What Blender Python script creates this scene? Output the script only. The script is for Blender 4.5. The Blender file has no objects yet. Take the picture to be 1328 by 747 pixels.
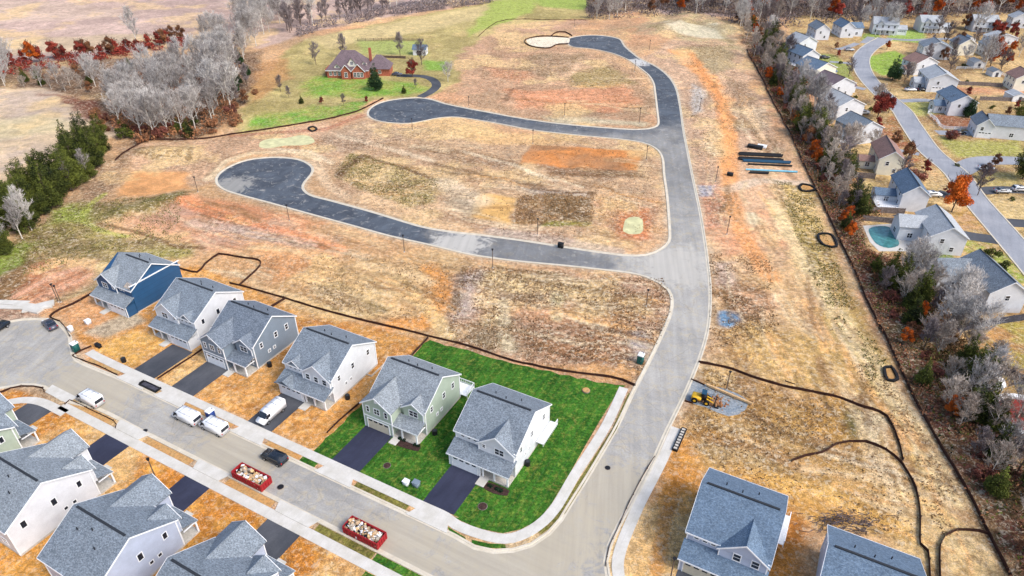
import bpy, bmesh, math, random
import numpy as np
from mathutils import Vector, Matrix
from mathutils.geometry import tessellate_polygon
random.seed(7); RNG = np.random.RandomState(7)
SC = bpy.context.scene
COL = SC.collection
R = math.radians
# ------------------------------------------------------------------ camera data (a drone 88 m up, looking north and down)
CF, CTH, CH = 885.0, R(33.1), 88.2
def G(u, v, z=0.0):
    """a point on the ground (or at height z) seen from the drone"""
    dx, dy = (u-664)/CF, (v-373.5)/CF
    D = (dx, math.cos(CTH)-dy*math.sin(CTH), -math.sin(CTH)-dy*math.cos(CTH))
    t = (z-CH)/D[2]
    return Vector((D[0]*t, D[1]*t, z))
def GL(pts): return [G(*p).xy for p in pts]
HA = R(-28.0)
SA = Vector((math.cos(HA), math.sin(HA))); SB = Vector((-math.sin(HA), math.cos(HA)))
def W(s, t):      # street frame: s along the street, t across it
    return SA*s + SB*t
def lin(c):
    c = c/255.0
    return c/12.92 if c <= 0.04045 else ((c+0.055)/1.055)**2.4
def rgb(r, g, b): return (lin(r), lin(g), lin(b), 1.0)
# ------------------------------------------------------------------ object helpers
def link(name, me, parent=None, mat=None):
    o = bpy.data.objects.new(name, me); COL.objects.link(o)
    if parent is not None: o.parent = parent
    if mat is not None and me is not None: me.materials.append(mat)
    return o
def tag(o, label=None, cat=None, group=None, kind=None):
    if label: o['label'] = label
    if cat: o['category'] = cat
    if group: o['group'] = group
    if kind: o['kind'] = kind
    return o
def thing(name, label, cat, loc=(0, 0, 0), rz=0, group=None):
    o = bpy.data.objects.new(name, None); COL.objects.link(o)
    o.location = loc; o.rotation_euler = (0, 0, rz); o.empty_display_size = .5
    return tag(o, label, cat, group)
class MB:
    def __init__(s): s.v = []; s.f = []; s.sm = False
    def add(s, vs, fs):
        n = len(s.v); s.v += [tuple(p) for p in vs]; s.f += [tuple(n+i for i in f) for f in fs]; return s
    def box(s, x0, y0, z0, x1, y1, z1):
        return s.add([(x0,y0,z0),(x1,y0,z0),(x1,y1,z0),(x0,y1,z0),(x0,y0,z1),(x1,y0,z1),(x1,y1,z1),(x0,y1,z1)],
                     [(0,3,2,1),(4,5,6,7),(0,1,5,4),(1,2,6,5),(2,3,7,6),(3,0,4,7)])
    def slab(s, pts, th):
        """polygon given by its top corners, thickened downwards"""
        n = len(pts); top = [Vector(p) for p in pts]; bot = [p-Vector((0, 0, th)) for p in top]
        return s.add(top+bot, [tuple(range(n)), tuple(range(2*n-1, n-1, -1))]+[(i, n+i, n+(i+1) % n, (i+1) % n) for i in range(n)])
    def prism(s, poly, axis, a, b):
        """2D outline extruded along x ('x': outline is y,z) or y ('y': outline is x,z)"""
        n = len(poly)
        if axis == 'x': v = [(a, p, q) for p, q in poly]+[(b, p, q) for p, q in poly]
        elif axis == 'y': v = [(p, a, q) for p, q in poly]+[(p, b, q) for p, q in poly]
        else: v = [(p, q, a) for p, q in poly]+[(p, q, b) for p, q in poly]
        return s.add(v, [tuple(range(n)), tuple(range(2*n-1, n-1, -1))]+[(i, n+i, n+(i+1) % n, (i+1) % n) for i in range(n)])
    def tube(s, a, b, r0, r1, n=6, cap=True):
        a = Vector(a); b = Vector(b); d = (b-a)
        if d.length < 1e-6: return s
        d.normalize(); u = d.orthogonal().normalized(); w = d.cross(u)
        vs = []
        for c, r in ((a, r0), (b, r1)):
            for k in range(n):
                q = 2*math.pi*k/n; vs.append(c+u*math.cos(q)*r+w*math.sin(q)*r)
        fs = [(k, (k+1) % n, n+(k+1) % n, n+k) for k in range(n)]
        if cap: fs += [tuple(range(n-1, -1, -1)), tuple(range(n, 2*n))]
        return s.add(vs, fs)
    def build(s, name, mat, parent=None, mir=None, smooth=False):
        v = s.v; f = s.f
        if mir is not None: v = [(mir-p[0], p[1], p[2]) for p in v]; f = [tuple(reversed(q)) for q in f]
        me = bpy.data.meshes.new(name); me.from_pydata([tuple(p) for p in v], [], f); me.update()
        if smooth: me.polygons.foreach_set('use_smooth', [True]*len(me.polygons))
        return link(name, me, parent, mat)
def recalc(o):
    bm = bmesh.new(); bm.from_mesh(o.data); bmesh.ops.recalc_face_normals(bm, faces=bm.faces); bm.to_mesh(o.data); bm.free(); return o
def bevel(o, w, seg=2):
    bm = bmesh.new(); bm.from_mesh(o.data); bmesh.ops.remove_doubles(bm, verts=bm.verts, dist=1e-4)
    bmesh.ops.recalc_face_normals(bm, faces=bm.faces)
    bmesh.ops.bevel(bm, geom=list(bm.edges), offset=w, segments=seg, affect='EDGES', clamp_overlap=True)
    bm.to_mesh(o.data); bm.free()
    o.data.polygons.foreach_set('use_smooth', [True]*len(o.data.polygons)); return o
def children(o): return [c for c in ALLKIDS.get(o.name, [])]
def copy_tree(o, parent=None):
    c = o.copy(); COL.objects.link(c); c.parent = parent
    for ch in list(o.children): copy_tree(ch, c)
    return c
def smooth_line(pts, step=1.5, closed=False):
    P = [Vector(p) for p in pts]; n = len(P); out = []
    rng = range(n if closed else n-1)
    for i in rng:
        p1 = P[i]; p2 = P[(i+1) % n]
        p0 = P[i-1] if (i > 0 or closed) else p1*2-p2
        p3 = P[(i+2) % n] if (i+2 < n or closed) else p2*2-p1
        L = (p2-p1).length; k = max(1, int(L/step))
        for j in range(k):
            t = j/k
            # centripetal-like Catmull-Rom with limited tangents
            m1 = (p2-p0)*.5; m2 = (p3-p1)*.5
            for m in (m1, m2):
                if m.length > L: m *= L/m.length
            t2, t3 = t*t, t*t*t
            out.append(p1*(2*t3-3*t2+1)+m1*(t3-2*t2+t)+p2*(-2*t3+3*t2)+m2*(t3-t2))
    if not closed: out.append(P[-1].copy())
    return out
def sheet(name, pts, z, mat, parent=None, th=0):
    pts = [Vector((p[0], p[1], 0)) for p in pts]
    tris = tessellate_polygon([pts])
    me = bpy.data.meshes.new(name)
    v = [(p.x, p.y, z) for p in pts]; f = [tuple(t) for t in tris]
    if th:
        n = len(pts); v += [(p.x, p.y, z-th) for p in pts]; f += [(i, (i+1) % n, n+(i+1) % n, n+i) for i in range(n)]
    me.from_pydata(v, [], f); me.update()
    # make the faces look up
    bm = bmesh.new(); bm.from_mesh(me)
    for q in bm.faces:
        if abs(q.normal.z) > .5 and q.normal.z < 0: q.normal_flip()
    bm.to_mesh(me); bm.free()
    return link(name, me, parent, mat)
def ribbon(name, pts, prof, mat, parent=None, closed=False, zf=None):
    """sweep a cross-section [(offset to the left, z)] along a ground polyline"""
    P = [Vector(p[:2]) for p in pts]; n = len(P); m = len(prof); v = []; f = []
    for i in range(n):
        a = P[i-1] if (i > 0 or closed) else P[i]; b = P[(i+1) % n] if (i < n-1 or closed) else P[i]
        d = (b-a); d = d.normalized() if d.length > 1e-9 else Vector((1, 0)); nn = Vector((-d.y, d.x))
        h = zf(P[i].x, P[i].y) if zf else 0
        for o, z in prof:
            q = P[i]+nn*o; v.append((q.x, q.y, z+h))
    for i in range(n if closed else n-1):
        j = (i+1) % n
        for k in range(m-1): f.append((i*m+k, j*m+k, j*m+k+1, i*m+k+1))
    if not closed and m > 2: f += [tuple(range(m)), tuple(range(n*m-1, n*m-m-1, -1))]
    me = bpy.data.meshes.new(name); me.from_pydata(v, [], f); me.update()
    return recalc(link(name, me, parent, mat))
# ------------------------------------------------------------------ materials
def newmat(name):
    m = bpy.data.materials.new(name); m.use_nodes = True; nt = m.node_tree
    b = nt.nodes['Principled BSDF']; return m, nt, b
def N(nt, t, **kw):
    n = nt.nodes.new(t)
    for k, v in kw.items():
        if k.startswith('i_'):
            key = k[2:]; key = int(key) if key.isdigit() else key.replace('_', ' ')
            n.inputs[key].default_value = v
        else: setattr(n, k, v)
    return n
def noise(nt, vec, scale, detail=5, rough=.6, dist=0):
    n = N(nt, 'ShaderNodeTexNoise'); n.inputs['Scale'].default_value = scale; n.inputs['Detail'].default_value = detail
    n.inputs['Roughness'].default_value = rough; n.inputs['Distortion'].default_value = dist
    if vec is not None: nt.links.new(vec, n.inputs['Vector'])
    return n.outputs['Fac']
def ramp(nt, fac, stops):
    r = N(nt, 'ShaderNodeValToRGB'); e = r.color_ramp.elements
    while len(e) < len(stops): e.new(.5)
    for k, (p, c) in enumerate(stops):
        e[k].position = p; e[k].color = c if len(c) == 4 else (*c, 1)
    nt.links.new(fac, r.inputs['Fac']); return r.outputs['Color']
def gr(v): return (v, v, v, 1)
def mix(nt, a, b, fac, mode='MIX'):
    m = N(nt, 'ShaderNodeMix', data_type='RGBA', blend_type=mode)
    for k, x in ((6, a), (7, b), (0, fac)):
        if hasattr(x, 'is_linked') or hasattr(x, 'links'): nt.links.new(x, m.inputs[k])
        else: m.inputs[k].default_value = x
    return m.outputs[2]
def math_(nt, op, a, b=0.0, c=None):
    m = N(nt, 'ShaderNodeMath', operation=op)
    for k, x in enumerate((a, b) if c is None else (a, b, c)):
        if hasattr(x, 'links'): nt.links.new(x, m.inputs[k])
        else: m.inputs[k].default_value = x
    return m.outputs[0]
def bump(nt, b, h, strength, dist):
    n = N(nt, 'ShaderNodeBump'); n.inputs['Strength'].default_value = strength; n.inputs['Distance'].default_value = dist
    nt.links.new(h, n.inputs['Height']); nt.links.new(n.outputs[0], b.inputs['Normal'])
def along(nt, vec, ang, k):
    """coordinates stretched along the direction ang, for streaks"""
    m = N(nt, 'ShaderNodeMapping', vector_type='TEXTURE'); nt.links.new(vec, m.inputs[0]); m.inputs['Rotation'].default_value = (0, 0, ang); m.inputs['Scale'].default_value = (1/k, 1, 1)
    return m.outputs[0]
def pos(nt): return N(nt, 'ShaderNodeNewGeometry').outputs['Position']
def plain(name, col, rough=.6, var=.12, vs=3.0, metal=0, spec=.3, bmp=0):
    m, nt, b = newmat(name); p = N(nt, 'ShaderNodeTexCoord').outputs['Object']
    f = noise(nt, p, vs, 4)
    c = mix(nt, col, ramp(nt, f, [(.3, gr(1-var*2)), (.7, gr(1+var*2 if var < .4 else 1.5))]), 1.0, 'MULTIPLY')
    nt.links.new(c, b.inputs['Base Color']); b.inputs['Roughness'].default_value = rough; b.inputs['Metallic'].default_value = metal
    b.inputs['Specular IOR Level'].default_value = spec
    if bmp: bump(nt, b, f, bmp, .05)
    return m
def siding(name, col, period=.16, vert=False):
    m, nt, b = newmat(name); p = pos(nt)
    sx = N(nt, 'ShaderNodeSeparateXYZ'); nt.links.new(N(nt, 'ShaderNodeTexCoord').outputs['Object'], sx.inputs[0])
    if vert: h = math_(nt, 'FRACT', math_(nt, 'DIVIDE', math_(nt, 'ADD', sx.outputs[0], sx.outputs[1]), .4)); h = math_(nt, 'LESS_THAN', h, .14)
    else: h = math_(nt, 'FRACT', math_(nt, 'DIVIDE', sx.outputs[2], period))
    f = noise(nt, p, .6, 4); g = noise(nt, p, 5, 3)
    c = mix(nt, col, ramp(nt, f, [(.3, gr(.88)), (.7, gr(1.04))]), 1, 'MULTIPLY')
    c = mix(nt, c, ramp(nt, g, [(.3, gr(.95)), (.7, gr(1.03))]), 1, 'MULTIPLY')
    if not vert: c = mix(nt, c, ramp(nt, h, [(.0, gr(.78)), (.18, gr(1))]), 1, 'MULTIPLY')
    nt.links.new(c, b.inputs['Base Color']); b.inputs['Roughness'].default_value = .55
    bump(nt, b, h, .5, .02); return m
def shingle(name, col, col2):
    m, nt, b = newmat(name); tc = N(nt, 'ShaderNodeTexCoord').outputs['Object']
    mp = N(nt, 'ShaderNodeMapping'); nt.links.new(tc, mp.inputs[0]); mp.inputs['Scale'].default_value = (3.0, 6.5, 6.5)
    v = N(nt, 'ShaderNodeTexVoronoi'); v.inputs['Scale'].default_value = 1.35; nt.links.new(mp.outputs[0], v.inputs['Vector'])
    f = noise(nt, tc, .5, 5); g = noise(nt, tc, 4.5, 5, .75)
    c = mix(nt, col, col2, ramp(nt, v.outputs['Color'], [(.15, gr(0)), (.85, gr(1))]))
    c = mix(nt, c, ramp(nt, f, [(.35, gr(.88)), (.65, gr(1.08))]), 1, 'MULTIPLY')
    c = mix(nt, c, ramp(nt, g, [(.4, gr(.76)), (.6, gr(1.2))]), 1, 'MULTIPLY')
    nt.links.new(c, b.inputs['Base Color']); b.inputs['Roughness'].default_value = .8
    bump(nt, b, g, .6, .05); return m
M = {}
M['shingle'] = shingle('grey_shingle', rgb(94, 104, 114), rgb(132, 142, 152))
M['shingle_blue'] = shingle('blue_grey_shingle', rgb(76, 96, 118), rgb(106, 126, 146))
M['shingle_mid'] = shingle('mid_grey_shingle', rgb(106, 114, 122), rgb(146, 154, 160))
M['shingle_dark'] = shingle('dark_grey_shingle', rgb(84, 94, 106), rgb(120, 130, 142))
M['shingle_light'] = shingle('pale_grey_shingle', rgb(150, 155, 160), rgb(176, 180, 184))
M['shingle_brown'] = shingle('brown_shingle', rgb(120, 92, 84), rgb(150, 118, 108))
M['shingle_plum'] = shingle('plum_shingle', rgb(92, 78, 84), rgb(118, 102, 108))
M['white'] = siding('white_siding', rgb(216, 219, 224))
M['cream'] = siding('cream_siding', rgb(232, 228, 210))
M['sage'] = siding('sage_siding', rgb(170, 184, 168))
M['slate'] = siding('slate_blue_siding', rgb(122, 136, 150))
M['lilac'] = siding('lilac_grey_siding', rgb(178, 188, 208))
M['navy'] = siding('blue_sheathing', rgb(32, 78, 118), 1.2)
M['sage_v'] = siding('sage_board_and_batten', rgb(160, 176, 160), vert=True)
M['slate_v'] = siding('slate_board_and_batten', rgb(112, 126, 142), vert=True)
M['white_v'] = siding('white_board_and_batten', rgb(236, 238, 240), vert=True)
M['lilac_v'] = siding('lilac_board_and_batten', rgb(170, 180, 200), vert=True)
M['trim'] = plain('white_trim', rgb(228, 230, 232), .5, .05)
M['garage'] = plain('garage_door_paint', rgb(232, 234, 236), .5, .04)
M['garage_tan'] = plain('tan_garage_door', rgb(205, 195, 172), .5, .04)
M['dark'] = plain('dark_metal', rgb(28, 28, 32), .5, .1)
M['vent'] = plain('ridge_vent_black', rgb(44, 48, 54), .8, .1)
M['wood'] = plain('bare_lumber', rgb(206, 170, 124), .8, .2)
M['wrap'] = plain('white_house_wrap', rgb(232, 234, 238), .6, .06)
M['fabric'] = plain('silt_fabric', rgb(58, 34, 27), .9, .25)
M['black'] = plain('black_plastic', rgb(24, 25, 28), .6, .2)
M['found'] = plain('foundation_concrete', rgb(186, 180, 170), .85, .1)
M['stone'] = plain('stacked_stone', rgb(176, 164, 148), .85, .3, 6, bmp=.5)
M['mulch'] = plain('dark_mulch', rgb(62, 44, 40), .95, .35, 5, bmp=.6)
M['brick'] = plain('red_brick', rgb(160, 92, 72), .85, .2, 2.0)
M['tire'] = plain('tyre_rubber', rgb(24, 24, 25), .85, .1)
M['chrome'] = plain('bright_metal', rgb(190, 192, 196), .3, .05, metal=.8)
M['carwhite'] = plain('white_car_paint', rgb(240, 242, 245), .25, .03, spec=.6)
M['carblack'] = plain('black_car_paint', rgb(26, 34, 44), .25, .1, spec=.6)
M['cargrey'] = plain('grey_car_paint', rgb(84, 84, 98), .3, .1, spec=.6)
M['carsilver'] = plain('silver_car_paint', rgb(178, 182, 186), .3, .05, spec=.6)
M['red'] = plain('red_dumpster_paint', rgb(150, 34, 40), .55, .12, 2)
M['lamp'] = plain('headlamp_glass', rgb(225, 228, 230), .15, .03, spec=.7)
M['tail'] = plain('tail_lamp', rgb(170, 30, 26), .2, .05)
M['blue'] = plain('blue_plastic', rgb(34, 62, 128), .5, .1)
M['green'] = plain('green_plastic', rgb(22, 84, 80), .5, .1)
M['yellow'] = plain('yellow_machine_paint', rgb(228, 178, 44), .45, .15)
M['glass'] = plain('window_glass', rgb(34, 40, 50), .12, .15, spec=.6)
M['pipe'] = plain('blue_grey_pipe', rgb(30, 70, 96), .5, .1)
M['water'] = plain('pool_water', rgb(66, 124, 124), .12, .2, .8, spec=.6)
M['puddle'] = plain('milky_pond_water', rgb(196, 192, 146), .5, .12, .4, spec=.25)
M['fencewood'] = plain('weathered_fence_wood', rgb(118, 108, 104), .9, .25, 2)
M['fencedark'] = plain('dark_fence_wood', rgb(66, 66, 76), .9, .25, 2)
M['bark'] = plain('grey_bark', rgb(206, 200, 190), .95, .25, 1.5)
M['barkd'] = plain('brown_bark', rgb(96, 82, 72), .95, .25, 1.5)
M['rubbish'] = plain('mixed_rubbish', rgb(176, 150, 120), .8, .35, 2)
M['gravelpale'] = plain('pale_gravel', rgb(216, 204, 180), .95, .2, 1.2, bmp=.5)
def foliage(name, c1, c2, rough=.8, spread=.9):
    m, nt, b = newmat(name)
    at = N(nt, 'ShaderNodeAttribute', attribute_name='Var')
    oi = N(nt, 'ShaderNodeObjectInfo')
    k = math_(nt, 'ADD', at.outputs['Fac'], math_(nt, 'MULTIPLY', math_(nt, 'SUBTRACT', oi.outputs['Random'], .5), .5))
    c = ramp(nt, k, [(.05, c1), (.95, c2)])
    nt.links.new(c, b.inputs['Base Color']); b.inputs['Roughness'].default_value = rough
    b.inputs['Specular IOR Level'].default_value = .2
    return m
M['twig'] = foliage('grey_twigs', rgb(112, 102, 98), rgb(222, 218, 214))
M['twigpink'] = foliage('pinkish_twigs', rgb(126, 110, 98), rgb(212, 200, 188))
M['twigdark'] = foliage('dark_twigs', rgb(84, 72, 70), rgb(150, 140, 142))
M['needle'] = foliage('evergreen_needles', rgb(20, 32, 16), rgb(104, 112, 46))
M['needled'] = foliage('dark_evergreen_needles', rgb(22, 42, 26), rgb(60, 86, 50))
M['orange'] = foliage('orange_leaves', rgb(150, 62, 24), rgb(226, 118, 42))
M['redleaf'] = foliage('red_leaves', rgb(104, 40, 36), rgb(184, 82, 66))
M['maroon'] = foliage('maroon_litter', rgb(84, 48, 42), rgb(150, 92, 78))
M['brownleaf'] = foliage('brown_leaves', rgb(96, 62, 46), rgb(170, 120, 84))
def asphalt(name, c1, c2, crack=.0):
    m, nt, b = newmat(name); p = pos(nt)
    f = noise(nt, p, .12, 6, .6, .6); g = noise(nt, p, 3.5, 6, .75)
    s = noise(nt, along(nt, p, HA+math.pi/2, .06), 1.1, 4)
    c = mix(nt, c1, c2, ramp(nt, f, [(.32, gr(0)), (.68, gr(1))]))
    c = mix(nt, c, ramp(nt, g, [(.3, gr(.84)), (.7, gr(1.12))]), 1, 'MULTIPLY')
    c = mix(nt, c, ramp(nt, s, [(.3, gr(.9)), (.7, gr(1.08))]), 1, 'MULTIPLY')
    nt.links.new(c, b.inputs['Base Color']); b.inputs['Roughness'].default_value = .85
    bump(nt, b, g, .3, .02); return m
M['drive'] = asphalt('driveway_asphalt', rgb(52, 56, 64), rgb(84, 86, 92))
M['drivenew'] = asphalt('fresh_driveway_asphalt', rgb(28, 32, 54), rgb(52, 56, 78))
M['oldroad'] = asphalt('old_road_asphalt', rgb(132, 136, 144), rgb(156, 158, 164))
def concrete(name, c1, c2):
    m, nt, b = newmat(name); p = pos(nt)
    mp = N(nt, 'ShaderNodeMapping'); nt.links.new(p, mp.inputs[0]); mp.inputs['Rotation'].default_value = (0, 0, -HA)
    sx = N(nt, 'ShaderNodeSeparateXYZ'); nt.links.new(mp.outputs[0], sx.inputs[0])
    j = math_(nt, 'LESS_THAN', math_(nt, 'FRACT', math_(nt, 'DIVIDE', sx.outputs[0], 1.6)), .035)
    f = noise(nt, p, .5, 5); g = noise(nt, p, 6, 4)
    c = mix(nt, c1, c2, ramp(nt, f, [(.3, gr(0)), (.7, gr(1))]))
    c = mix(nt, c, ramp(nt, g, [(.3, gr(.92)), (.7, gr(1.05))]), 1, 'MULTIPLY')
    c = mix(nt, c, gr(.42), math_(nt, 'MULTIPLY', j, .5))
    nt.links.new(c, b.inputs['Base Color']); b.inputs['Roughness'].default_value = .85; return m
M['walk'] = concrete('sidewalk_concrete', rgb(186, 182, 172), rgb(206, 203, 197))
M['kerb'] = concrete('kerb_concrete', rgb(188, 178, 158), rgb(208, 200, 184))
def grassmat(name, c1, c2, c3):
    m, nt, b = newmat(name); p = pos(nt)
    f = noise(nt, p, .22, 6, .65, .5); g = noise(nt, p, 2.2, 6, .8); h = noise(nt, p, .9, 5, .7)
    c = mix(nt, c1, c2, ramp(nt, f, [(.35, gr(0)), (.65, gr(1))]))
    c = mix(nt, c, c3, ramp(nt, h, [(.5, gr(0)), (.66, gr(.75))]))
    c = mix(nt, c, ramp(nt, noise(nt, along(nt, p, HA+math.pi/2, .05), 1.0, 3), [(.42, gr(.84)), (.58, gr(1.16))]), 1, 'MULTIPLY')
    sd_ = N(nt, 'ShaderNodeSeparateXYZ'); nt.links.new(along(nt, p, HA, 1.0), sd_.inputs[0]); se = math_(nt, 'LESS_THAN', math_(nt, 'FRACT', math_(nt, 'DIVIDE', sd_.outputs[0], 1.25)), .07); c = mix(nt, c, gr(.12), math_(nt, 'MULTIPLY', se, .16))
    c = mix(nt, c, rgb(128, 116, 60), ramp(nt, noise(nt, p, .35, 7, .8, 1), [(.56, gr(0)), (.68, gr(.7))]))
    c = mix(nt, c, ramp(nt, g, [(.4, gr(.55)), (.6, gr(1.4))]), 1, 'MULTIPLY')
    nt.links.new(c, b.inputs['Base Color']); b.inputs['Roughness'].default_value = .95
    b.inputs['Specular IOR Level'].default_value = .1
    bump(nt, b, g, .8, .12); return m
M['lawn'] = grassmat('fresh_turf', rgb(36, 80, 24), rgb(64, 110, 36), rgb(116, 130, 54))
M['verge'] = grassmat('olive_verge', rgb(92, 92, 44), rgb(124, 118, 60), rgb(140, 120, 80))
def dirtmat(name, a, b_, c_):
    m, nt, b = newmat(name); p = pos(nt)
    f = noise(nt, p, .3, 6, .65, .6); g = noise(nt, p, 2.4, 6, .8)
    c = mix(nt, a, b_, ramp(nt, f, [(.35, gr(0)), (.65, gr(1))]))
    c = mix(nt, c, c_, ramp(nt, g, [(.55, gr(0)), (.75, gr(.7))]))
    c = mix(nt, c, ramp(nt, g, [(.4, gr(.68)), (.6, gr(1.25))]), 1, 'MULTIPLY')
    nt.links.new(c, b.inputs['Base Color']); b.inputs['Roughness'].default_value = .95
    bump(nt, b, g, .6, .1); return m
M['strip'] = dirtmat('orange_verge_dirt', rgb(190, 136, 74), rgb(180, 148, 100), rgb(130, 90, 56))
M['gravelblue'] = dirtmat('blue_grey_gravel', rgb(112, 128, 142), rgb(148, 152, 154), rgb(176, 160, 140))
# ------------------------------------------------------------------ ground sheet
def vnoise(x, y, scale, seed, oct=4, gain=.55):
    """value-noise fbm on arrays, 0..1"""
    out = np.zeros_like(x); amp = 1; tot = 0; rs = np.random.RandomState(seed)
    T = rs.rand(256, 256)
    for o in range(oct):
        X = x/scale*(2**o)+37.3*o+500; Y = y/scale*(2**o)+11.7*o+500
        xi = np.floor(X).astype(int); yi = np.floor(Y).astype(int); fx = X-xi; fy = Y-yi
        fx = fx*fx*(3-2*fx); fy = fy*fy*(3-2*fy)
        a = T[xi & 255, yi & 255]; b = T[(xi+1) & 255, yi & 255]; c = T[xi & 255, (yi+1) & 255]; d = T[(xi+1) & 255, (yi+1) & 255]
        out += amp*((a*(1-fx)+b*fx)*(1-fy)+(c*(1-fx)+d*fx)*fy); tot += amp; amp *= gain
    return out/tot
def sdist(x, y, poly):
    """signed distance to a closed polygon, negative inside"""
    P = [(float(p[0]), float(p[1])) for p in poly]; d = np.full(x.shape, 1e9); ins = np.zeros(x.shape, bool)
    for i in range(len(P)):
        ax, ay = P[i]; bx, by = P[(i+1) % len(P)]
        ex, ey = bx-ax, by-ay; L = ex*ex+ey*ey+1e-12
        t = np.clip(((x-ax)*ex+(y-ay)*ey)/L, 0, 1)
        d = np.minimum(d, (x-ax-t*ex)**2+(y-ay-t*ey)**2)
        c = ((ay > y) != (by > y))
        with np.errstate(divide='ignore', invalid='ignore'):
            xx = (bx-ax)*(y-ay)/(by-ay)+ax
        ins ^= c & (x < xx)
    return np.where(ins, -1, 1)*np.sqrt(d)
def linedist(x, y, pts):
    d = np.full(x.shape, 1e9); P = [(float(p[0]), float(p[1])) for p in pts]
    for i in range(len(P)-1):
        ax, ay = P[i]; bx, by = P[i+1]; ex, ey = bx-ax, by-ay; L = ex*ex+ey*ey+1e-12
        t = np.clip(((x-ax)*ex+(y-ay)*ey)/L, 0, 1); d = np.minimum(d, (x-ax-t*ex)**2+(y-ay-t*ey)**2)
    return np.sqrt(d)
NR, NC = 760, 860
Y0, YK = 22.0, .0043
ys = np.array([Y0*math.exp(YK*i) for i in range(NR)])           # to about 575 m
far = ys[-1]*np.exp(np.linspace(.03, 2.4, 40)); ys = np.concatenate([[-60, -20, 5], ys, far]); NRR = len(ys)
us = np.linspace(-1, 1, NC)
XX = us[None, :]*(np.maximum(ys, 20)[:, None]*.86+45); YY = np.repeat(ys[:, None], NC, 1)
X = XX.ravel(); Y = YY.ravel()
WX = (vnoise(X, Y, 9, 1)-.5); WY = (vnoise(X, Y, 9, 2)-.5); WX2 = (vnoise(X, Y, 2.2, 3, 3)-.5)
C = np.zeros((len(X), 3)); TX = np.full(len(X), .5)
def c3(t): return np.array([lin(t[0]), lin(t[1]), lin(t[2])])
def paint(poly, col, soft=2.0, warp=6.0, op=1.0, tex=None, world=False, line=None, col2=None, sc=6):
    """lay one soil or grass colour over an area of the ground"""
    p = poly if world else [tuple(q) for q in GL(poly)]
    px = [q[0] for q in p]; py = [q[1] for q in p]; m = (line or 0)+soft*2+warp+2
    sel = np.nonzero((X > min(px)-m) & (X < max(px)+m) & (Y > min(py)-m) & (Y < max(py)+m))[0]
    if len(sel) == 0: return
    x = X[sel]+WX[sel]*warp*2; y = Y[sel]+WY[sel]*warp*2
    d = (linedist(x, y, p)-line) if line else sdist(x, y, p)
    a = np.clip(.5-d/(soft*2+1e-6), 0, 1); a = a*a*(3-2*a)*op
    cc = c3(col)[None, :]
    if col2 is not None:
        k = np.clip((vnoise(X[sel], Y[sel], sc, int(abs(px[0]*7+py[0]))+len(p), 5, .65)-.5)*4.5+.5, 0, 1)[:, None]
        cc = cc*(1-k)+c3(col2)[None, :]*k
    C[sel] = C[sel]*(1-a[:, None])+cc*a[:, None]
    if tex is not None: TX[sel] = TX[sel]*(1-a)+tex*a
# base soil: several natural tones drifting into one another
n1 = vnoise(X, Y, 60, 11, 5)[:, None]; n2 = vnoise(X, Y, 14, 12, 5, .65)[:, None]; n3 = vnoise(X*.5+Y*.86, Y*.5-X*.86, 30, 13, 4)[:, None]
k1 = np.clip((n1-.38)*4, 0, 1); k2 = np.clip((n2-.4)*4, 0, 1); k3 = np.clip((n3-.5)*5, 0, 1)
C[:] = c3((204, 164, 122))*(1-k1)+c3((208, 158, 118))*k1
C[:] = C*(1-k2*.6)+c3((188, 158, 126))*k2*.6
C[:] = C*(1-k3*.4)+c3((214, 168, 112))*k3*.4
P_ = paint
TAN = (212, 178, 134); PINK = (214, 170, 138); OR = (214, 146, 88); OR2 = (222, 162, 100); GRAYP = (180, 160, 144); OLIVE = (142, 126, 70); BRN = (130, 100, 70)
S_ = []
# far fields
P_([(-400, -60), (1400, -60), (1400, 20), (900, 22), (640, 2), (560, 14), (430, 36), (340, 62), (250, 52), (100, 78), (-200, 110)], (198, 172, 160), 3, 4, 1, .2, col2=(176, 152, 142), sc=26)
P_([(-100, 0), (80, 2), (190, 20), (60, 28), (-100, 30)], (204, 180, 162), 6, 6, .7, .1)
P_([(-100, 55), (150, 46), (330, 44), (330, 56), (120, 66), (-100, 78)], (206, 184, 150), 4, 3, .7, .1)
P_([(-200, 96), (230, 72), (340, 66), (330, 130), (180, 190), (100, 150), (60, 120), (-200, 140)], (140, 112, 88), 3, 6, 1, .7, col2=(100, 74, 56))
P_([(140, 150), (160, 110), (260, 70), (310, 60), (318, 100), (306, 156), (250, 182), (180, 186)], (84, 62, 48), 2.5, 4, .9, .8)
P_([(-300, 112), (62, 116), (96, 130), (112, 152), (152, 172), (100, 205), (30, 240), (-10, 330), (-300, 460)], (212, 188, 156), 2.5, 4, 1, .18, col2=(196, 176, 158), sc=20)
P_([(-60, 160), (60, 150), (110, 165), (60, 176), (-60, 185)], (210, 196, 150), 5, 5, .6)
P_([(50, 124), (130, 128), (150, 165), (110, 155), (92, 136)], (128, 78, 62), 2, 4, .9, .7)
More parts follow.
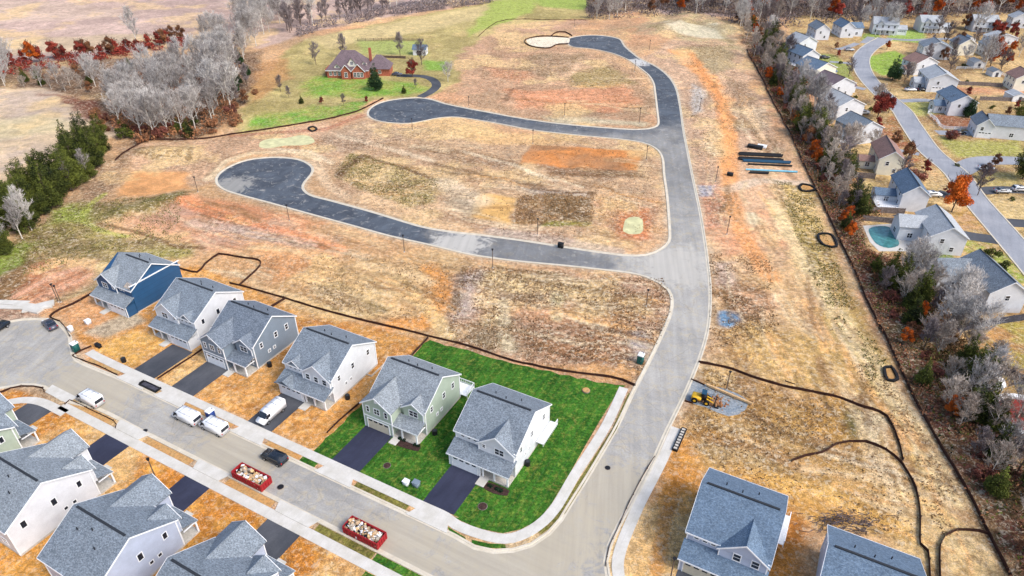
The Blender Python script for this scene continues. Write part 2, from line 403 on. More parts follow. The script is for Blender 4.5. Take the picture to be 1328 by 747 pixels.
# pasture round the brick house
P_([(395, 52), (480, 34), (560, 16), (640, 2), (700, -6), (790, -6), (770, 24), (700, 28), (650, 34), (622, 50), (598, 80), (590, 108), (562, 126), (480, 132), (468, 146), (300, 178), (322, 120), (370, 70)], (186, 170, 112), 2, 5, 1, .35, col2=(160, 146, 92), sc=14)
P_([(395, 52), (560, 20), (640, 4), (640, 20), (560, 40), (430, 62)], (206, 186, 136), 4, 4, .8, .3)
P_([(640, 2), (700, -4), (690, 16), (640, 34), (604, 48), (622, 24)], (160, 176, 84), 3, 4, .9)
P_([(690, -10), (780, -10), (775, 14), (700, 8)], (150, 172, 78), 3, 4, .9)
P_([(398, 99), (450, 97), (520, 106), (560, 112), (540, 122), (470, 126), (396, 126)], (106, 158, 44), 3, 5, .9, .5, col2=(150, 160, 70))
P_([(332, 150), (400, 138), (480, 132), (470, 145), (400, 158), (312, 172)], (104, 160, 48), 2.5, 5, .9, .5, col2=(156, 160, 78))
P_([(330, 84), (372, 76), (376, 100), (350, 122), (324, 134)], (186, 138, 88), 3, 5, .8)
P_([(548, 78), (586, 80), (584, 92), (552, 92)], (110, 160, 50), 2, 3, .8)
P_([(462, 52), (550, 54), (552, 72), (470, 70)], (156, 170, 92), 3, 3, .8)
# dirt between the pasture and the big loop
P_([(600, 70), (650, 32), (760, 26), (740, 46), (690, 44), (640, 100), (600, 132)], (200, 160, 134), 3, 6, .9, .5, col2=(188, 150, 118))
P_([(650, 42), (740, 62), (800, 80), (840, 110), (845, 150), (780, 160), (690, 155), (600, 136), (600, 84)], (196, 156, 124), 2, 6, .95, .6, col2=(170, 138, 108), sc=10)
P_([(690, 70), (760, 68), (772, 84), (720, 104), (670, 92)], (150, 124, 92), 3, 5, .8, .8, col2=(176, 146, 116))
P_([(740, 92), (790, 88), (828, 108), (800, 118), (735, 110)], (156, 138, 84), 3, 5, .8, .8)
P_([(752, 76), (762, 82), (742, 98), (722, 106), (718, 102), (742, 90)], (222, 184, 148), 1.5, 2, .7)
P_([(660, 118), (815, 116), (826, 134), (800, 146), (670, 138)], (218, 152, 112), 3, 5, .85, .4)
P_([(640, 84), (690, 96), (670, 108), (640, 100)], (208, 150, 112), 3, 5, .8)
P_([(704, 150), (840, 158), (838, 164), (720, 158)], (200, 190, 160), 2, 3, .8)
# block between the two side roads
P_([(480, 160), (840, 186), (860, 240), (862, 310), (700, 312), (560, 290), (440, 262), (408, 215), (340, 195), (350, 180)], (204, 172, 136), 2, 5, .8, .6, col2=(182, 150, 120), sc=10)
P_([(340, 184), (400, 178), (470, 160), (560, 166), (540, 182), (430, 200)], (196, 166, 138), 3, 6, .8, .8, col2=(160, 134, 110))
P_([(452, 200), (472, 200), (570, 232), (566, 262), (530, 268), (432, 230)], (150, 134, 84), 1.2, 2, .95, .9, col2=(176, 150, 104), sc=6)
P_([(432, 226), (468, 200), (478, 203), (440, 232)], (120, 90, 60), .7, 1, .9)
P_([(512, 210), (576, 232), (572, 236), (508, 214)], (134, 102, 70), .7, 1.5, .8)
P_([(585, 162), (700, 176), (760, 188), (700, 190), (600, 182)], (222, 180, 124), 2.5, 5, .8, .4)
P_([(690, 188), (835, 196), (826, 222), (780, 224), (674, 214)], (212, 140, 78), .8, 1, 1, .12, col2=(184, 136, 96), sc=14)
P_([(700, 216), (830, 224), (828, 232), (715, 226)], (138, 104, 78), 1.5, 3, .8, .8)
P_([(580, 198), (660, 212), (672, 220), (600, 214)], (150, 122, 96), 2, 4, .8, .8)
P_([(622, 252), (668, 258), (664, 290), (612, 282)], (224, 178, 108), 1.0, 1.2, .95, .08)
P_([(672, 254), (702, 252), (696, 294), (666, 288)], (140, 108, 80), 1.2, 2.5, .95, .9, col2=(180, 146, 100), sc=4)
P_([(706, 252), (770, 256), (768, 292), (700, 296)], (116, 92, 62), 1.0, 2, .95, 1, col2=(150, 120, 84), sc=4)
P_([(706, 288), (768, 288), (766, 293), (704, 295)], (140, 140, 60), .8, 1.5, .8)
P_([(668, 244), (770, 250), (770, 257), (690, 254)], (168, 154, 140), 1.5, 2, .8, .7)
P_([(600, 290), (700, 300), (780, 312), (770, 318), (640, 304)], (176, 140, 112), 2, 3, .8, .8)
P_([(780, 250), (850, 256), (856, 300), (810, 312), (776, 296)], (206, 160, 112), 2, 4, .8, .7, col2=(188, 140, 108), sc=5)
P_([(802, 274), (838, 272), (846, 310), (800, 310)], (204, 124, 78), 1.5, 1.5, .85)
P_([(328, 180), (400, 170), (418, 184), (400, 194), (330, 198)], (176, 132, 92), 1.5, 2, .8)
# around the first cul-de-sac and left
P_([(150, 190), (300, 180), (420, 160), (420, 178), (330, 196), (280, 220), (275, 240), (180, 246)], (204, 166, 134), 2.5, 6, .9, .6, col2=(186, 152, 122), sc=8)
P_([(176, 196), (254, 192), (248, 206), (180, 206)], (166, 140, 96), 2, 3, .8, .9)
P_([(172, 222), (246, 222), (240, 246), (150, 256)], (218, 160, 104), 1.6, 2.5, .95, .12)
P_([(96, 238), (150, 200), (180, 190), (150, 230), (120, 262), (60, 300), (20, 320)], (152, 122, 96), 2.5, 5, .85, .8, col2=(176, 146, 112), sc=6)
P_([(-60, 360), (20, 310), (110, 262), (240, 250), (238, 262), (130, 290), (260, 318), (200, 330), (120, 345), (-60, 420)], (150, 136, 80), 2, 6, 1, .8, col2=(126, 108, 70), sc=10)
P_([(-40, 350), (40, 312), (60, 316), (10, 352), (-40, 376)], (124, 146, 54), 2, 4, .8, .6)
P_([(60, 272), (110, 262), (112, 282), (70, 290)], (142, 158, 66), 2, 4, .8)
P_([(150, 268), (190, 256), (242, 252), (238, 262), (200, 282), (160, 288), (130, 280)], (112, 104, 54), 1.2, 2, .95, .8, col2=(144, 128, 78), sc=4)
P_([(168, 288), (240, 258), (290, 282), (340, 300), (420, 330), (330, 332), (250, 320)], (218, 162, 124), 2.5, 5, .9, .4, col2=(204, 158, 134), sc=8)
P_([(240, 254), (330, 270), (420, 290), (400, 296), (280, 276)], (222, 148, 104), 2.5, 4, .8, .3)
P_([(290, 276), (400, 296), (440, 320), (380, 330), (300, 312), (262, 306)], (196, 166, 146), 3, 6, .7, .8, col2=(210, 156, 122), sc=5)
P_([(190, 318), (262, 320), (250, 332), (180, 330)], (150, 144, 74), 2, 4, .8, .8)
P_([(8, 385), (40, 350), (72, 335), (124, 338), (122, 352), (84, 388), (30, 398)], (210, 152, 116), 1.5, 3, .95, .6, col2=(188, 128, 92), sc=4)
P_([(-40, 380), (20, 345), (60, 330), (40, 352), (10, 390), (-40, 410)], (136, 104, 70), 2, 4, .9, .8)
P_([(72, 394), (122, 366), (128, 356), (120, 345), (140, 340), (150, 380)], (190, 172, 120), 2, 3, .8, .7)
P_([(-20, 400), (60, 404), (64, 416), (20, 424), (-20, 424)], (192, 158, 134), 1.5, 3, .9, .7, col2=(160, 128, 108), sc=4)
# wide slope between fence and second road
P_([(232, 340), (340, 318), (440, 330), (570, 352), (590, 420), (560, 440), (380, 392), (260, 352)], (214, 168, 118), 3, 6, .9, .45, col2=(198, 156, 108), sc=9)
P_([(330, 332), (440, 338), (470, 372), (400, 380), (330, 352)], (222, 160, 106), 3, 5, .8, .3)
P_([(410, 372), (440, 366), (510, 396), (490, 410), (430, 398)], (150, 132, 84), 1.5, 4, .85, .9, col2=(196, 168, 116), sc=3)
P_([(470, 340), (600, 345), (580, 430), (520, 420), (480, 390)], (222, 186, 134), 3, 6, .8, .4, col2=(210, 160, 104), sc=6)
P_([(455, 345), (560, 322), (590, 330), (600, 345), (560, 360), (500, 395), (460, 384)], (206, 176, 128), 3, 5, .6, .5)
# block south of the second road
P_([(600, 345), (860, 362), (872, 388), (866, 420), (832, 486), (810, 495), (690, 470), (580, 440), (585, 400)], (190, 154, 126), 2, 4, .95, .9, col2=(170, 132, 102), sc=6)
P_([(614, 352), (700, 352), (770, 366), (740, 392), (640, 388), (610, 372)], (204, 182, 136), 2, 5, .8, .9, col2=(160, 132, 94), sc=3.5)
P_([(596, 360), (622, 352), (618, 400), (590, 416), (584, 400)], (170, 158, 154), 2, 3, .8, .8)
P_([(650, 384), (716, 384), (730, 396), (660, 398)], (150, 134, 118), 2, 3, .7, .8)
P_([(740, 372), (838, 378), (850, 398), (820, 418), (760, 420), (740, 400)], (172, 136, 88), 2.5, 4, .8, 1, col2=(140, 108, 74), sc=3)
P_([(590, 414), (640, 410), (636, 440), (600, 438)], (128, 100, 76), 2, 4, .8, 1, col2=(190, 160, 120), sc=2.5)
P_([(632, 400), (672, 410), (680, 458), (630, 452), (618, 436)], (196, 176, 136), 2, 3, .8, .9, col2=(150, 132, 104), sc=3)
P_([(660, 396), (740, 402), (780, 416), (740, 430), (660, 412)], (212, 160, 118), 2.5, 4, .7, .6)
P_([(700, 436), (790, 430), (800, 456), (770, 470), (712, 466)], (164, 118, 84), 2.5, 4, .8, 1, col2=(200, 150, 106), sc=3)
P_([(816, 432), (850, 436), (838, 468), (816, 474)], (176, 168, 166), 1.5, 3, .8, .7)
P_([(700, 474), (812, 478), (826, 496), (790, 492), (700, 478)], (222, 168, 106), 1.5, 3, .8, .3)
# strip east of the road
P_([(830, 76), (860, 60), (930, 20), (960, 60), (1000, 170), (1040, 240), (920, 300), (884, 160), (868, 100)], (206, 170, 140), 2, 6, .9, .7, col2=(186, 154, 128), sc=8)
P_([(820, 44), (850, 20), (900, 14), (950, 30), (962, 70), (930, 64), (860, 46)], (176, 160, 118), 2.5, 5, .9, .7, col2=(198, 166, 132), sc=6)
P_([(858, 32), (930, 36), (950, 52), (912, 50), (864, 42)], (212, 204, 176), 2, 4, .8, .3)
P_([(880, 62), (940, 62), (958, 88), (920, 98), (880, 80)], (160, 144, 104), 3, 4, .8, .8)
P_([(868, 64), (892, 66), (920, 92), (952, 130), (948, 190), (962, 246), (940, 246), (930, 190), (934, 130), (900, 96)], (224, 158, 98), 2, 4, .95, .3, col2=(226, 176, 128), sc=5)
P_([(944, 100), (972, 108), (984, 140), (956, 142)], (144, 118, 92), 2.5, 4, .7, .8)
P_([(900, 236), (932, 238), (944, 262), (930, 306), (914, 306)], (204, 140, 110), 2, 4, .8, .8, col2=(170, 120, 92), sc=3)
P_([(898, 108), (914, 120), (912, 146), (896, 150)], (182, 180, 176), 1.5, 2, .8)
P_([(902, 240), (928, 240), (924, 254), (904, 254)], (168, 170, 182), 1, 1.5, .9)
P_([(944, 140), (990, 140), (994, 172), (950, 170)], (188, 168, 140), 2, 4, .7, .8)
P_([(960, 196), (1030, 200), (1040, 240), (970, 300), (950, 260)], (220, 178, 140), 3, 5, .85, .4)
P_([(940, 290), (1010, 270), (1040, 330), (1020, 420), (950, 350), (920, 320)], (218, 156, 116), 3, 6, .85, .5, col2=(222, 180, 144), sc=6)
P_([(1006, 236), (1046, 240), (1090, 330), (1100, 380), (1130, 450), (1100, 460), (1060, 380), (1020, 280)], (204, 176, 108), 2.5, 5, .9, .9, col2=(168, 142, 76), sc=3.5)
P_([(920, 330), (1040, 340), (1090, 440), (1130, 520), (1000, 490), (916, 462), (920, 400)], (220, 182, 140), 3, 6, .9, .5, col2=(212, 176, 124), sc=8)
P_([(930, 370), (990, 366), (1000, 400), (950, 430)], (170, 124, 90), 2.5, 5, .8, 1, col2=(206, 160, 124), sc=2.5)
P_([(926, 340), (956, 340), (960, 372), (930, 372)], (184, 166, 158), 2, 3, .7, .8)
P_([(950, 420), (1020, 430), (1090, 460), (1140, 500), (1130, 520), (1050, 500), (960, 480)], (208, 170, 96), 3, 5, .7, .7)
P_([(1060, 400), (1110, 396), (1150, 466), (1170, 520), (1240, 660), (1270, 690), (1222, 700), (1190, 640), (1160, 560), (1130, 520), (1080, 440)], (218, 188, 122), 2, 4, .9, .3, col2=(206, 170, 104), sc=9)
# yard behind the two right houses
P_([(908, 474), (960, 486), (1140, 540), (1164, 598), (1192, 640), (1200, 760), (1180, 760), (1172, 716), (1056, 676), (1020, 640), (920, 606), (888, 540)], (206, 168, 106), 2, 4, 1, .7, col2=(190, 148, 86), sc=7)
P_([(925, 486), (975, 496), (1000, 520), (940, 510)], (170, 134, 94), 2, 3, .8, 1, col2=(204, 176, 134), sc=2)
P_([(880, 530), (930, 545), (1010, 560), (1030, 590), (960, 600), (890, 580)], (200, 172, 126), 2, 4, .7, .9, col2=(162, 130, 84), sc=3)
P_([(1094, 524), (1120, 534), (1126, 560), (1106, 568), (1092, 552)], (122, 118, 74), 1.5, 3, .85, .8)
P_([(1112, 540), (1150, 546), (1156, 575), (1126, 572)], (222, 206, 166), 1.5, 3, .9, .4)
P_([(1050, 500), (1100, 524), (1090, 560), (1040, 530)], (196, 150, 80), 2, 4, .7, .7)
P_([(872, 570), (900, 560), (918, 604), (900, 700), (870, 770), (790, 780), (815, 720), (850, 640)], (216, 152, 74), 1.5, 3, .95, .35, col2=(204, 140, 60), sc=5)
P_([(1012, 640), (1056, 676), (1040, 800), (990, 800)], (204, 136, 52), 1.5, 3, .9, .35, col2=(190, 120, 44), sc=4)
P_([(890, 596), (960, 596), (1060, 640), (1140, 680), (1100, 690), (1010, 640), (930, 612)], (220, 164, 84), 2, 4, .8, .5)
P_([(1222, 700), (1240, 690), (1276, 694), (1300, 760), (1222, 760)], (222, 198, 152), 1.2, 2, .95, .4)
P_([(1234, 712), (1272, 714), (1280, 760), (1232, 760)], (214, 174, 116), 1, 1.5, .9, .3)
# wooded belt floor, old estate
belt = [(948, 26), (968, 66), (990, 106), (1004, 138), (1027, 180), (1048, 226), (1062, 256), (1086, 306), (1112, 360), (1122, 386), (1153, 448), (1178, 504), (1228, 600), (1258, 648), (1283, 696), (1316, 760)]
P_(belt+[(1500, 760), (1400, 500), (1240, 450), (1220, 400), (1190, 340), (1130, 330), (1110, 270), (1090, 200), (1060, 150), (1030, 90), (1010, 30)], (128, 84, 68), 1.5, 2, 1, .9, col2=(104, 88, 62), sc=4)
est = [(1020, 20), (1500, 0), (1600, 300), (1600, 620), (1420, 600), (1300, 520), (1246, 470), (1240, 410), (1200, 345), (1130, 322), (1120, 250), (1100, 200), (1080, 160), (1050, 110), (1028, 80)]
P_(est, (190, 162, 108), 2, 3, 1, .6, col2=(160, 128, 86), sc=6)
P_([(1028, 70), (1080, 70), (1106, 88), (1106, 104), (1060, 84)], (132, 154, 66), 2, 2, .8)
P_([(1122, 74), (1160, 66), (1178, 74), (1170, 96), (1144, 98), (1128, 88)], (138, 170, 62), 1.5, 1.5, .95, .5)
P_([(1158, 38), (1200, 40), (1198, 56), (1150, 52)], (140, 176, 74), 2, 2, .9)
P_([(1120, 44), (1140, 42), (1142, 50), (1118, 52)], (120, 160, 60), 1.5, 2, .8)
P_([(1172, 132), (1220, 130), (1216, 148), (1190, 150)], (166, 170, 90), 2, 2, .8)
P_([(1218, 180), (1328, 184), (1328, 206), (1240, 204)], (160, 160, 80), 2, 3, .9)
P_([(1204, 148), (1266, 150), (1262, 166), (1224, 166)], (150, 92, 66), 1.2, 2, .9, .7)
P_([(1264, 222), (1328, 224), (1328, 246), (1270, 242)], (184, 168, 104), 1.5, 2, .9)
P_([(1280, 258), (1340, 254), (1340, 290), (1300, 286)], (212, 186, 130), 1.5, 2, .9)
P_([(1106, 236), (1134, 236), (1134, 272), (1112, 274)], (204, 180, 116), 1, 1.5, .95, .4)
P_([(1208, 264), (1256, 262), (1282, 296), (1250, 300), (1220, 292)], (206, 162, 116), 1.5, 2, .9, .5, col2=(184, 148, 80), sc=3)
P_([(1252, 310), (1300, 318), (1340, 360), (1320, 372), (1290, 340), (1262, 330)], (146, 164, 66), 1.5, 3, .9, .6, col2=(196, 166, 110), sc=3)
P_([(1206, 326), (1236, 330), (1240, 345), (1196, 346)], (90, 128, 54), 1, 1.5, .8)
P_([(1212, 352), (1236, 360), (1230, 400), (1204, 392)], (150, 130, 84), 2, 2, .9)
P_([(1256, 424), (1400, 412), (1400, 520), (1300, 500), (1262, 468)], (188, 142, 88), 1.5, 3, .9, .6, col2=(170, 156, 76), sc=4)
P_([(1120, 170), (1160, 150), (1200, 200), (1216, 226), (1180, 226), (1140, 200)], (142, 112, 64), 1.5, 3, .9, .8, col2=(170, 100, 64), sc=3)
P_([(1180, 60), (1220, 60), (1240, 90), (1200, 100)], (150, 120, 90), 2, 2, .7)
P_([(1270, 60), (1340, 60), (1340, 96), (1270, 90)], (178, 146, 96), 2, 3, .8, .6)
P_([(1238, 112), (1328, 116), (1328, 124), (1240, 122)], (206, 140, 106), 1.5, 2, .8)
P_([(760, -20), (1400, -20), (1400, 14), (1000, 22), (930, 18), (850, 12), (760, 22)], (120, 94, 84), 2, 4, 1, .8, col2=(96, 78, 66))
# lots along the near street, in the street frame
def SP(l): return [tuple(W(*q)) for q in l]
P_(SP([(-151, 60), (-150, 76), (-138, 92), (-104, 89), (-69.8, 93), (-69.3, 57.7), (-128, 57.7)]), (218, 162, 92), .6, .8, 1, .35, world=True, col2=(204, 144, 74), sc=5)
P_(SP([(-152, 61), (-150, 78), (-146, 80), (-140, 70), (-134, 66), (-131, 61)]), (216, 160, 110), 1, 1.5, .9, .3, world=True)
P_(SP([(-136, 61), (-130, 62), (-128, 70), (-134, 72)]), (184, 170, 146), 1, 1.5, .9, .4, world=True)
P_(SP([(-128.5, 58.2), (-117.5, 58.2), (-117.5, 67), (-128, 66)]), (222, 172, 90), 1, 1.5, .8, .4, world=True)
P_(SP([(-160, 10), (-40, 10), (-40, 43.4), (-160, 43.4)]), (204, 134, 54), .4, .5, 1, .45, world=True, col2=(216, 156, 74), sc=4)
P_(SP([(-104, 78), (-104, 89), (-70, 93), (-70, 80)]), (216, 158, 84), 1, 2, .8, .5, world=True, col2=(196, 128, 62), sc=4)
P_(SP([(-128, 54.7), (-28, 54.7), (-28, 55.8), (-128, 55.8)]), (206, 138, 66), .3, .2, 1, .5, world=True)
ROADPX = [(-90, 440), (-40, 426), (0, 421), (30, 416), (58, 416), (72, 419), (80, 427), (88, 438), (89.5, 452), (96, 468), (118, 478.5)]
ROAD_W = [W(s, 54.0) for s in (-116, -105, -95, -85, -75, -65, -55, -45, -39)]
ROADPX2 = [(614, 713), (640, 718.6), (666, 717), (691, 709.6), (714, 694), (730, 676), (742, 656), (763, 622.6), (783, 589), (804, 552), (823, 511), (836, 486), (851, 456), (864, 427.5), (872, 407), (874, 389), (869, 376), (856.5, 366), (838.6, 358), (818, 353), (785, 349), (734, 343.5), (670, 337.4), (618, 330.4), (590, 324.5), (557, 316.4), (506, 305), (455, 291), (393, 274), (352, 262.6), (309, 251), (291, 244.7), (282.5, 236), (285, 227), (298.6, 217), (321.7, 208.4), (352.4, 205), (378, 206.3), (393, 210), (403.6, 218), (402, 226), (393.4, 236), (391, 244.7), (401, 253.7), (429, 261.4), (480, 275.4), (544, 294.6), (580, 301.2), (631, 307), (682, 313.8), (734, 322), (775, 328), (810, 332.3), (838.6, 332), (859, 324), (869.3, 314), (870.6, 303.6), (869, 278), (866.7, 252.4), (863, 226.8), (861, 206), (855, 195), (842, 187), (824, 182.5), (793.6, 178.8), (742, 174), (691, 168), (640, 158.5), (594, 151.5), (569, 152.5), (546, 157), (530, 159.5), (510, 159), (490, 156), (479, 150), (481, 141.5), (495, 133.5), (517.6, 129), (543, 127.5), (558.6, 129.5), (576.5, 135), (607, 141.5), (640, 147.5), (666, 152.5), (717, 160), (768, 165), (819, 168.5), (842, 167.5), (853, 164), (855.5, 158.7), (853.8, 143), (851, 120), (848.7, 107.5), (842, 97), (829.5, 87), (814, 76.5), (793.6, 68.5), (768, 63), (744, 60.5), (736, 55), (738, 50.5), (750, 47.4), (768, 46), (788.5, 47.5), (802.6, 51), (809, 60), (819, 69), (830, 77), (845, 84), (857.6, 92), (868, 102), (875.5, 115), (880.6, 138), (885, 170), (891, 201), (897.5, 234.5), (904, 265), (909, 293), (913, 320), (916, 345), (918.5, 371), (918, 404.5), (914, 433), (904, 466), (886, 509), (862, 557.8), (843, 599.5), (820, 643), (799, 681), (787, 707), (782, 728), (786, 755)]
ROAD_S = [W(s, 54.0) for s in (-8, 10, 60)]+[W(s, 47.3) for s in (60, 10, -20, -40, -60, -80, -100, -112)]
ROADPX3 = [(84, 517), (59, 500), (30, 497), (0, 502), (-40, 512), (-90, 520)]
ROADOUT = GL(ROADPX)+ROAD_W+GL(ROADPX2)+ROAD_S+GL(ROADPX3)
ROADPOLY = smooth_line(ROADOUT, 2.0, True)
P_([tuple(q) for q in ROADPOLY], (196, 184, 164), 1.2, .8, .55, .5, world=True, line=1.6)
P_([(932, 402), (944, 402), (958, 408), (960, 416), (948, 425), (934, 420)], (104, 146, 178), .8, 1.2, .95, .6)
P_([(950, 280), (962, 275), (978, 277), (988, 285), (982, 292), (960, 291)], (226, 212, 178), .8, 1, .95, .3)
# push the soils a little apart, then graders' and trucks' tracks
lum = C.mean(1, keepdims=True); soil = np.clip((C[:, :1]-C[:, 1:2])*6, 0, 1)
C[:] = np.clip(lum+(C-lum)*.97, .01, 1)*np.array([.98, .955, .92])*soil+C*(1-soil)
lf = vnoise(X, Y, 38, 71, 4)[:, None]; lf2 = vnoise(X, Y, 9, 72, 4)[:, None]
C *= 1+(lf-.5)*.5*soil; C *= 1+(lf2-.5)*.55*soil
C = C*(1-soil*np.clip((vnoise(X, Y, 22, 73, 5, .6)[:, None]-.56)*6, 0, .6))+c3((230, 196, 138))*soil*np.clip((vnoise(X, Y, 22, 73, 5, .6)[:, None]-.56)*6, 0, .6)
def rut(pl, col, w=.6, op=.7, warp=.6): P_(pl, col, max(.35, w*.5), warp, op, None, line=w)
DB = (112, 82, 54); PA = (232, 212, 180); ORR = (222, 140, 74)
for pl, col, w, op in (([(565, 213), (600, 221), (640, 231), (700, 243)], DB, 1.2, .7), ([(585, 196), (640, 206), (672, 216)], DB, 1.6, .6), ([(440, 188), (520, 189), (560, 197)], DB, 1.0, .5), ([(716, 226), (790, 230), (832, 230)], DB, 1.2, .8), ([(748, 240), (790, 247), (812, 256)], DB, .8, .8), ([(690, 246), (730, 251), (772, 252)], DB, .9, .8),
  ([(448, 262), (500, 268), (540, 282)], DB, .6, .5), ([(436, 228), (470, 202)], DB, .9, .9), ([(474, 203), (524, 218), (572, 236)], DB, .7, .9), ([(576, 236), (596, 250), (622, 262)], PA, 4, .6), ([(590, 262), (612, 274)], (150, 140, 120), 3, .6), ([(440, 176), (500, 192), (560, 208)], PA, 1.4, .5), ([(600, 196), (660, 214), (720, 236)], PA, 1.0, .6), ([(640, 300), (720, 312), (800, 326)], (190, 174, 160), 2.2, .6),
  ([(470, 256), (510, 272), (560, 286), (600, 296)], (222, 184, 140), 2.5, .6), ([(410, 208), (424, 240), (450, 256)], (226, 196, 160), 1.6, .6), ([(344, 192), (400, 196), (430, 212)], PA, 1.0, .6), ([(270, 232), (290, 210), (330, 198), (380, 196), (412, 206)], (228, 206, 168), 1.5, .6), ([(268, 228), (288, 206), (330, 194)], (150, 120, 90), .7, .6),
  ([(905, 92), (938, 138), (950, 200), (946, 250), (960, 300), (1000, 360)], (232, 160, 98), 2.4, .75), ([(896, 70), (930, 120), (934, 160)], (226, 150, 90), 1.6, .6), ([(1000, 262), (1022, 300), (1042, 334), (1064, 376), (1102, 432), (1152, 504), (1192, 566), (1236, 650)], (236, 210, 158), 2.2, .75), ([(966, 140), (986, 180), (1006, 240), (1030, 290)], (232, 196, 150), 1.6, .6), ([(945, 246), (985, 235), (1040, 238)], (214, 200, 178), 2.2, .6),
  ([(960, 150), (1000, 200), (1030, 232)], (130, 100, 72), 1.2, .6), ([(1060, 300), (1086, 352), (1110, 400), (1130, 440)], (150, 122, 70), 1.6, .55), ([(1018, 262), (1040, 300), (1058, 344)], (148, 128, 66), 1.6, .6), ([(920, 380), (960, 372), (990, 384)], DB, 1.4, .5), ([(940, 396), (960, 410), (984, 416)], DB, 1.0, .6),
  ([(556, 348), (576, 370), (574, 398), (548, 420), (510, 420)], (226, 150, 70), 2.0, .7), ([(520, 372), (552, 396), (584, 436)], (232, 200, 140), 1.8, .6), ([(470, 346), (520, 352), (560, 368)], (236, 200, 150), 1.6, .6), ([(414, 374), (450, 388), (500, 402)], (110, 92, 54), 1.2, .8), ([(240, 262), (300, 286), (380, 306), (440, 326)], (226, 136, 84), 2.4, .6), ([(250, 290), (320, 300), (400, 320)], (196, 178, 164), 2.4, .5), ([(180, 278), (220, 262), (244, 256)], (92, 84, 44), .8, .7), ([(130, 292), (180, 300), (230, 320), (264, 322)], (118, 84, 54), .7, .8),
  ([(108, 276), (120, 262), (134, 252)], (170, 176, 80), 1.0, .7), ([(100, 282), (130, 300), (168, 306)], (176, 180, 84), .8, .7), ([(20, 384), (60, 362), (100, 348)], (226, 172, 140), 1.0, .7), ([(26, 392), (70, 370), (112, 350)], (160, 104, 72), .5, .8), ([(34, 394), (80, 374), (118, 356)], (226, 172, 140), .7, .7), ([(16, 378), (50, 358), (84, 344)], (158, 102, 72), .5, .8),
  ([(640, 346), (700, 356), (760, 366)], (132, 104, 70), .8, .7), ([(600, 350), (596, 372), (588, 400)], (120, 94, 68), 1.0, .6), ([(650, 386), (700, 382), (730, 384)], (130, 108, 88), 1.0, .7), ([(652, 392), (656, 440), (660, 452)], (212, 196, 160), 1.4, .6), ([(722, 382), (722, 412)], (206, 196, 150), 1.4, .6), ([(690, 446), (740, 462), (800, 470)], (118, 80, 52), 1.0, .5),
  ([(176, 196), (214, 192), (250, 194), (246, 208)], (130, 104, 66), .8, .7), ([(190, 206), (236, 204)], (130, 104, 66), .6, .6), ([(300, 176), (420, 168), (470, 150)], (168, 108, 84), 1.5, .7), ([(900, 560), (960, 570), (1020, 590)], (180, 128, 60), 1.4, .5), ([(930, 520), (1000, 540), (1090, 560)], (186, 140, 74), 1.6, .5), ([(1000, 620), (1100, 650), (1170, 690)], (226, 176, 96), 1.6, .6), ([(880, 620), (860, 680), (850, 740)], (196, 128, 56), 1.0, .6),
  ([(650, 60), (700, 66), (744, 70)], (216, 176, 140), 1.4, .6), ([(668, 130), (740, 134), (812, 132)], (196, 128, 84), 1.0, .6), ([(655, 132), (664, 118), (680, 114)], (120, 86, 64), 1.2, .6), ([(850, 40), (890, 30), (930, 40), (950, 56)], (150, 130, 90), 1.6, .6), ([(700, 40), (780, 40), (850, 34)], (150, 132, 96), 1.4, .5)):
    rut(pl, col, w, op)
rr = random.Random(99)
ZN = [([(430, 180), (850, 200), (860, 300), (640, 296), (430, 256)], (401, 254), (859, 330), 60), ([(600, 350), (856, 370), (860, 420), (820, 480), (600, 440)], (600, 400), (850, 440), 40), ([(250, 340), (580, 350), (560, 430), (330, 376)], (300, 345), (560, 430), 34), ([(910, 330), (1040, 340), (1140, 510), (920, 460)], (960, 330), (1060, 500), 34), ([(900, 100), (960, 100), (1030, 230), (940, 330), (920, 240)], (910, 100), (950, 260), 40), ([(600, 80), (830, 90), (840, 150), (640, 140)], (600, 120), (840, 130), 34), ([(910, 490), (1140, 550), (1180, 680), (900, 600)], (910, 520), (1140, 600), 26), ([(180, 250), (400, 280), (560, 330), (260, 330)], (240, 262), (480, 330), 34), ([(1040, 300), (1100, 400), (1250, 650), (1200, 640), (1050, 420)], (1050, 320), (1230, 640), 20)]
for pg, a_, b_, n_ in ZN:
    P2 = [(q.x, q.y) for q in GL(pg)]; d_ = (G(*b_).xy-G(*a_).xy).normalized(); xs = [q[0] for q in P2]; yq = [q[1] for q in P2]; k = 0
    while k < n_:
        x, y = rr.uniform(min(xs), max(xs)), rr.uniform(min(yq), max(yq))
        if sdist(np.array([x]), np.array([y]), P2)[0] > 0: continue
        k += 1; L = rr.uniform(5, 26); an = rr.uniform(-.22, .22); dd = Vector((d_.x*math.cos(an)-d_.y*math.sin(an), d_.x*math.sin(an)+d_.y*math.cos(an))); nn_ = Vector((-dd.y, dd.x))*rr.uniform(-.12, .12)*L; o_ = Vector((x, y))
        c_ = rr.choice([(124, 92, 62), (150, 112, 74), (236, 214, 176), (232, 176, 112), (170, 132, 92), (226, 196, 150), (116, 92, 60)])
        P_([tuple(o_), tuple(o_+dd*L*.5+nn_), tuple(o_+dd*L)], c_, .4, .8, rr.uniform(.3, .65), None, world=True, line=rr.choice([.25, .35, .5, .9]))
        if rr.random() < .5: off_ = Vector((-dd.y, dd.x))*1.9; P_([tuple(o_+off_), tuple(o_+off_+dd*L*.5+nn_), tuple(o_+off_+dd*L)], c_, .4, .8, .5, None, world=True, line=.3)
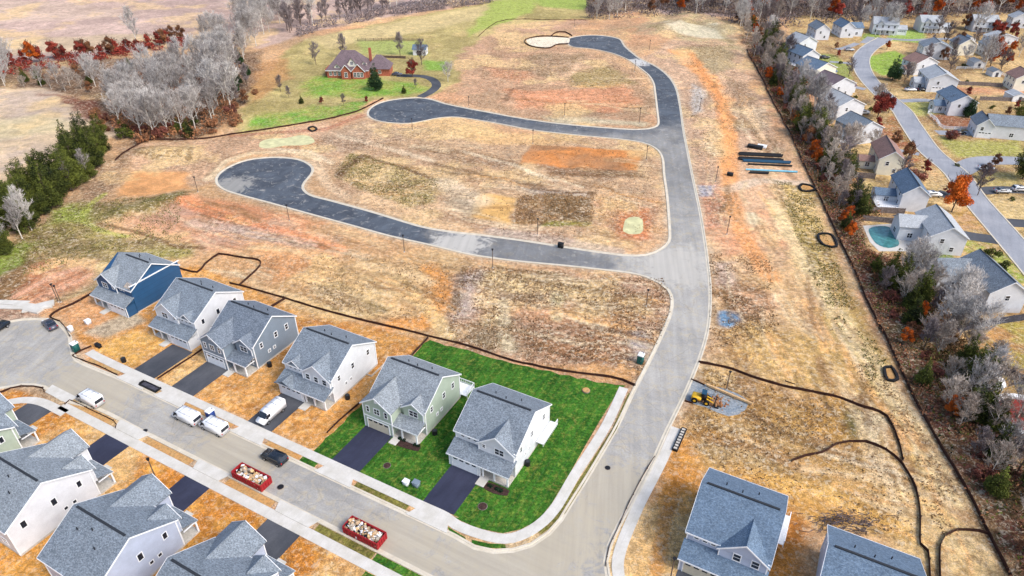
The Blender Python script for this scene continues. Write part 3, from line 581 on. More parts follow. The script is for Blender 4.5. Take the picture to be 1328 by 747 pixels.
# tyre tracks on the orange lots
for k in range(46):
    side = rr.random() < .6; s_ = rr.uniform(-128, -72) if side else rr.uniform(-126, -50); t_ = rr.uniform(58.5, 64) if side else rr.uniform(36, 42.5); L = rr.uniform(3, 9); an = rr.uniform(0, 3.14)
    a_ = W(s_, t_); e_ = W(s_+L*math.cos(an), t_+L*.5*math.sin(an)); P_([tuple(a_), tuple((a_+e_)/2+Vector((rr.uniform(-.5, .5), rr.uniform(-.5, .5)))), tuple(e_)], rr.choice([(150, 92, 38), (232, 180, 110), (170, 108, 48), (226, 190, 140)]), .3, .3, .55, None, world=True, line=.28)
TX[:] = np.where((Y < 150) & (soil[:, 0] > .3), np.maximum(TX, .55), TX)
# relief only in the open dirt
M_flat = [SP([(-165, 0), (60, 0), (60, 86), (-24, 100), (-70, 96), (-105, 92), (-165, 96)])]
flat = np.full(len(X), 1e9)
for q in M_flat: flat = np.minimum(flat, sdist(X, Y, q))
for q in ([(800, 272), (842, 272), (842, 308), (802, 308)], [(330, 176), (410, 172), (412, 190), (334, 194)], [(670, 42), (745, 42), (745, 66), (670, 66)], [(960, 188), (1020, 188), (1020, 222), (960, 222)], [(885, 485), (985, 505), (985, 548), (880, 540)]): flat = np.minimum(flat, sdist(X, Y, [tuple(w) for w in GL(q)]))
rd = sdist(X, Y, [tuple(q) for q in ROADPOLY]); flat = np.minimum(flat, rd)
flat = np.minimum(flat, sdist(X, Y, [tuple(q) for q in GL(est)])); flat = np.minimum(flat, sdist(X, Y, [tuple(q) for q in GL([(410, 60), (520, 60), (585, 95), (560, 132), (480, 128), (410, 112)])]))
mk = np.clip((flat-3)/10, 0, 1)
ZZ = mk*((vnoise(X, Y, 26, 41, 4)-.35)*1.6+(vnoise(X, Y, 4, 42, 4)-.5)*.5)
ZZ = np.maximum(ZZ, -.15*mk)
# two long heaps of soil
for pl, w, h in (([(20, 375), (60, 352), (112, 345)], 6, 1.8), ([(160, 280), (200, 266), (238, 257)], 5, 1.4), ([(186, 200), (246, 198)], 5, 1.2), ([(860, 40), (900, 24), (945, 40)], 9, 2.5), ([(1130, 560), (1150, 580)], 4, .8)):
    d = linedist(X, Y, GL(pl)); ZZ += mk*h*np.exp(-(d/w)**2)*(0.7+.6*vnoise(X, Y, 3, 5, 3))
ZZ[X*0+Y > 620] *= .2
def HT(x, y):
    if y < Y0 or y > ys[3+NR-1]: return 0.0
    r = 3+int(round(math.log(y/Y0)/YK)); r = min(max(r, 0), NRR-1)
    w = max(ys[r], 20)*.86+45; c = int(round((x/w+1)/2*(NC-1)))
    if c < 0 or c >= NC: return 0.0
    return float(ZZ[r*NC+c])
me = bpy.data.meshes.new('ground'); nv = len(X)
me.vertices.add(nv); me.vertices.foreach_set('co', np.stack([X, Y, ZZ], 1).astype(np.float32).ravel())
ii = (np.arange(NRR-1)[:, None]*NC+np.arange(NC-1)[None, :]).ravel()
F = np.stack([ii, ii+1, ii+NC+1, ii+NC], 1); nf = len(F)
me.loops.add(nf*4); me.loops.foreach_set('vertex_index', F.astype(np.int32).ravel())
me.polygons.add(nf); me.polygons.foreach_set('loop_start', np.arange(0, nf*4, 4, dtype=np.int32)); me.polygons.foreach_set('loop_total', np.full(nf, 4, np.int32))
me.polygons.foreach_set('use_smooth', np.ones(nf, bool)); me.update(calc_edges=True)
ca = me.color_attributes.new('Soil', 'FLOAT_COLOR', 'POINT'); ca.data.foreach_set('color', np.concatenate([C, TX[:, None]], 1).astype(np.float32).ravel())
m, nt, b = newmat('soil_and_grass')
at = N(nt, 'ShaderNodeAttribute', attribute_name='Soil'); p = pos(nt)
ga = noise(nt, p, .8, 8, .7, .3); gb = noise(nt, p, .28, 6, .65, .8); gc = noise(nt, p, 4.0, 5, .75)
gs = noise(nt, along(nt, p, R(-14), .1), .6, 6, .7, .6)
col = at.outputs['Color']; tx = at.outputs['Alpha']
amp = lambda fac, lo, hi, a0, a1: ramp(nt, fac, [(a0, gr(lo)), (a1, gr(hi))])
c1 = mix(nt, col, amp(ga, .42, 1.4, .4, .6), math_(nt, 'MULTIPLY_ADD', tx, .85, .02), 'MULTIPLY')
c1 = mix(nt, c1, amp(gb, .78, 1.16, .38, .62), .8, 'MULTIPLY')
c1 = mix(nt, c1, amp(gc, .55, 1.4, .41, .59), math_(nt, 'MULTIPLY_ADD', tx, .6, .3), 'MULTIPLY')
c1 = mix(nt, c1, amp(gs, .8, 1.14, .38, .62), .22, 'MULTIPLY')
# scattered dark roots, ruts and pale clods
v = math_(nt, 'MULTIPLY', ramp(nt, noise(nt, p, .75, 8, .85, .8), [(.505, gr(0)), (.56, gr(1))]), math_(nt, 'MULTIPLY', math_(nt, 'MULTIPLY', tx, 1.0), ramp(nt, noise(nt, p, .05, 4, .6), [(.42, gr(.1)), (.6, gr(1))])))
c1 = mix(nt, c1, rgb(96, 68, 48), v)
v3 = math_(nt, 'MULTIPLY', ramp(nt, noise(nt, p, 1.1, 8, .8, .6), [(.52, gr(0)), (.58, gr(1))]), math_(nt, 'MULTIPLY_ADD', tx, .6, .0))
c1 = mix(nt, c1, rgb(236, 220, 192), v3)
nt.links.new(c1, b.inputs['Base Color']); b.inputs['Roughness'].default_value = .95; b.inputs['Specular IOR Level'].default_value = .1
hh = math_(nt, 'ADD', ga, math_(nt, 'MULTIPLY', gc, .4)); bump(nt, b, hh, .8, .5)
me.materials.append(m); GO = bpy.data.objects.new('ground', me); COL.objects.link(GO); tag(GO, 'bare orange and tan graded soil with patches of olive grass', kind='structure')
# ------------------------------------------------------------------ road, kerb, pavements
m, nt, b = newmat('road_surface'); p = pos(nt); sx = N(nt, 'ShaderNodeSeparateXYZ'); nt.links.new(p, sx.inputs[0])
def sstep(x, a, b_):
    r = N(nt, 'ShaderNodeMapRange', interpolation_type='SMOOTHSTEP'); nt.links.new(x, r.inputs[0]); r.inputs[1].default_value = a; r.inputs[2].default_value = b_; return r.outputs[0]
wob = math_(nt, 'MULTIPLY', math_(nt, 'SUBTRACT', noise(nt, p, .08, 4), .5), 60)
yy = math_(nt, 'ADD', sx.outputs[1], wob); xx = math_(nt, 'ADD', sx.outputs[0], wob)
k1 = sstep(yy, 205, 262); k2 = math_(nt, 'MULTIPLY', sstep(xx, -8, -26), sstep(sx.outputs[1], 128, 136))
kk = math_(nt, 'MAXIMUM', k1, k2); km = math_(nt, 'MULTIPLY', sstep(yy, 150, 200), .42)
kn = math_(nt, 'MULTIPLY', math_(nt, 'MULTIPLY', sstep(xx, 30, 20), sstep(sx.outputs[1], 128, 136)), .62)
kk = math_(nt, 'MAXIMUM', math_(nt, 'MAXIMUM', kk, km), kn)
f = noise(nt, p, .12, 6, .65, 1); g = noise(nt, p, 3.2, 6, .75); h = noise(nt, p, .5, 6, .7, 1)
base = mix(nt, rgb(148, 146, 142), rgb(168, 165, 159), ramp(nt, f, [(.35, gr(0)), (.65, gr(1))]))
warm = mix(nt, base, rgb(178, 166, 142), ramp(nt, h, [(.5, gr(0)), (.62, gr(.6))]))
crk = N(nt, 'ShaderNodeTexVoronoi', feature='DISTANCE_TO_EDGE'); crk.inputs['Scale'].default_value = .16; nt.links.new(N(nt, 'ShaderNodeVectorMath', operation='ADD').outputs[0], crk.inputs['Vector']); vm_ = crk.inputs['Vector'].links[0].from_node; nt.links.new(p, vm_.inputs[0]); nz_ = N(nt, 'ShaderNodeTexNoise'); nz_.inputs['Scale'].default_value = .4; nt.links.new(p, nz_.inputs['Vector']); nt.links.new(nz_.outputs['Color'], vm_.inputs[1])
warm = mix(nt, warm, rgb(118, 114, 108), math_(nt, 'MULTIPLY', math_(nt, 'LESS_THAN', crk.outputs['Distance'], .010), .25))
dark = mix(nt, rgb(56, 62, 72), rgb(84, 92, 102), ramp(nt, f, [(.35, gr(0)), (.65, gr(1))]))
dusty = ramp(nt, noise(nt, p, .22, 6, .75, 2.5), [(.56, gr(0)), (.66, gr(.75))])
dark = mix(nt, dark, rgb(168, 164, 158), dusty)
c = mix(nt, warm, dark, kk); c = mix(nt, c, ramp(nt, g, [(.3, gr(.82)), (.7, gr(1.14))]), 1, 'MULTIPLY')
for (cx_, cy_), rad_c, colr in (((596, 315), 9, rgb(186, 182, 174)), ((875, 345), 12, rgb(178, 174, 166)), ((828, 81), 8, rgb(200, 198, 194)), ((300, 240), 9, rgb(150, 148, 142)), ((650, 738), 16, rgb(170, 161, 143)), ((728, 690), 9, rgb(170, 161, 143)), ((500, 730), 12, rgb(170, 161, 143)), ((120, 500), 14, rgb(170, 161, 143)), ((300, 590), 10, rgb(170, 161, 143)), ((800, 640), 10, rgb(170, 161, 143))):
    q_ = G(cx_, cy_); vd = N(nt, 'ShaderNodeVectorMath', operation='DISTANCE'); nt.links.new(p, vd.inputs[0]); vd.inputs[1].default_value = (q_.x, q_.y, 0)
    fr = math_(nt, 'ADD', math_(nt, 'DIVIDE', vd.outputs['Value'], rad_c), math_(nt, 'MULTIPLY', math_(nt, 'SUBTRACT', noise(nt, p, .28, 6, .75, 1.5), .5), 2.6))
    c = mix(nt, c, colr, math_(nt, 'MULTIPLY', sstep(fr, .95, .55), .8))
# long tyre streaks
near = math_(nt, 'MULTIPLY', sstep(sx.outputs[1], 112, 96), sstep(sx.outputs[0], 14, -4))
for ang, fac in ((HA, near), (R(82), math_(nt, 'SUBTRACT', 1.0, near))):
    s = noise(nt, along(nt, p, ang, .05), .8, 5); c = mix(nt, c, ramp(nt, s, [(.38, gr(.9)), (.62, gr(1.07))]), math_(nt, 'MULTIPLY', fac, .8), 'MULTIPLY')
nt.links.new(c, b.inputs['Base Color']); b.inputs['Roughness'].default_value = .85; bump(nt, b, g, .3, .02); M['road'] = m
RO = sheet('road', ROADPOLY, .03, M['road']); tag(RO, 'pale grey street and dark new asphalt lanes with cul-de-sacs', kind='structure')
sg = sum(ROADPOLY[i-1].x*ROADPOLY[i].y-ROADPOLY[i].x*ROADPOLY[i-1].y for i in range(len(ROADPOLY)))
sgn = 1 if sg < 0 else -1   # outward side
KO = ribbon('kerb', ROADPOLY, [(0, .02), (sgn*.0, .045), (sgn*.42, .05), (sgn*.47, .15), (sgn*.78, .15), (sgn*.8, -.3)], M['kerb'], closed=True); tag(KO, 'pale concrete kerb and gutter along every road edge', kind='structure')
def walk(name, c, w, mat=None, z=.07, label=None):
    c = smooth_line(c, 1.0); o = ribbon(name, c, [(-w/2, -.1), (-w/2, z), (w/2, z), (w/2, -.1)], mat or M['walk']); return tag(o, label, kind='structure')
NS = [tuple(W(-129.5, 57.0)), tuple(W(-127, 56.8))]+[tuple(W(s, 56.75)) for s in (-120, -100, -80, -60, -46, -42)]+[tuple(q) for q in GL([(592, 681), (624, 693), (655, 699), (681, 692), (705, 676), (723, 655), (745, 617), (785, 554), (809, 503)])]
walk('sidewalk', NS, 1.75, label='pale concrete sidewalk along the far side of the street')
walk('sidewalk', [tuple(W(s, 44.3)) for s in (-119, -100, -80, -60, -40)], 1.75, label='pale concrete sidewalk along the near side of the street')
walk('sidewalk', GL([(0, 524), (30, 519), (55, 522), (84, 536)]), 1.75, label='curved concrete sidewalk round the cul-de-sac')
walk('sidewalk', GL([(894, 545), (877, 555), (857, 600), (831, 650), (813, 690), (804, 715), (801, 735), (806, 765)])[1:], 1.75, label='new concrete sidewalk beside the right house lot')
def rect(s0, s1, t0, t1): return [W(s0, t0), W(s1, t0), W(s1, t1), W(s0, t1)]
DR = [(-116.3, -110.3, 1, 'drive'), (-105.4, -99.4, 1, 'drive'), (-85.2, -79.4, 1, 'drive'), (-65.5, -59.6, 1, 'drivenew'), (-46.8, -41.0, 1, 'drivenew'),
      (-125.2, -119.2, -1, 'drive'), (-105.0, -98.8, -1, 'drivenew'), (-84.7, -79.0, -1, 'drivenew'), (-66.2, -59.6, -1, 'drive')]
for s0, s1, sd, mt in DR:
    if sd > 0:
        tag(sheet('driveway', rect(s0, s1, 57.65, 66.9), .035, M[mt], th=.1), 'dark asphalt driveway', kind='structure')
        tag(sheet('driveway_apron', [W(s0-.9, 54.25), W(s1+.9, 54.25), W(s1+.1, 55.9), W(s0-.1, 55.9)], .155, M['walk'], th=.1), kind='structure')
    else:
        tag(sheet('driveway', rect(s0, s1, 36.8, 43.45), .035, M[mt], th=.1), 'dark asphalt driveway', kind='structure')
        tag(sheet('driveway_apron', [W(s0-.9, 47.05), W(s1+.9, 47.05), W(s1+.1, 45.1), W(s0-.1, 45.1)], .155, M['walk'], th=.1), kind='structure')
tag(sheet('driveway', rect(-7.2, -1.0, 55.5, 65), .035, M['drive'], th=.1), kind='structure')
# verge strips between kerb and sidewalk
VS = [(-127, -117.8, 'strip'), (-98.9, -86.8, 'strip'), (-78.2, -70.6, 'strip'), (-70.3, -67.0, 'lawn'), (-58.5, -48.2, 'verge')]
for s0, s1, mt in VS: tag(sheet('verge', rect(s0, s1, 54.85, 55.85), .045, M[mt], th=.1), kind='structure')
VS = [(-118.5, -106.4, 'strip'), (-97.6, -86.2, 'strip'), (-77.6, -67.5, 'strip'), (-58.4, -47.6, 'verge'), (-47.3, -36, 'lawn')]
for s0, s1, mt in VS: tag(sheet('verge', rect(s0, s1, 45.2, 46.45), .045, M[mt], th=.1), kind='structure')
def between(a, b): return GL(a)+list(reversed(GL(b)))
tag(sheet('verge', between([(580, 683), (603, 697)], [(584, 690), (606, 703)]), .05, M['lawn']), kind='structure')
tag(sheet('verge', between([(612, 700), (633, 705), (655, 706)], [(612, 705), (633, 711), (656, 711)]), .05, M['lawn']), kind='structure')
tag(sheet('verge', between([(697, 690), (714, 676), (727, 662), (748, 627), (772, 590), (794, 556), (815, 510)], [(702, 693), (718, 681), (733, 666), (755, 631), (778, 592), (800, 556), (819, 511)]), .05, M['verge']), kind='structure')
LAWN = [W(-69.6, 57.65), W(-40, 57.65)]+GL([(588, 671), (619, 685), (652, 691.5), (675, 686.5), (698, 675), (716, 652), (736, 619), (759, 578), (779, 544), (803, 505), (812, 500)])+[q+Vector((RNG.uniform(-.3, .3), RNG.uniform(-.35, .35))) for q in smooth_line(GL([(800, 500), (740, 488), (660, 470), (600, 453), (556, 441.5)]), 1.3)]+[q+Vector((RNG.uniform(-.3, .3), RNG.uniform(-.2, .2))) for q in smooth_line([W(-69.8, 92), W(-69.6, 80), W(-69.6, 58.5)], 1.3)]
tag(sheet('lawn', LAWN, .022, M['lawn'], th=.1), 'vivid green fresh turf round the two finished houses', kind='structure')
tag(sheet('lawn', rect(-47, -40, 35, 43.3), .022, M['lawn'], th=.1), 'green turf at the bottom edge by the near sidewalk', kind='structure')
# old estate road
ER = smooth_line(GL([(1148, 50), (1128, 62), (1117, 76), (1121, 95), (1140, 118), (1168, 142), (1180, 160), (1205, 195), (1240, 225), (1262, 256), (1300, 300), (1345, 352), (1400, 420)]), 3)
m_ = [(-3.6, .02), (-3.6, .05), (3.6, .05), (3.6, .02)]
tag(ribbon('old_road', ER, m_, M['oldroad']), 'pale grey curving road through the older neighbourhood', kind='structure')
for sd in (-1, 1): tag(ribbon('old_kerb', ER, [(sd*3.6, .02), (sd*3.6, .13), (sd*4.0, .13), (sd*4.0, 0)], M['kerb']), kind='structure')
tag(ribbon('side_road', smooth_line(GL([(1244, 222), (1268, 210), (1300, 208), (1380, 212)]), 3), [(-3.6, .02), (-3.6, .06), (3.6, .06), (3.6, .02)], M['oldroad']), 'side street branching right from the older road', kind='structure')
for pl, w in (([(1112, 56), (1096, 62), (1085, 64)], 3.5), ([(1168, 131), (1200, 130), (1222, 133)], 4), ([(1076, 80), (1100, 82), (1106, 84)], 3.2), ([(1090, 110), (1114, 114), (1122, 116)], 3.5), ([(1136, 190), (1170, 196), (1192, 200)], 3), ([(1246, 304), (1270, 308), (1298, 312)], 5), ([(1216, 250), (1240, 256), (1252, 258)], 5), ([(1272, 248), (1300, 246), (1360, 248)], 5), ([(1300, 288), (1360, 292)], 5), ([(1215, 172), (1262, 173)], 4.5), ([(1130, 48), (1120, 56)], 4), ([(1232, 50), (1180, 52), (1150, 50)], 4)):
    tag(ribbon('driveway', smooth_line(GL(pl), 2), [(-w/2, 0), (-w/2, .04), (w/2, .04), (w/2, 0)], M['oldroad'] if w != 5 else M['drive']), kind='structure')
tag(ribbon('driveway', smooth_line(GL([(545, 126), (557, 120), (566, 112), (562, 104), (548, 99), (515, 98)]), 3), [(-2, 0), (-2, .06), (2, .06), (2, 0)], M['drive']), 'grey lane curling up to the brick house', kind='structure')
tag(sheet('gravel_apron', smooth_line(GL([(899, 494), (912, 498), (945, 506), (968, 518), (966, 532), (945, 540), (915, 528), (889, 518)]), 1.5, True), .045, M['gravelblue'], th=.3), 'blue grey gravel entrance where the loader stands', kind='structure')
# ------------------------------------------------------------------ house kit
MEMO = {}
def window(root, mir, x, y, z, w, h, axis, sgn_, nx=2, ny=2, shut=None):
    """a framed window on a wall: axis 'y' walls face -y/+y, axis 'x' walls face -x/+x; x,y,z is the centre on the wall"""
    key = (axis, sgn_, round(w, 2), round(h, 2), nx, ny, mir is None, str(shut))
    def q(mb, a0, b0, a1, b1, d0, d1):
        if axis == 'y': mb.box(a0, min(sgn_*d0, sgn_*d1), b0, a1, max(sgn_*d0, sgn_*d1), b1)
        else: mb.box(min(sgn_*d0, sgn_*d1), a0, b0, max(sgn_*d0, sgn_*d1), a1, b1)
    if key not in MEMO:
        f = MB(); t = .13
        q(f, -w/2-t, -h/2-t, w/2+t, -h/2, -.02, .07); q(f, -w/2-t, h/2, w/2+t, h/2+t, -.02, .07)
        q(f, -w/2-t, -h/2, -w/2, h/2, -.02, .07); q(f, w/2, -h/2, w/2+t, h/2, -.02, .07)
        for i in range(1, nx): c = -w/2+w*i/nx; q(f, c-.045, -h/2, c+.045, h/2, 0, .05)
        for i in range(1, ny): c = -h/2+h*i/ny; q(f, -w/2, c-.03, w/2, c+.03, 0, .045)
        p = MB(); q(p, -w/2, -h/2, w/2, h/2, -.01, .02)
        MEMO[key] = (f, p)
        fo = f.build('window', M['trim']); po = p.build('pane', M['glass'], fo); MEMO[key] = (fo, po, [True])
    fo, po, first = MEMO[key]
    if first[0]: first[0] = False; a, c = fo, po
    else:
        a = fo.copy(); COL.objects.link(a); c = po.copy(); COL.objects.link(c); c.parent = a
    a.parent = root; a.location = ((mir-x) if mir is not None else x, y, z)
    return a
def garage_door(root, mir, x0, x1, y, z1, mat, open_=False):
    f = MB(); f.box(x0-.15, y-.09, 0, x0, y+.02, z1+.15); f.box(x1, y-.09, 0, x1+.15, y+.02, z1+.15); f.box(x0, y-.09, z1, x1, y+.02, z1+.15)
    fo = f.build('garage_door', M['trim'], root, mir)
    p = MB()
    for k in range(4): p.box(x0, y-.03, z1*k/4+.02, x1, y+.0, z1*(k+1)/4-.02)
    p.box(x0, y-.01, 0, x1, y+.005, z1); p.build('door_panel', mat, fo, mir)
    for k in range(4): g = MB(); c = x0+(x1-x0)*(k+.5)/4; g.box(c-.38, y-.045, z1*.79, c+.38, y-.03, z1*.94); g.build('glass', M['glass'], fo, mir)
def front_door(root, mir, x, y, z0, w=1.0):
    f = MB(); f.box(x-w/2-.12, y-.08, z0, x-w/2, y+.02, z0+2.2); f.box(x+w/2, y-.08, z0, x+w/2+.12, y+.02, z0+2.2); f.box(x-w/2, y-.08, z0+2.08, x+w/2, y+.02, z0+2.2)
    f.build('door_frame', M['trim'], root, mir)
    d = MB(); d.box(x-w/2, y-.04, z0, x+w/2, y+.01, z0+2.08); do = d.build('door', M['dark'], root, mir)
    k = MB(); k.box(x+w/2-.15, y-.09, z0+.95, x+w/2-.08, y-.04, z0+1.1); k.build('handle', M['chrome'], do, mir)
EH, RS = 5.9, 3.6
def gable_roof(mb, x0, x1, yf, ze, zr, slope, ov=.35, th=.2):
    """front-facing gable roof between x0 and x1, running back from yf until it meets a main roof of the given slope (which starts at z=EH, y=0)"""
    c = (x0+x1)/2; k = (zr-ze)/(c-x0); e = ze-k*ov
    yb_r = max(0.05, (zr-EH)/slope); yb_e = max(-.3, (e-EH)/slope)
    for sx, xe in ((-1, x0-ov), (1, x1+ov)):
        pts = [(xe, yf-ov, e+.06), (c, yf-ov, zr+.06), (c, yb_r, zr+.06), (xe, yb_e if ze >= EH-.5 else 0, e+.06)]
        if sx > 0: pts.reverse()
        mb.slab(pts, th)
def hip_line(root, mir, pts, mat, w=.16, name='ridge_cap'):
    m = MB()
    for a, b in zip(pts, pts[1:]): m.tube(a, b, w, w, 5)
    return m.build(name, mat, root, mir)
def new_house(label, s, t, head, model, mirror, wall, wall2, roof='shingle', W_=11.2, D=12.8, gdoor='garage', rs=RS, opts=()):
    loc = W(s, t); root = thing('two_storey_house', label, 'house', (loc.x, loc.y, 0), R(head), 'new two storey houses on the building site')
    mir = W_ if mirror else None
    B = lambda mb, name, mat, par=root: mb.build(name, M[mat] if isinstance(mat, str) else mat, par, mir)
    ov = .35; sl = rs/(D/2); rk = D/2
    # foundation, walls with gable ends
    f = MB(); f.box(-.04, -.04, -.3, W_+.04, D+.04, .35); B(f, 'foundation', 'found')
    f = MB(); f.prism([(0, .3), (D, .3), (D, EH), (rk, EH+rs-.12), (0, EH)], 'x', 0, W_)
    if model == 'A':
        gp = 3.0; gw = 6.1
        f.box(0, -gp, .0, gw, .0, EH); f.prism([(0.0, EH), (gw, EH), (gw/2, EH+2.1)], 'y', -gp, 0)
        f.prism([(7.0, EH-.05), (11.2, EH-.05), (9.1, EH+1.4)], 'y', -.5, 0); f.box(7.0, -.5, 3.0, 11.2, 0, EH)
    else:
        f.box(0, -2.5, 0, 5.9, 0, 3.0); f.prism([(4.6, EH-.6), (W_, EH-.6), (W_, EH-.1), ((W_+4.6)/2, EH+2.35), (4.6, EH-.1)], 'y', -.45, 0); f.box(4.6, -.45, 3.4, W_, 0, EH-.5)
    body = B(f, 'wall', wall)
    # main roof
    r = MB(); zt = EH+.1; e = zt-sl*ov
    xr = W_+ov if 'open' not in opts else W_-2.3
    r.slab([(-ov, -ov, e), (xr, -ov, e), (xr if 'open' not in opts else W_-.6, rk, zt+rs), (-ov, rk, zt+rs)], .2)
    r.slab([(-ov, rk, zt+rs), (W_+ov if 'open' not in opts else W_-.6, rk, zt+rs), (W_+ov, D+ov, e), (-ov, D+ov, e)], .2)
    if model == 'A':
        gable_roof(r, 0, gw, -gp, EH, EH+2.1, sl); gable_roof(r, 7.0, 11.2, -.5, EH-.05, EH+1.4, sl)
    else:
        gable_roof(r, 4.6, W_, -.45, EH-.1, EH+2.35, sl)
        if 'twogable' in opts: gable_roof(r, .6, 3.9, -.0, EH-.1, EH+1.2, sl, .25)
    ro = B(r, 'roof', roof)
    v = MB(); v.box(-ov+.8, rk-.16, zt+rs-.02, xr-.8, rk+.16, zt+rs+.13); v.build('ridge_vent', M['vent'], ro, mir)
    for (px, py) in ((3.0, D*.66), (7.6, D*.72), (5.4, D*.6)):
        zz = zt+(D-py)*sl; v = MB(); v.tube((px, py, zz-.1), (px, py, zz+.5), .09, .09, 6); v.build('vent_pipe', M['vent'], ro, mir)
    # fascia boards
    t_ = MB(); t_.box(-ov, -ov-.06, e-.24, xr, -ov, e+.02); t_.box(-ov, D+ov, e-.24, W_+ov, D+ov+.06, e+.02)
    for xx in (-ov-.05, W_+ov):
        if xx > 0 and 'open' in opts: continue
        for a, b in (((xx, -ov, e), (xx, rk, zt+rs)), ((xx, rk, zt+rs), (xx, D+ov, e))):
            t_.add([(xx, a[1], a[2]-.22), (xx+.05, a[1], a[2]-.22), (xx+.05, a[1], a[2]+.03), (xx, a[1], a[2]+.03), (xx, b[1], b[2]-.22), (xx+.05, b[1], b[2]-.22), (xx+.05, b[1], b[2]+.03), (xx, b[1], b[2]+.03)], [(0, 1, 2, 3), (4, 7, 6, 5), (0, 4, 5, 1), (1, 5, 6, 2), (2, 6, 7, 3), (3, 7, 4, 0)])
    for cx, cy in ((-.03, 0), (W_+.03, 0), (-.03, D), (W_+.03, D)): t_.box(cx-.09, cy-.09, .35, cx+.09, cy+.09, EH-.05)
    def rake(x0, x1, yf, ze, zr):
        c = (x0+x1)/2; k = (zr-ze)/(c-x0)
        for sx, xe in ((-1, x0-ov), (1, x1+ov)):
            z0 = ze-k*ov+.06; y0 = yf-ov-.06; y1 = yf-ov
            t_.add([(xe, y0, z0-.26), (xe, y1, z0-.26), (xe, y1, z0+.02), (xe, y0, z0+.02), (c, y0, zr-.2), (c, y1, zr-.2), (c, y1, zr+.08), (c, y0, zr+.08)], [(0, 1, 2, 3), (4, 7, 6, 5), (0, 4, 5, 1), (1, 5, 6, 2), (2, 6, 7, 3), (3, 7, 4, 0)])
    if model == 'A':
        rake(0, gw, -gp, EH, EH+2.1); rake(7.0, 11.2, -.5, EH-.05, EH+1.4)
        for cx in (0, gw): t_.box(cx-.1, -gp-.03, 0, cx+.1, -gp+.12, EH-.1)
        t_.box(0, -gp-.05, 2.75, gw, -gp+.02, 3.0); t_.box(11.05, -.55, 3, 11.28, -.45, EH-.1)
        B(t_, 'trim', 'trim')
        pr = MB(); pr.slab([(gw+.02, -2.95, 2.85), (W_+.3, -2.95, 2.85), (W_+.3, -.5, 3.75), (gw+.02, -.5, 3.75)], .18); B(pr, 'porch_roof', roof)
        fc = MB(); fc.box(gw, -3.0, 2.58, W_+.3, -2.93, 2.84); fc.box(W_+.05, -2.9, 2.58, W_+.25, -.5, 2.7); B(fc, 'porch_beam', 'trim')
        for px in (gw+1.9, W_-.15): m_ = MB(); m_.box(px-.13, -2.85, .3, px+.13, -2.6, 2.6); B(m_, 'porch_post', 'trim')
        fl = MB(); fl.box(gw+.02, -2.9, -.1, W_, -.05, .3); B(fl, 'porch_floor', 'found')
        garage_door(root, mir, .75, 5.35, -gp, 2.25, M[gdoor]); front_door(root, mir, 6.9, -.02, .3)
        st = MB(); st.box(gw+.1, -4.6, 0, gw+1.6, -2.9, .16); B(st, 'front_step', 'walk')
        for px, w_ in ((1.1, .55), (3.05, 1.1), (5.0, .55)): window(root, mir, px, -gp, 4.6, w_, 1.25, 'y', -1, 2 if w_ > 1 else 1, 2)
        window(root, mir, 9.1, -.5, 4.75, 1.7, 1.2, 'y', -1, 2, 2); window(root, mir, 9.4, 0, 1.8, 1.5, 1.5, 'y', -1, 2, 2)
        pv = MB(); pv.box(gw*.5-.28, -gp-.05, EH+.7, gw*.5+.28, -gp, EH+1.3); B(pv, 'gable_vent', 'trim')
        hip_line(root, mir, [(gw/2, -gp-ov, EH+2.2), (gw/2, 2.1/sl, EH+2.2)], M[roof], .1); hip_line(root, mir, [(9.1, -.85, EH+1.5), (9.1, 1.4/sl, EH+1.5)], M[roof], .1)
    else:
        c0 = (W_+4.6)/2; rake(4.6, W_, -.45, EH-.1, EH+2.35)
        if 'twogable' in opts: rake(.6, 3.9, 0, EH-.1, EH+1.2)
        for cx in (0, 5.9): t_.box(cx-.1, -2.53, 0, cx+.1, -2.4, 2.8)
        t_.box(-.35, -2.95, 2.62, W_+.35, -2.88, 2.86); t_.box(4.55, -.5, 3.5, 4.72, -.3, EH); t_.box(W_-.12, -.5, 3.5, W_+.06, -.3, EH)
        B(t_, 'trim', 'trim')
        pr = MB(); pr.slab([(-.35, -2.9, 2.86), (W_+.35, -2.9, 2.86), (W_+.35, -.0, 4.15), (-.35, 0, 4.15)], .18)
        pr2 = pr
        if 'frontgable' in opts:
            c = 1.9
            for sx, xe in ((-1, -.5), (1, 4.3)):
                q = [(xe, -3.2, 2.85), (c, -3.2, 4.0), (c, -.4, 4.0), (xe, -2.9 if sx else 0, 2.85)]
                if sx > 0: q.reverse()
                pr.slab(q, .16)
        B(pr, 'porch_roof', roof)
        wv = MB(); wv.prism([(-2.5, 2.7), (0, 2.7), (0, 4.0)], 'x', 0, .12); B(wv, 'porch_side', wall); wv = MB(); wv.prism([(-2.5, 2.7), (0, 2.7), (0, 4.0)], 'x', W_-.12, W_); B(wv, 'porch_side', wall)
        for px in (6.5, 8.6, W_-.15): m_ = MB(); m_.box(px-.12, -2.5, .3, px+.12, -2.27, 2.7); B(m_, 'porch_post', 'trim')
        fl = MB(); fl.box(5.92, -2.5, -.1, W_, -.05, .3); B(fl, 'porch_floor', 'found')
        garage_door(root, mir, .6, 5.4, -2.5, 2.25, M[gdoor]); front_door(root, mir, 6.9, -.02, .3); window(root, mir, 9.4, 0, 1.8, 1.6, 1.5, 'y', -1, 2, 2)
        st = MB(); st.box(6.0, -4.3, 0, 7.6, -2.5, .16); B(st, 'front_step', 'walk')
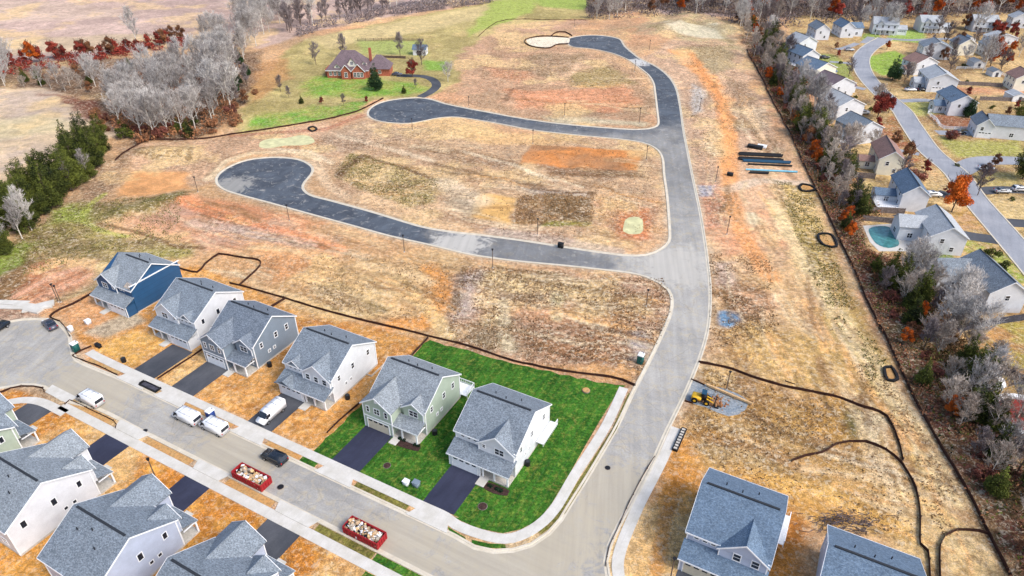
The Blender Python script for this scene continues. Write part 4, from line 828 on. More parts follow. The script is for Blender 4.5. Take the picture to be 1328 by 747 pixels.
        if 'three' in opts:
            for px in (5.9, 7.9, 9.9): window(root, mir, px, -.45, 4.85, .9, 1.2, 'y', -1, 1, 2)
        elif 'twowin' in opts:
            for px in (7.1, 9.6): window(root, mir, px, -.45, 4.9, .95, 1.3, 'y', -1, 1, 2)
        else: window(root, mir, c0+.6, -.45, 5.0, 1.6, 1.2, 'y', -1, 2, 2); window(root, mir, 5.6, -.45, 5.1, .5, .7, 'y', -1, 1, 2)
        for px in (1.3, 2.5, 3.7): window(root, mir, px, 0, 5.1, .6, .5, 'y', -1, 1, 1)
        hip_line(root, mir, [(c0, -.8, EH+2.45), (c0, 2.35/sl, EH+2.45)], M[roof], .1)
    # side and back windows
    for py, pz, w_, h_ in ((2.0, 4.7, .6, 1.1), (6.0, 4.8, .7, 1.2), (10.6 if D > 12 else 9, 4.8, .7, 1.2), (3.6, 2.3, .5, .5), (5.0, 2.3, .5, .5)):
        window(root, mir, W_, py, pz, w_, h_, 'x', 1, 1, 2)
        window(root, mir, 0, py, pz, w_, h_, 'x', -1, 1, 2)
    for px, pz, w_ in ((2, 4.8, 1.1), (5.6, 4.8, .8), (9, 4.8, 1.1), (2.4, 1.9, 1.4), (8.4, 1.9, 1.2)): window(root, mir, px, D, pz, w_, 1.3, 'y', 1, 2, 2)
    if 'deck' in opts:
        d = MB(); d.box(W_-4.6, D+.02, .9, W_+1.4, D+3.0, 1.05); B(d, 'deck', 'trim')
        rl = MB()
        for a, b in (((W_-4.6, D+3), (W_+1.4, D+3)), ((W_+1.4, D+.4), (W_+1.4, D+3)), ((W_-4.6, D+.1), (W_-4.6, D+3))):
            rl.tube((*a, 2.0), (*b, 2.0), .07, .07, 4); rl.tube((*a, 1.25), (*b, 1.25), .05, .05, 4)
            n = int((Vector(b)-Vector(a)).length/.45)
            for k in range(n+1): q = Vector(a).lerp(Vector(b), k/max(n, 1)); rl.box(q.x-.04, q.y-.04, 0 if k % 5 == 0 else 1.0, q.x+.04, q.y+.04, 2.0)
        B(rl, 'deck_railing', 'trim')
    if 'sidedeck' in opts:
        d = MB(); d.box(W_+.1, D-5.2, 1.4, W_+1.5, D+.6, 1.55)
        for yy in np.arange(D-5.2, D+.7, .45): d.box(W_+1.42, yy-.04, 1.0, W_+1.5, yy+.04, 2.5)
        d.box(W_+1.4, D-5.2, 2.42, W_+1.52, D+.6, 2.52); B(d, 'side_deck', 'trim')
    if 'basement' in opts:
        d = MB()
        d.box(W_+.05, D-3.5, -.2, W_+1.3, D-3.4, .35); d.box(W_+1.2, D-3.4, -.2, W_+1.3, D+.5, .35); B(d, 'area_wall', 'found')
    return root
hh = []
NH = [
 ('half built house in blue sheathing, its roof open to lumber at the right end', -144, 71.3, -28, 'B', True, 'navy', None, 'shingle_mid', dict(opts=('open',), D=12.4)),
 ('white house next to the half built blue one, small gable on its left', -122.2, 69.6, -28, 'B', True, 'white', None, 'shingle', dict(opts=('twogable',))),
 ('slate blue house with two front gables between two white houses', -105.5, 69.3, -28, 'A', False, 'slate', None, 'shingle_dark', dict(D=11.6)),
 ('white house with a van on its driveway and three windows in its front gable', -85.4, 68.8, -28, 'B', False, 'white', None, 'shingle', dict(opts=('twogable', 'three', 'basement', 'frontgable'))),
 ('sage green house with two front gables on the vivid lawn', -65.5, 69.9, -28, 'A', False, 'sage', None, 'shingle_mid', dict(D=11.2, gdoor='garage_tan', opts=('deck',))),
 ('white corner house on the vivid lawn with a white rear side deck', -47.2, 68.8, -28, 'B', False, 'white', None, 'shingle', dict(opts=('sidedeck',))),
 ('grey roofed house right of the main road with a white side deck', -7.2, 67.3, -28, 'B', False, 'lilac', None, 'shingle_blue', dict(opts=('twowin', 'sidedeck'), gdoor='garage_tan')),
 ('blue grey roof cut off by the bottom edge, rightmost of the new houses', 10.6, 64.6, -28, 'B', False, 'lilac', None, 'shingle_blue', dict(opts=('twowin',))),
 ('sage green house corner with white porch at the left edge of the photo', -113.6, 34.0, 152, 'A', True, 'sage', None, 'shingle', dict()),
 ('white sided house with large grey gables in the bottom left corner', -93.4, 34.2, 152, 'A', True, 'white', None, 'shingle_mid', dict(D=12.8)),
 ('lilac grey sided house at the bottom, second from the left edge in its row', -73.6, 34.0, 152, 'A', True, 'lilac', None, 'shingle', dict()),
 ('grey roofed house cut off by the bottom edge, nearest the red dumpsters', -54.6, 34.4, 152, 'A', True, 'lilac', None, 'shingle', dict()),
]
HOUSES = []
for lab, s, t, hd, mo, mi, wl, w2, rf, kw in NH: HOUSES.append(new_house(lab, s, t, hd, mo, mi, wl, w2, rf, **kw))
# unfinished house: blue sheathing wall and bare trusses at its right end
r0 = HOUSES[0]; Wd, D = 11.2, 12.4
m_ = MB(); m_.prism([(-.02, .35), (D+.02, .35), (D+.02, EH+.9), (-.02, EH+.9)], 'x', Wd+.01, Wd+.16); m_.box(Wd-2.3, -.12, .35, Wd+.16, .0, EH); m_.box(Wd-3.0, D, .35, Wd+.16, D+.12, EH); m_.build('sheathing', M['navy'], r0)
m_ = MB(); sl = RS/(D/2)
m_.slab([(Wd-2.3, 2.6, EH+2.6*sl+.02), (Wd-.3, 2.6, EH+2.6*sl-.5), (Wd-.3, D/2, EH+RS-.3), (Wd-2.3, D/2, EH+RS)], .1); m_.build('house_wrap', M['wrap'], r0)
m_ = MB(); m_.box(Wd+.0, -.3, EH+.9, Wd+.3, D+.4, EH+1.05); m_.build('top_plate', M['trim'], r0)
for k in range(5):
    m_ = MB(); xx = Wd-2.2+.45*k; m_.tube((xx, 0, EH+.1), (xx, D*.5, EH+RS-.2), .07, .07, 4); m_.build('rafter', M['wood'], r0)
m_ = MB(); m_.box(Wd-1.2, 3.6, EH+1.2, Wd-.2, 5.0, EH+1.9); tag(m_.build('tarpaulin', plain('maroon_tarp', rgb(110, 40, 60), .7)), None); o = bpy.data.objects['tarpaulin']; o.parent = r0
m_ = MB(); m_.box(-.9, -4.2, 0, 1.2, -2.6, .5); m_.box(.2, -5.2, 0, 1.4, -4.4, .3)
# ------------------------------------------------------------------ older houses
def gable_house(label, near_l, near_r, L, eh=5.4, rise=2.6, wall='white', roof='shingle', wing=None, porch=None, deck=None, deep=True, group='older houses of the neighbourhood', garage=None, name='older_house', near_windows=2):
    """near_l, near_r: pixels of the two ground corners of the gable end that faces the drone"""
    a = G(*near_l); b = G(*near_r); w = (b-a).length; ang = math.atan2(b.y-a.y, b.x-a.x)
    root = thing(name, label, 'house', (a.x, a.y, 0), ang, group)
    ov = .35; f = MB(); f.prism([(0, 0), (w, 0), (w, eh), (w/2, eh+rise), (0, eh)], 'y', 0, L); f.build('wall', M[wall], root)
    k = rise/(w/2); r = MB(); e = eh-k*ov+.1
    r.slab([(-ov, -ov, e), (w/2, -ov, eh+rise+.1), (w/2, L+ov, eh+rise+.1), (-ov, L+ov, e)], .16)
    r.slab([(w/2, -ov, eh+rise+.1), (w+ov, -ov, e), (w+ov, L+ov, e), (w/2, L+ov, eh+rise+.1)], .16); ro = r.build('roof', M[roof], root)
    c = MB(); c.box(w/2-.12, -ov, eh+rise+.08, w/2+.12, L+ov, eh+rise+.16); c.build('ridge_cap', M['vent'], ro)
    t_ = MB()
    for x0, z0, x1, z1 in ((-ov, e, w/2, eh+rise+.1), (w/2, eh+rise+.1, w+ov, e)):
        t_.add([(x0, -ov-.06, z0-.25), (x0, -ov, z0-.25), (x0, -ov, z0), (x0, -ov-.06, z0), (x1, -ov-.06, z1-.25), (x1, -ov, z1-.25), (x1, -ov, z1), (x1, -ov-.06, z1)], [(0, 1, 2, 3), (4, 7, 6, 5), (0, 4, 5, 1), (1, 5, 6, 2), (2, 6, 7, 3), (3, 7, 4, 0)])
    t_.build('trim', M['trim'], root)
    for i in range(near_windows): window(root, None, w*(i+1)/(near_windows+1), 0, eh*.72 if i % 2 == 0 else eh*.3, .9, 1.2, 'y', -1, 1, 2)
    for sx, xx in ((-1, 0), (1, w)):
        for i in range(3):
            for zz in (1.7, 4.3):
                if zz < eh-.6: window(root, None, xx, L*(i+.6)/3.2, zz, .9, 1.2, 'x', sx, 1, 2)
    if wing:   # (side, y0, length, out, height): a lower block with a cross roof
        sd, y0, l, out, h, rr = wing
        x0, x1 = (-out, .3) if sd < 0 else (w-.3, w+out)
        q = MB(); q.prism([(y0, 0), (y0+l, 0), (y0+l, h), (y0+l/2, h+rr), (y0, h)], 'x', x0, x1); q.build('wing_wall', M[wall], root)
        q = MB(); xa, xb = (x0-ov, x1+1.5) if sd < 0 else (x0-1.5, x1+ov); kk = rr/(l/2)
        q.slab([(xa, y0-ov, h-kk*ov+.1), (xb, y0-ov, h-kk*ov+.1), (xb, y0+l/2, h+rr+.1), (xa, y0+l/2, h+rr+.1)], .15)
        q.slab([(xa, y0+l/2, h+rr+.1), (xb, y0+l/2, h+rr+.1), (xb, y0+l+ov, h-kk*ov+.1), (xa, y0+l+ov, h-kk*ov+.1)], .15); q.build('wing_roof', M[roof], root)
        window(root, None, x0 if sd < 0 else x1, y0+l/2, 1.6, 1.4, 1.3, 'x', sd, 2, 2); window(root, None, (x0+x1)/2, y0, 1.6, 1.2, 1.3, 'y', -1, 2, 2)
    if deck:   # (side, y0, length, out)
        sd, y0, l, out = deck; x0, x1 = (-out, -.02) if sd < 0 else (w+.02, w+out)
        q = MB(); q.box(x0, y0, .8, x1, y0+l, .95)
        q.build('deck', M['trim'], root); q = MB()
        for a_, b_ in (((x0, y0), (x1, y0)), ((x0 if sd < 0 else x1, y0), (x0 if sd < 0 else x1, y0+l)), ((x0, y0+l), (x1, y0+l))):
            q.tube((*a_, 1.9), (*b_, 1.9), .06, .06, 4); n = int((Vector(b_)-Vector(a_)).length/.5)
            for i in range(n+1): z = Vector(a_).lerp(Vector(b_), i/max(n, 1)); q.box(z.x-.04, z.y-.04, 0 if i % 4 == 0 else .95, z.x+.04, z.y+.04, 1.9)
        q.build('deck_railing', M['trim'], root)
    if garage:
        x0, x1 = garage; garage_door(root, None, x0, x1, 0, 2.2, M['garage'])
    return root
OH = [
 ('small white house by the wood edge, farthest one of the row left of the road', (1056, 52), (1074, 52), 12, dict(wall='white', roof='shingle', deck=(-1, 1, 5, 3))),
 ('white gabled house facing the fence, second from the north end of the left row', (1034, 70), (1057, 68), 11, dict(wall='white', roof='shingle_light', wing=(-1, 2, 4, 3, 2.6, 1), deck=(-1, 0, 3, 3))),
 ('house with a dark green grey roof, third from the north end of the left row', (1038, 88), (1060, 86), 11, dict(wall='white', roof='shingle_blue', deck=(-1, 1, 6, 3))),
 ('house with a dark blue roof and small blue porch roof in the left row', (1054, 107), (1081, 103), 12, dict(wall='cream', roof='shingle_blue', wing=(1, 2, 4, 3, 2.8, 1.2), deck=(-1, 0, 5, 4))),
 ('white house with a mauve roof and blue side wing by the red bush', (1074, 128), (1105, 124), 12, dict(wall='white', roof='shingle_plum', wing=(1, 3, 5, 4, 3, 1.4))),
 ('white gabled house with a pale grey roof, left of the large red tree', (1083, 156), (1117, 153), 13, dict(wall='white', roof='shingle_light', deck=(-1, 1, 7, 3.5))),
 ('white house with a slate roof and a pergola deck on its left side', (1106, 188), (1140, 184), 11, dict(wall='white', roof='shingle', deck=(-1, 1, 7, 4.5), wing=(-1, 3, 4, 3.5, 2.6, 1))),
 ('cream sided house with a brown roof', (1135, 226), (1168, 229), 14, dict(wall='cream', roof='shingle_brown', wing=(-1, 4, 4.5, 4.5, 2.8, 1.0))),
 ('white house with a blue grey roof, left of the orange tree', (1164, 273), (1198, 276), 13, dict(wall='white', roof='shingle_blue', wing=(-1, 4, 5, 5.5, 2.8, 1.0), deck=(-1, -1, 5, 6), near_windows=0)),
 ('white house with a pale grey roof beside the swimming pool', (1200, 328), (1246, 332), 13, dict(wall='white', roof='shingle_light', wing=(-1, 6, 6, 5.5, 4.2, 2.0), eh=5.2, rise=2.6, near_windows=2)),
 ('large white house with a blue grey roof near the right edge, above the dark fence', (1273, 405), (1322, 406), 14, dict(wall='white', roof='shingle', wing=(-1, 9, 6.5, 6, 4.4, 2.4), eh=5.4, rise=2.8, near_windows=1)),
 ('white two roofed house at the far left of the cul-de-sac head', (1089, 49), (1106, 49), 12, dict(wall='white', roof='shingle_blue', wing=(1, 3, 8, 6, 4.6, 2))),
 ('white porch house with a red roof edge east of the older road bend', (1184, 98), (1212, 96), 9, dict(wall='white', roof='shingle_brown', wing=(-1, 2, 4, 3, 2.8, 1))),
 ('white house with a slate roof and a bright gable wall facing the bend', (1194, 76), (1230, 78), 10, dict(wall='white', roof='shingle', eh=5.6)),
 ('teal grey roofed white house with cars parked on its left', (1200, 119), (1238, 121), 14, dict(wall='white', roof='shingle_light', garage=(2, 7), wing=(-1, 3, 6, 4, 3, 1.5))),
 ('white house with a bright blue roof behind a dark blue spruce', (1228, 150), (1262, 151), 13, dict(wall='white', roof='shingle_blue', wing=(-1, 3, 5, 4, 3, 1.4))),
 ('white house with a grey roof and long front porch cut by the right edge', (1262, 178), (1284, 180), 9, dict(wall='white', roof='shingle', eh=4.6, rise=2.4, wing=(1, 1, 8, 13, 4.8, 2.6), garage=(1.0, 5.0))),
 ('pale roofed house at the right edge behind the orange tree', (1284, 58), (1318, 58), 8, dict(wall='white', roof='shingle_light', eh=3.4, rise=2.0)),
 ('white house with a dark roof in the upper right, between the slate and teal roofs', (1240, 72), (1262, 72), 9, dict(wall='cream', roof='shingle_dark')),
 ('cream house with a brown roof at the right edge below the orange trees', (1312, 118), (1342, 119), 9, dict(wall='cream', roof='shingle_brown')),
 ('small white house with a pale roof in the top right corner', (1310, 36), (1334, 37), 8, dict(wall='white', roof='shingle_light')),
 ('grey roofed house in the upper right, behind the white rail fences', (1276, 74), (1298, 74), 8, dict(wall='white', roof='shingle_mid')),
]
for lab, a, b, L, kw in OH: gable_house(lab, a, b, L, **kw)
def long_house(label, px_l, px_r, D, eh=5.4, rise=2.8, wall='white', roof='shingle_light', cols=True, garage=True):
    """eaves side faces the drone"""
    a = G(*px_l); b = G(*px_r); w = (b-a).length; ang = math.atan2(b.y-a.y, b.x-a.x)
    root = thing('older_house', label, 'house', (a.x, a.y, 0), ang, 'older houses of the neighbourhood')
    f = MB(); f.prism([(0, 0), (D, 0), (D, eh), (D/2, eh+rise), (0, eh)], 'x', 0, w); f.box(w-.1, 1.5, 0, w+5, D-1, 3); f.build('wall', M[wall], root)
    sl = rise/(D/2); ov = .35; r = MB()
    r.slab([(-ov, -ov, eh-sl*ov+.1), (w+ov, -ov, eh-sl*ov+.1), (w+ov, D/2, eh+rise+.1), (-ov, D/2, eh+rise+.1)], .16)
    r.slab([(-ov, D/2, eh+rise+.1), (w+ov, D/2, eh+rise+.1), (w+ov, D+ov, eh-sl*ov+.1), (-ov, D+ov, eh-sl*ov+.1)], .16)
    r.slab([(w-.1, 1.2, 2.95), (w+5.3, 1.2, 2.95), (w+5.3, D/2, 4.6), (w-.1, D/2, 4.6)], .16); r.slab([(w-.1, D/2, 4.6), (w+5.3, D/2, 4.6), (w+5.3, D-.8, 2.95), (w-.1, D-.8, 2.95)], .16)
    for c, hw, h in ((w*.28, 1.9, 1.7),): 
        for sx in (-1, 1):
            q = [(c+sx*hw, -.9, eh+.1), (c, -.9, eh+h), (c, h/sl, eh+h), (c+sx*hw, 0, eh+.1)]
            if sx > 0: q.reverse()
            r.slab(q, .14)
    r.build('roof', M[roof], root)
    g = MB(); g.prism([(w*.28-1.7, eh-.2), (w*.28+1.7, eh-.2), (w*.28, eh+1.5)], 'y', -.5, 0); g.build('front_gable', M[wall], root)
    p = MB(); p.slab([(w*.12, -2.2, 2.7), (w*.9, -2.2, 2.7), (w*.9, 0, 3.3), (w*.12, 0, 3.3)], .15); p.build('porch_roof', M[roof], root)
    for k in range(5): q = MB(); c = w*.14+k*w*.74/4; q.box(c-.12, -2.1, 0, c+.12, -1.86, 2.6); q.build('porch_post', M['trim'], root)
    for k in range(4): window(root, None, w*(k+.6)/4.2, 0, 4.2, .9, 1.2, 'y', -1, 1, 2); window(root, None, w*(k+.6)/4.2, 0, 1.7, 1.0, 1.5, 'y', -1, 1, 2)
    garage_door(root, None, w+.6, w+4.4, 1.5, 2.2, M['garage'])
    return root
long_house('white house with grey roof in the middle of the cul-de-sac head by the wood', (1130, 44), (1162, 46), 11)
long_house('white house with dark porch openings, third along the far end of the older road', (1192, 42), (1220, 43), 11)
long_house('pale roofed white house near the top right corner under the orange trees', (1260, 41), (1292, 42), 10)
# brick manor
def manor():
    a = G(425, 101); b = G(504, 101); w = 24.5; ang = math.atan2(b.y-a.y, b.x-a.x)
    root = thing('brick_house', 'large brick house with a steep plum hip roof and white gables on the green pasture', 'house', (a.x, a.y, 0), ang)
    D = 13; eh = 3.4
    f = MB(); f.box(0, 0, 0, w-6, D, eh); f.box(w-6.1, 3, 0, w+3, D-1, eh-.3); f.box(7, -2.5, 0, 11, .1, eh+.4); f.box(11.6, -2, 0, 17.2, .1, eh); f.box(-1.5, 3, 0, .1, D-3, 3.0); f.build('wall', M['brick'], root)
    def hip(x0, x1, y0, y1, e, h, ins=None):
        ov = .5; x0 -= ov; x1 += ov; y0 -= ov; y1 += ov; k = ins if ins is not None else (y1-y0)/2*.8; ym = (y0+y1)/2
        m_ = MB(); A_, B_, C_, D_ = (x0, y0, e), (x1, y0, e), (x1, y1, e), (x0, y1, e); E_, F_ = (x0+k, ym, e+h), (x1-k, ym, e+h)
        return m_.add([A_, B_, C_, D_, E_, F_], [(0, 1, 5, 4), (1, 2, 5), (2, 3, 4, 5), (3, 0, 4), (0, 3, 2, 1)])
    r = hip(0, w-6, 0, D, eh, 7.2, 6.8); q = hip(w-7, w+3, 2.6, D-1, eh-.2, 5.2, 4.5); r.add(q.v, q.f)
    def g(x0, x1, yf, e, h, back):
        c = (x0+x1)/2
        for sx, xe in ((-1, x0-.4), (1, x1+.4)):
            p = [(xe, yf-.4, e-.2), (c, yf-.4, e+h), (c, back, e+h), (xe, back*.25, e-.2)]
            if sx > 0: p.reverse()
            r.slab(p, .18)
    g(7, 11, -2.5, eh+.4, 2.6, 4); g(11.6, 17.2, -2, eh, 3.2, 5); g(9.4, 13.4, .6, eh+2.4, 3.0, 6); g(3.4, 6.2, .4, eh+1.4, 1.4, 4); g(15.6, 17.6, 1.6, eh+2.2, 1.4, 4)
    r.build('roof', M['shingle_plum'], root)
    f = MB(); f.prism([(9.4, eh+1.4), (13.4, eh+1.4), (13.4, eh+2.4), (11.4, eh+5.2), (9.4, eh+2.4)], 'y', .6, 1.4); f.prism([(3.4, eh+.4), (6.2, eh+.4), (6.2, eh+1.4), (4.8, eh+2.7), (3.4, eh+1.4)], 'y', .4, 2); f.prism([(15.6, eh+1), (17.6, eh+1), (17.6, eh+2.2), (16.6, eh+3.4), (15.6, eh+2.2)], 'y', 1.6, 3)
    f.build('white_gable', M['cream'], root)
    f = MB(); f.prism([(7, eh+.4), (11, eh+.4), (9, eh+2.9)], 'y', -2.5, 0); f.prism([(11.6, eh), (17.2, eh), (14.4, eh+3.1)], 'y', -2, 0); f.build('brick_gable', M['brick'], root)
    t_ = MB()
    for x0, x1, yf, e, h in ((7, 11, -2.95, eh+.4, 2.6), (11.6, 17.2, -2.45, eh, 3.2)):
        c = (x0+x1)/2
        for xe in (x0-.4, x1+.4): t_.tube((xe, yf, e-.2), (c, yf, e+h), .13, .13, 4)
    t_.box(-.55, -.56, eh-.25, w-5.5, -.5, eh); t_.build('trim', M['trim'], root)
    for x, y, z, ww, h_ in ((1.6, 0, 1.9, 1, 1.5), (3.6, 0, 1.9, 1, 1.5), (5.4, 0, 1.9, 1, 1.5), (9, -2.5, 2.0, 1.2, 2.0), (12.9, -2, 1.9, 1.1, 1.8), (14.4, -2, 1.9, 1.1, 2.0), (15.9, -2, 1.9, 1.1, 1.8), (11.4, .6, eh+2.9, 1.1, 1.3), (4.8, .4, eh+1.4, 1.1, .9), (16.6, 1.6, eh+2.1, .7, .8), (19.5, 3, 1.8, 1.1, 1.4), (23, 3, 1.8, 1.1, 1.4)): window(root, None, x, y, z, ww, h_, 'y', -1, 2, 2)
    m_ = MB(); m_.box(17.5, D-3, 2, 18.6, D-1.8, 10.5); c = m_.build('chimney', M['brick'], root)
manor()
m_ = MB(); a = G(546, 72); rt = thing('small_barn', 'small pale blue grey shed at the corner of the pasture fence', 'shed', (a.x, a.y, HT(a.x, a.y)), R(-6))
m_.prism([(0, 0), (5, 0), (5, 3), (2.5, 4.6), (0, 3)], 'x', -4, 2.5); m_.build('wall', M['white'], rt)
m_ = MB(); m_.slab([(-4.4, -.4, 2.9), (2.9, -.4, 2.9), (2.9, 2.5, 4.75), (-4.4, 2.5, 4.75)], .15); m_.slab([(-4.4, 2.5, 4.75), (2.9, 2.5, 4.75), (2.9, 5.4, 2.9), (-4.4, 5.4, 2.9)], .15); m_.build('roof', M['shingle_blue'], rt)
m_ = MB(); m_.box(-2, -.06, 0, 0, .02, 2.3); m_.build('door', M['dark'], rt)
def shed(label, px, w=3.5, l=4.5, h=2.4, wall='white', roof='shingle', rz=0, name='garden_shed'):
    a = G(*px); rt = thing(name, label, 'shed', (a.x, a.y, 0), rz)
    m_ = MB(); m_.prism([(0, 0), (w, 0), (w, h), (w/2, h+1), (0, h)], 'y', 0, l); m_.build('wall', M[wall], rt)
    m_ = MB(); m_.slab([(-.25, -.25, h-.1), (w/2, -.25, h+1.1), (w/2, l+.25, h+1.1), (-.25, l+.25, h-.1)], .12); m_.slab([(w/2, -.25, h+1.1), (w+.25, -.25, h-.1), (w+.25, l+.25, h-.1), (w/2, l+.25, h+1.1)], .12); m_.build('roof', M[roof], rt)
    m_ = MB(); m_.box(w/2-.6, -.05, 0, w/2+.6, .02, 2); m_.build('door', M['fencedark'], rt)
shed('small white shed beside the large house with the dark fence below', (1220, 366), 4, 4.5, rz=R(-20))
shed('white shed by the far houses in the upper right', (1286, 100), 4, 5)
shed('pale shed east of the teal roofed house', (1262, 88), 5, 6, roof='shingle_light')
shed('blue grey shed between two far houses', (1252, 56), 5, 6, roof='shingle_blue')
shed('white shed at the right edge below the far houses', (1312, 132), 6, 6, roof='shingle_light')
# round gazebo roof and the ring pool
a = G(1276, 505); rt = thing('gazebo', 'white gazebo roof among the bare trees near the right edge', 'gazebo', (a.x, a.y, 0))
m_ = MB(); m_.tube((0, 0, 2.5), (0, 0, 4.2), 3.0, .15, 8); m_.build('roof', M['trim'], rt)
for k in range(8): q = MB(); c, s_ = math.cos(k*math.pi/4)*2.6, math.sin(k*math.pi/4)*2.6; q.tube((c, s_, 0), (c, s_, 2.6), .08, .08, 5); q.build('post', M['trim'], rt)
a = G(1330, 545); rt = thing('above_ground_pool', 'white rimmed round pool full of red leaves at the right edge', 'pool', (a.x, a.y, 0))
m_ = MB(); n = 32
for k in range(n):
    c0, s0, c1, s1 = math.cos(2*math.pi*k/n), math.sin(2*math.pi*k/n), math.cos(2*math.pi*(k+1)/n), math.sin(2*math.pi*(k+1)/n)
    m_.add([(6*c0, 6*s0, 0), (6*c1, 6*s1, 0), (6*c1, 6*s1, 1.2), (6*c0, 6*s0, 1.2), (5*c0, 5*s0, 1.2), (5*c1, 5*s1, 1.2), (5*c1, 5*s1, .4), (5*c0, 5*s0, .4)], [(0, 1, 2, 3), (3, 2, 5, 4), (4, 5, 6, 7)])
m_.build('rim', M['trim'], rt); m_ = MB(); m_.tube((0, 0, .3), (0, 0, .7), 5.0, 5.0, 32); m_.build('leaf_cover', M['redleaf'], rt)
PL = GL([(1127, 297), (1153, 295), (1166, 317), (1152, 322), (1136, 316)])
rt = thing('swimming_pool', 'teal kidney swimming pool with a pale paved surround', 'pool', (PL[0].x, PL[0].y, 0)); off = Vector((PL[0].x, PL[0].y))
pw = [q-off for q in smooth_line(PL, 1, True)]; o = sheet('water', pw, .1, M['water'], rt)
dk = [q-off for q in GL([(1119, 293), (1160, 290), (1180, 288), (1204, 326), (1140, 326), (1128, 314)])]; sheet('surround', dk, .06, M['walk'], rt, th=.1)
# ------------------------------------------------------------------ vehicles
def vehicle(name, label, cat, kind, paint, loc, rz, group=None, windows='glass'):
    rt = thing(name, label, cat, loc, rz, group)
    if kind == 'van': L, Wd, prof, gl = 5.9, 2.0, [(-2.95, .45), (2.75, .4), (2.95, .7), (2.9, 1.1), (2.2, 1.35), (1.45, 2.25), (1.1, 2.42), (-2.75, 2.45), (-2.95, 2.25)], None
    elif kind == 'suv': L, Wd, prof, gl = 4.8, 1.95, [(-2.4, .45), (2.3, .4), (2.42, .7), (2.3, 1.05), (1.15, 1.18), (.45, 1.7), (-2.0, 1.76), (-2.38, 1.15)], None
    elif kind == 'sedan': L, Wd, prof, gl = 4.7, 1.85, [(-2.35, .4), (2.25, .35), (2.35, .6), (2.2, .88), (1.1, 1.0), (.35, 1.42), (-1.0, 1.44), (-1.7, 1.08), (-2.3, .98)], None
    elif kind == 'truck': L, Wd, prof, gl = 5.6, 2.0, [(-2.8, .5), (2.6, .45), (2.8, .8), (2.7, 1.15), (1.5, 1.25), (1.0, 1.85), (-.4, 1.88), (-.75, 1.25), (-2.8, 1.25)], None
    h = Wd/2; m_ = MB(); m_.prism([(x, z) for x, z in prof], 'y', -h, h)
    bo = m_.build('body', M[paint], rt); bevel(bo, .09, 2)
    # glass areas
    def pan(nm, pts, par): q = MB(); q.slab(pts, .03); return q.build(nm, M['glass'], par)
    if kind == 'van':
        ws = [(2.18, 1.42), (1.5, 2.2)]; side = [(1.0, 1.35, 1.9, 2.1)]
    elif kind == 'suv': ws = [(1.1, 1.24), (.5, 1.66)]; side = [(-1.95, 1.2, .5, 1.6)]
    elif kind == 'sedan': ws = [(1.05, 1.05), (.4, 1.38)]; side = [(-1.3, 1.03, .45, 1.34)]
    else: ws = [(1.45, 1.3), (1.05, 1.8)]; side = [(-.5, 1.28, .9, 1.75)]
    (x0, z0), (x1, z1) = ws; q = MB(); q.add([(x0+.03, -h+.12, z0+.03), (x0+.03, h-.12, z0+.03), (x1+.03, h-.2, z1+.03), (x1+.03, -h+.2, z1+.03), (x0-.1, -h+.12, z0-.05), (x0-.1, h-.12, z0-.05), (x1-.1, h-.2, z1-.05), (x1-.1, -h+.2, z1-.05)], [(0, 1, 2, 3), (7, 6, 5, 4), (0, 4, 5, 1), (1, 5, 6, 2), (2, 6, 7, 3), (3, 7, 4, 0)]); q.build('windshield', M['glass'], rt)
    for sd in (-1, 1):
        for a_, b_, c_, d_ in side:
            q = MB(); q.add([(a_, sd*(h-.02), b_), (c_+.25, sd*(h-.02), b_), (c_-.05, sd*(h-.02), d_), (a_+.1, sd*(h-.02), d_), (a_, sd*(h+.012), b_), (c_+.25, sd*(h+.012), b_), (c_-.05, sd*(h+.012), d_), (a_+.1, sd*(h+.012), d_)], [(0, 3, 2, 1), (4, 5, 6, 7), (0, 1, 5, 4), (1, 2, 6, 5), (2, 3, 7, 6), (3, 0, 4, 7)]); q.build('side_window', M['glass'], rt)
        q = MB(); fx = prof[2][0]; q.box(fx-.18, sd*(h-.42) - .2, .72, fx+.015, sd*(h-.42)+.2, .92); q.build('headlight', M['lamp'], rt)
        q = MB(); q.box(-L/2-.015, sd*(h-.2)-.1, .85, -L/2+.1, sd*(h-.2)+.1, 1.15); q.build('tail_light', M['tail'], rt)
        for wx in (-L*.31, L*.31):
            q = MB(); q.tube((wx, sd*(h-.2), .36), (wx, sd*(h+.03), .36), .36, .36, 14); wo = q.build('wheel', M['tire'], rt)
            q = MB(); q.tube((wx, sd*(h+.03), .36), (wx, sd*(h+.05), .36), .2, .2, 10); q.build('rim', M['chrome'], wo)
    if kind in ('suv', 'sedan'):
        zt = prof[5][1]; q = MB(); q.box(-.9, -.55, zt+.005, .2, .55, zt+.03); q.build('sunroof', M['glass'], rt)
        for sd in (-1, 1):
            q = MB(); q.tube((-1.7 if kind == 'suv' else -1, sd*.8, zt+.06), (.3, sd*.8, zt+.03), .03, .03, 4); q.build('roof_rail', M['dark'], rt)
        q = MB(); x0 = prof[-3 if kind == 'sedan' else -2]; q.add([(prof[6][0], -h+.2, prof[6][1]-.02), (prof[6][0], h-.2, prof[6][1]-.02), (prof[7][0], h-.15, prof[7][1]+.05), (prof[7][0], -h+.15, prof[7][1]+.05), (prof[6][0]-.05, -h+.2, prof[6][1]+.02), (prof[6][0]-.05, h-.2, prof[6][1]+.02), (prof[7][0]-.05, h-.15, prof[7][1]+.09), (prof[7][0]-.05, -h+.15, prof[7][1]+.09)], [(0, 1, 2, 3), (7, 6, 5, 4), (0, 4, 5, 1), (1, 5, 6, 2), (2, 6, 7, 3), (3, 7, 4, 0)]); q.build('rear_window', M['glass'], rt)
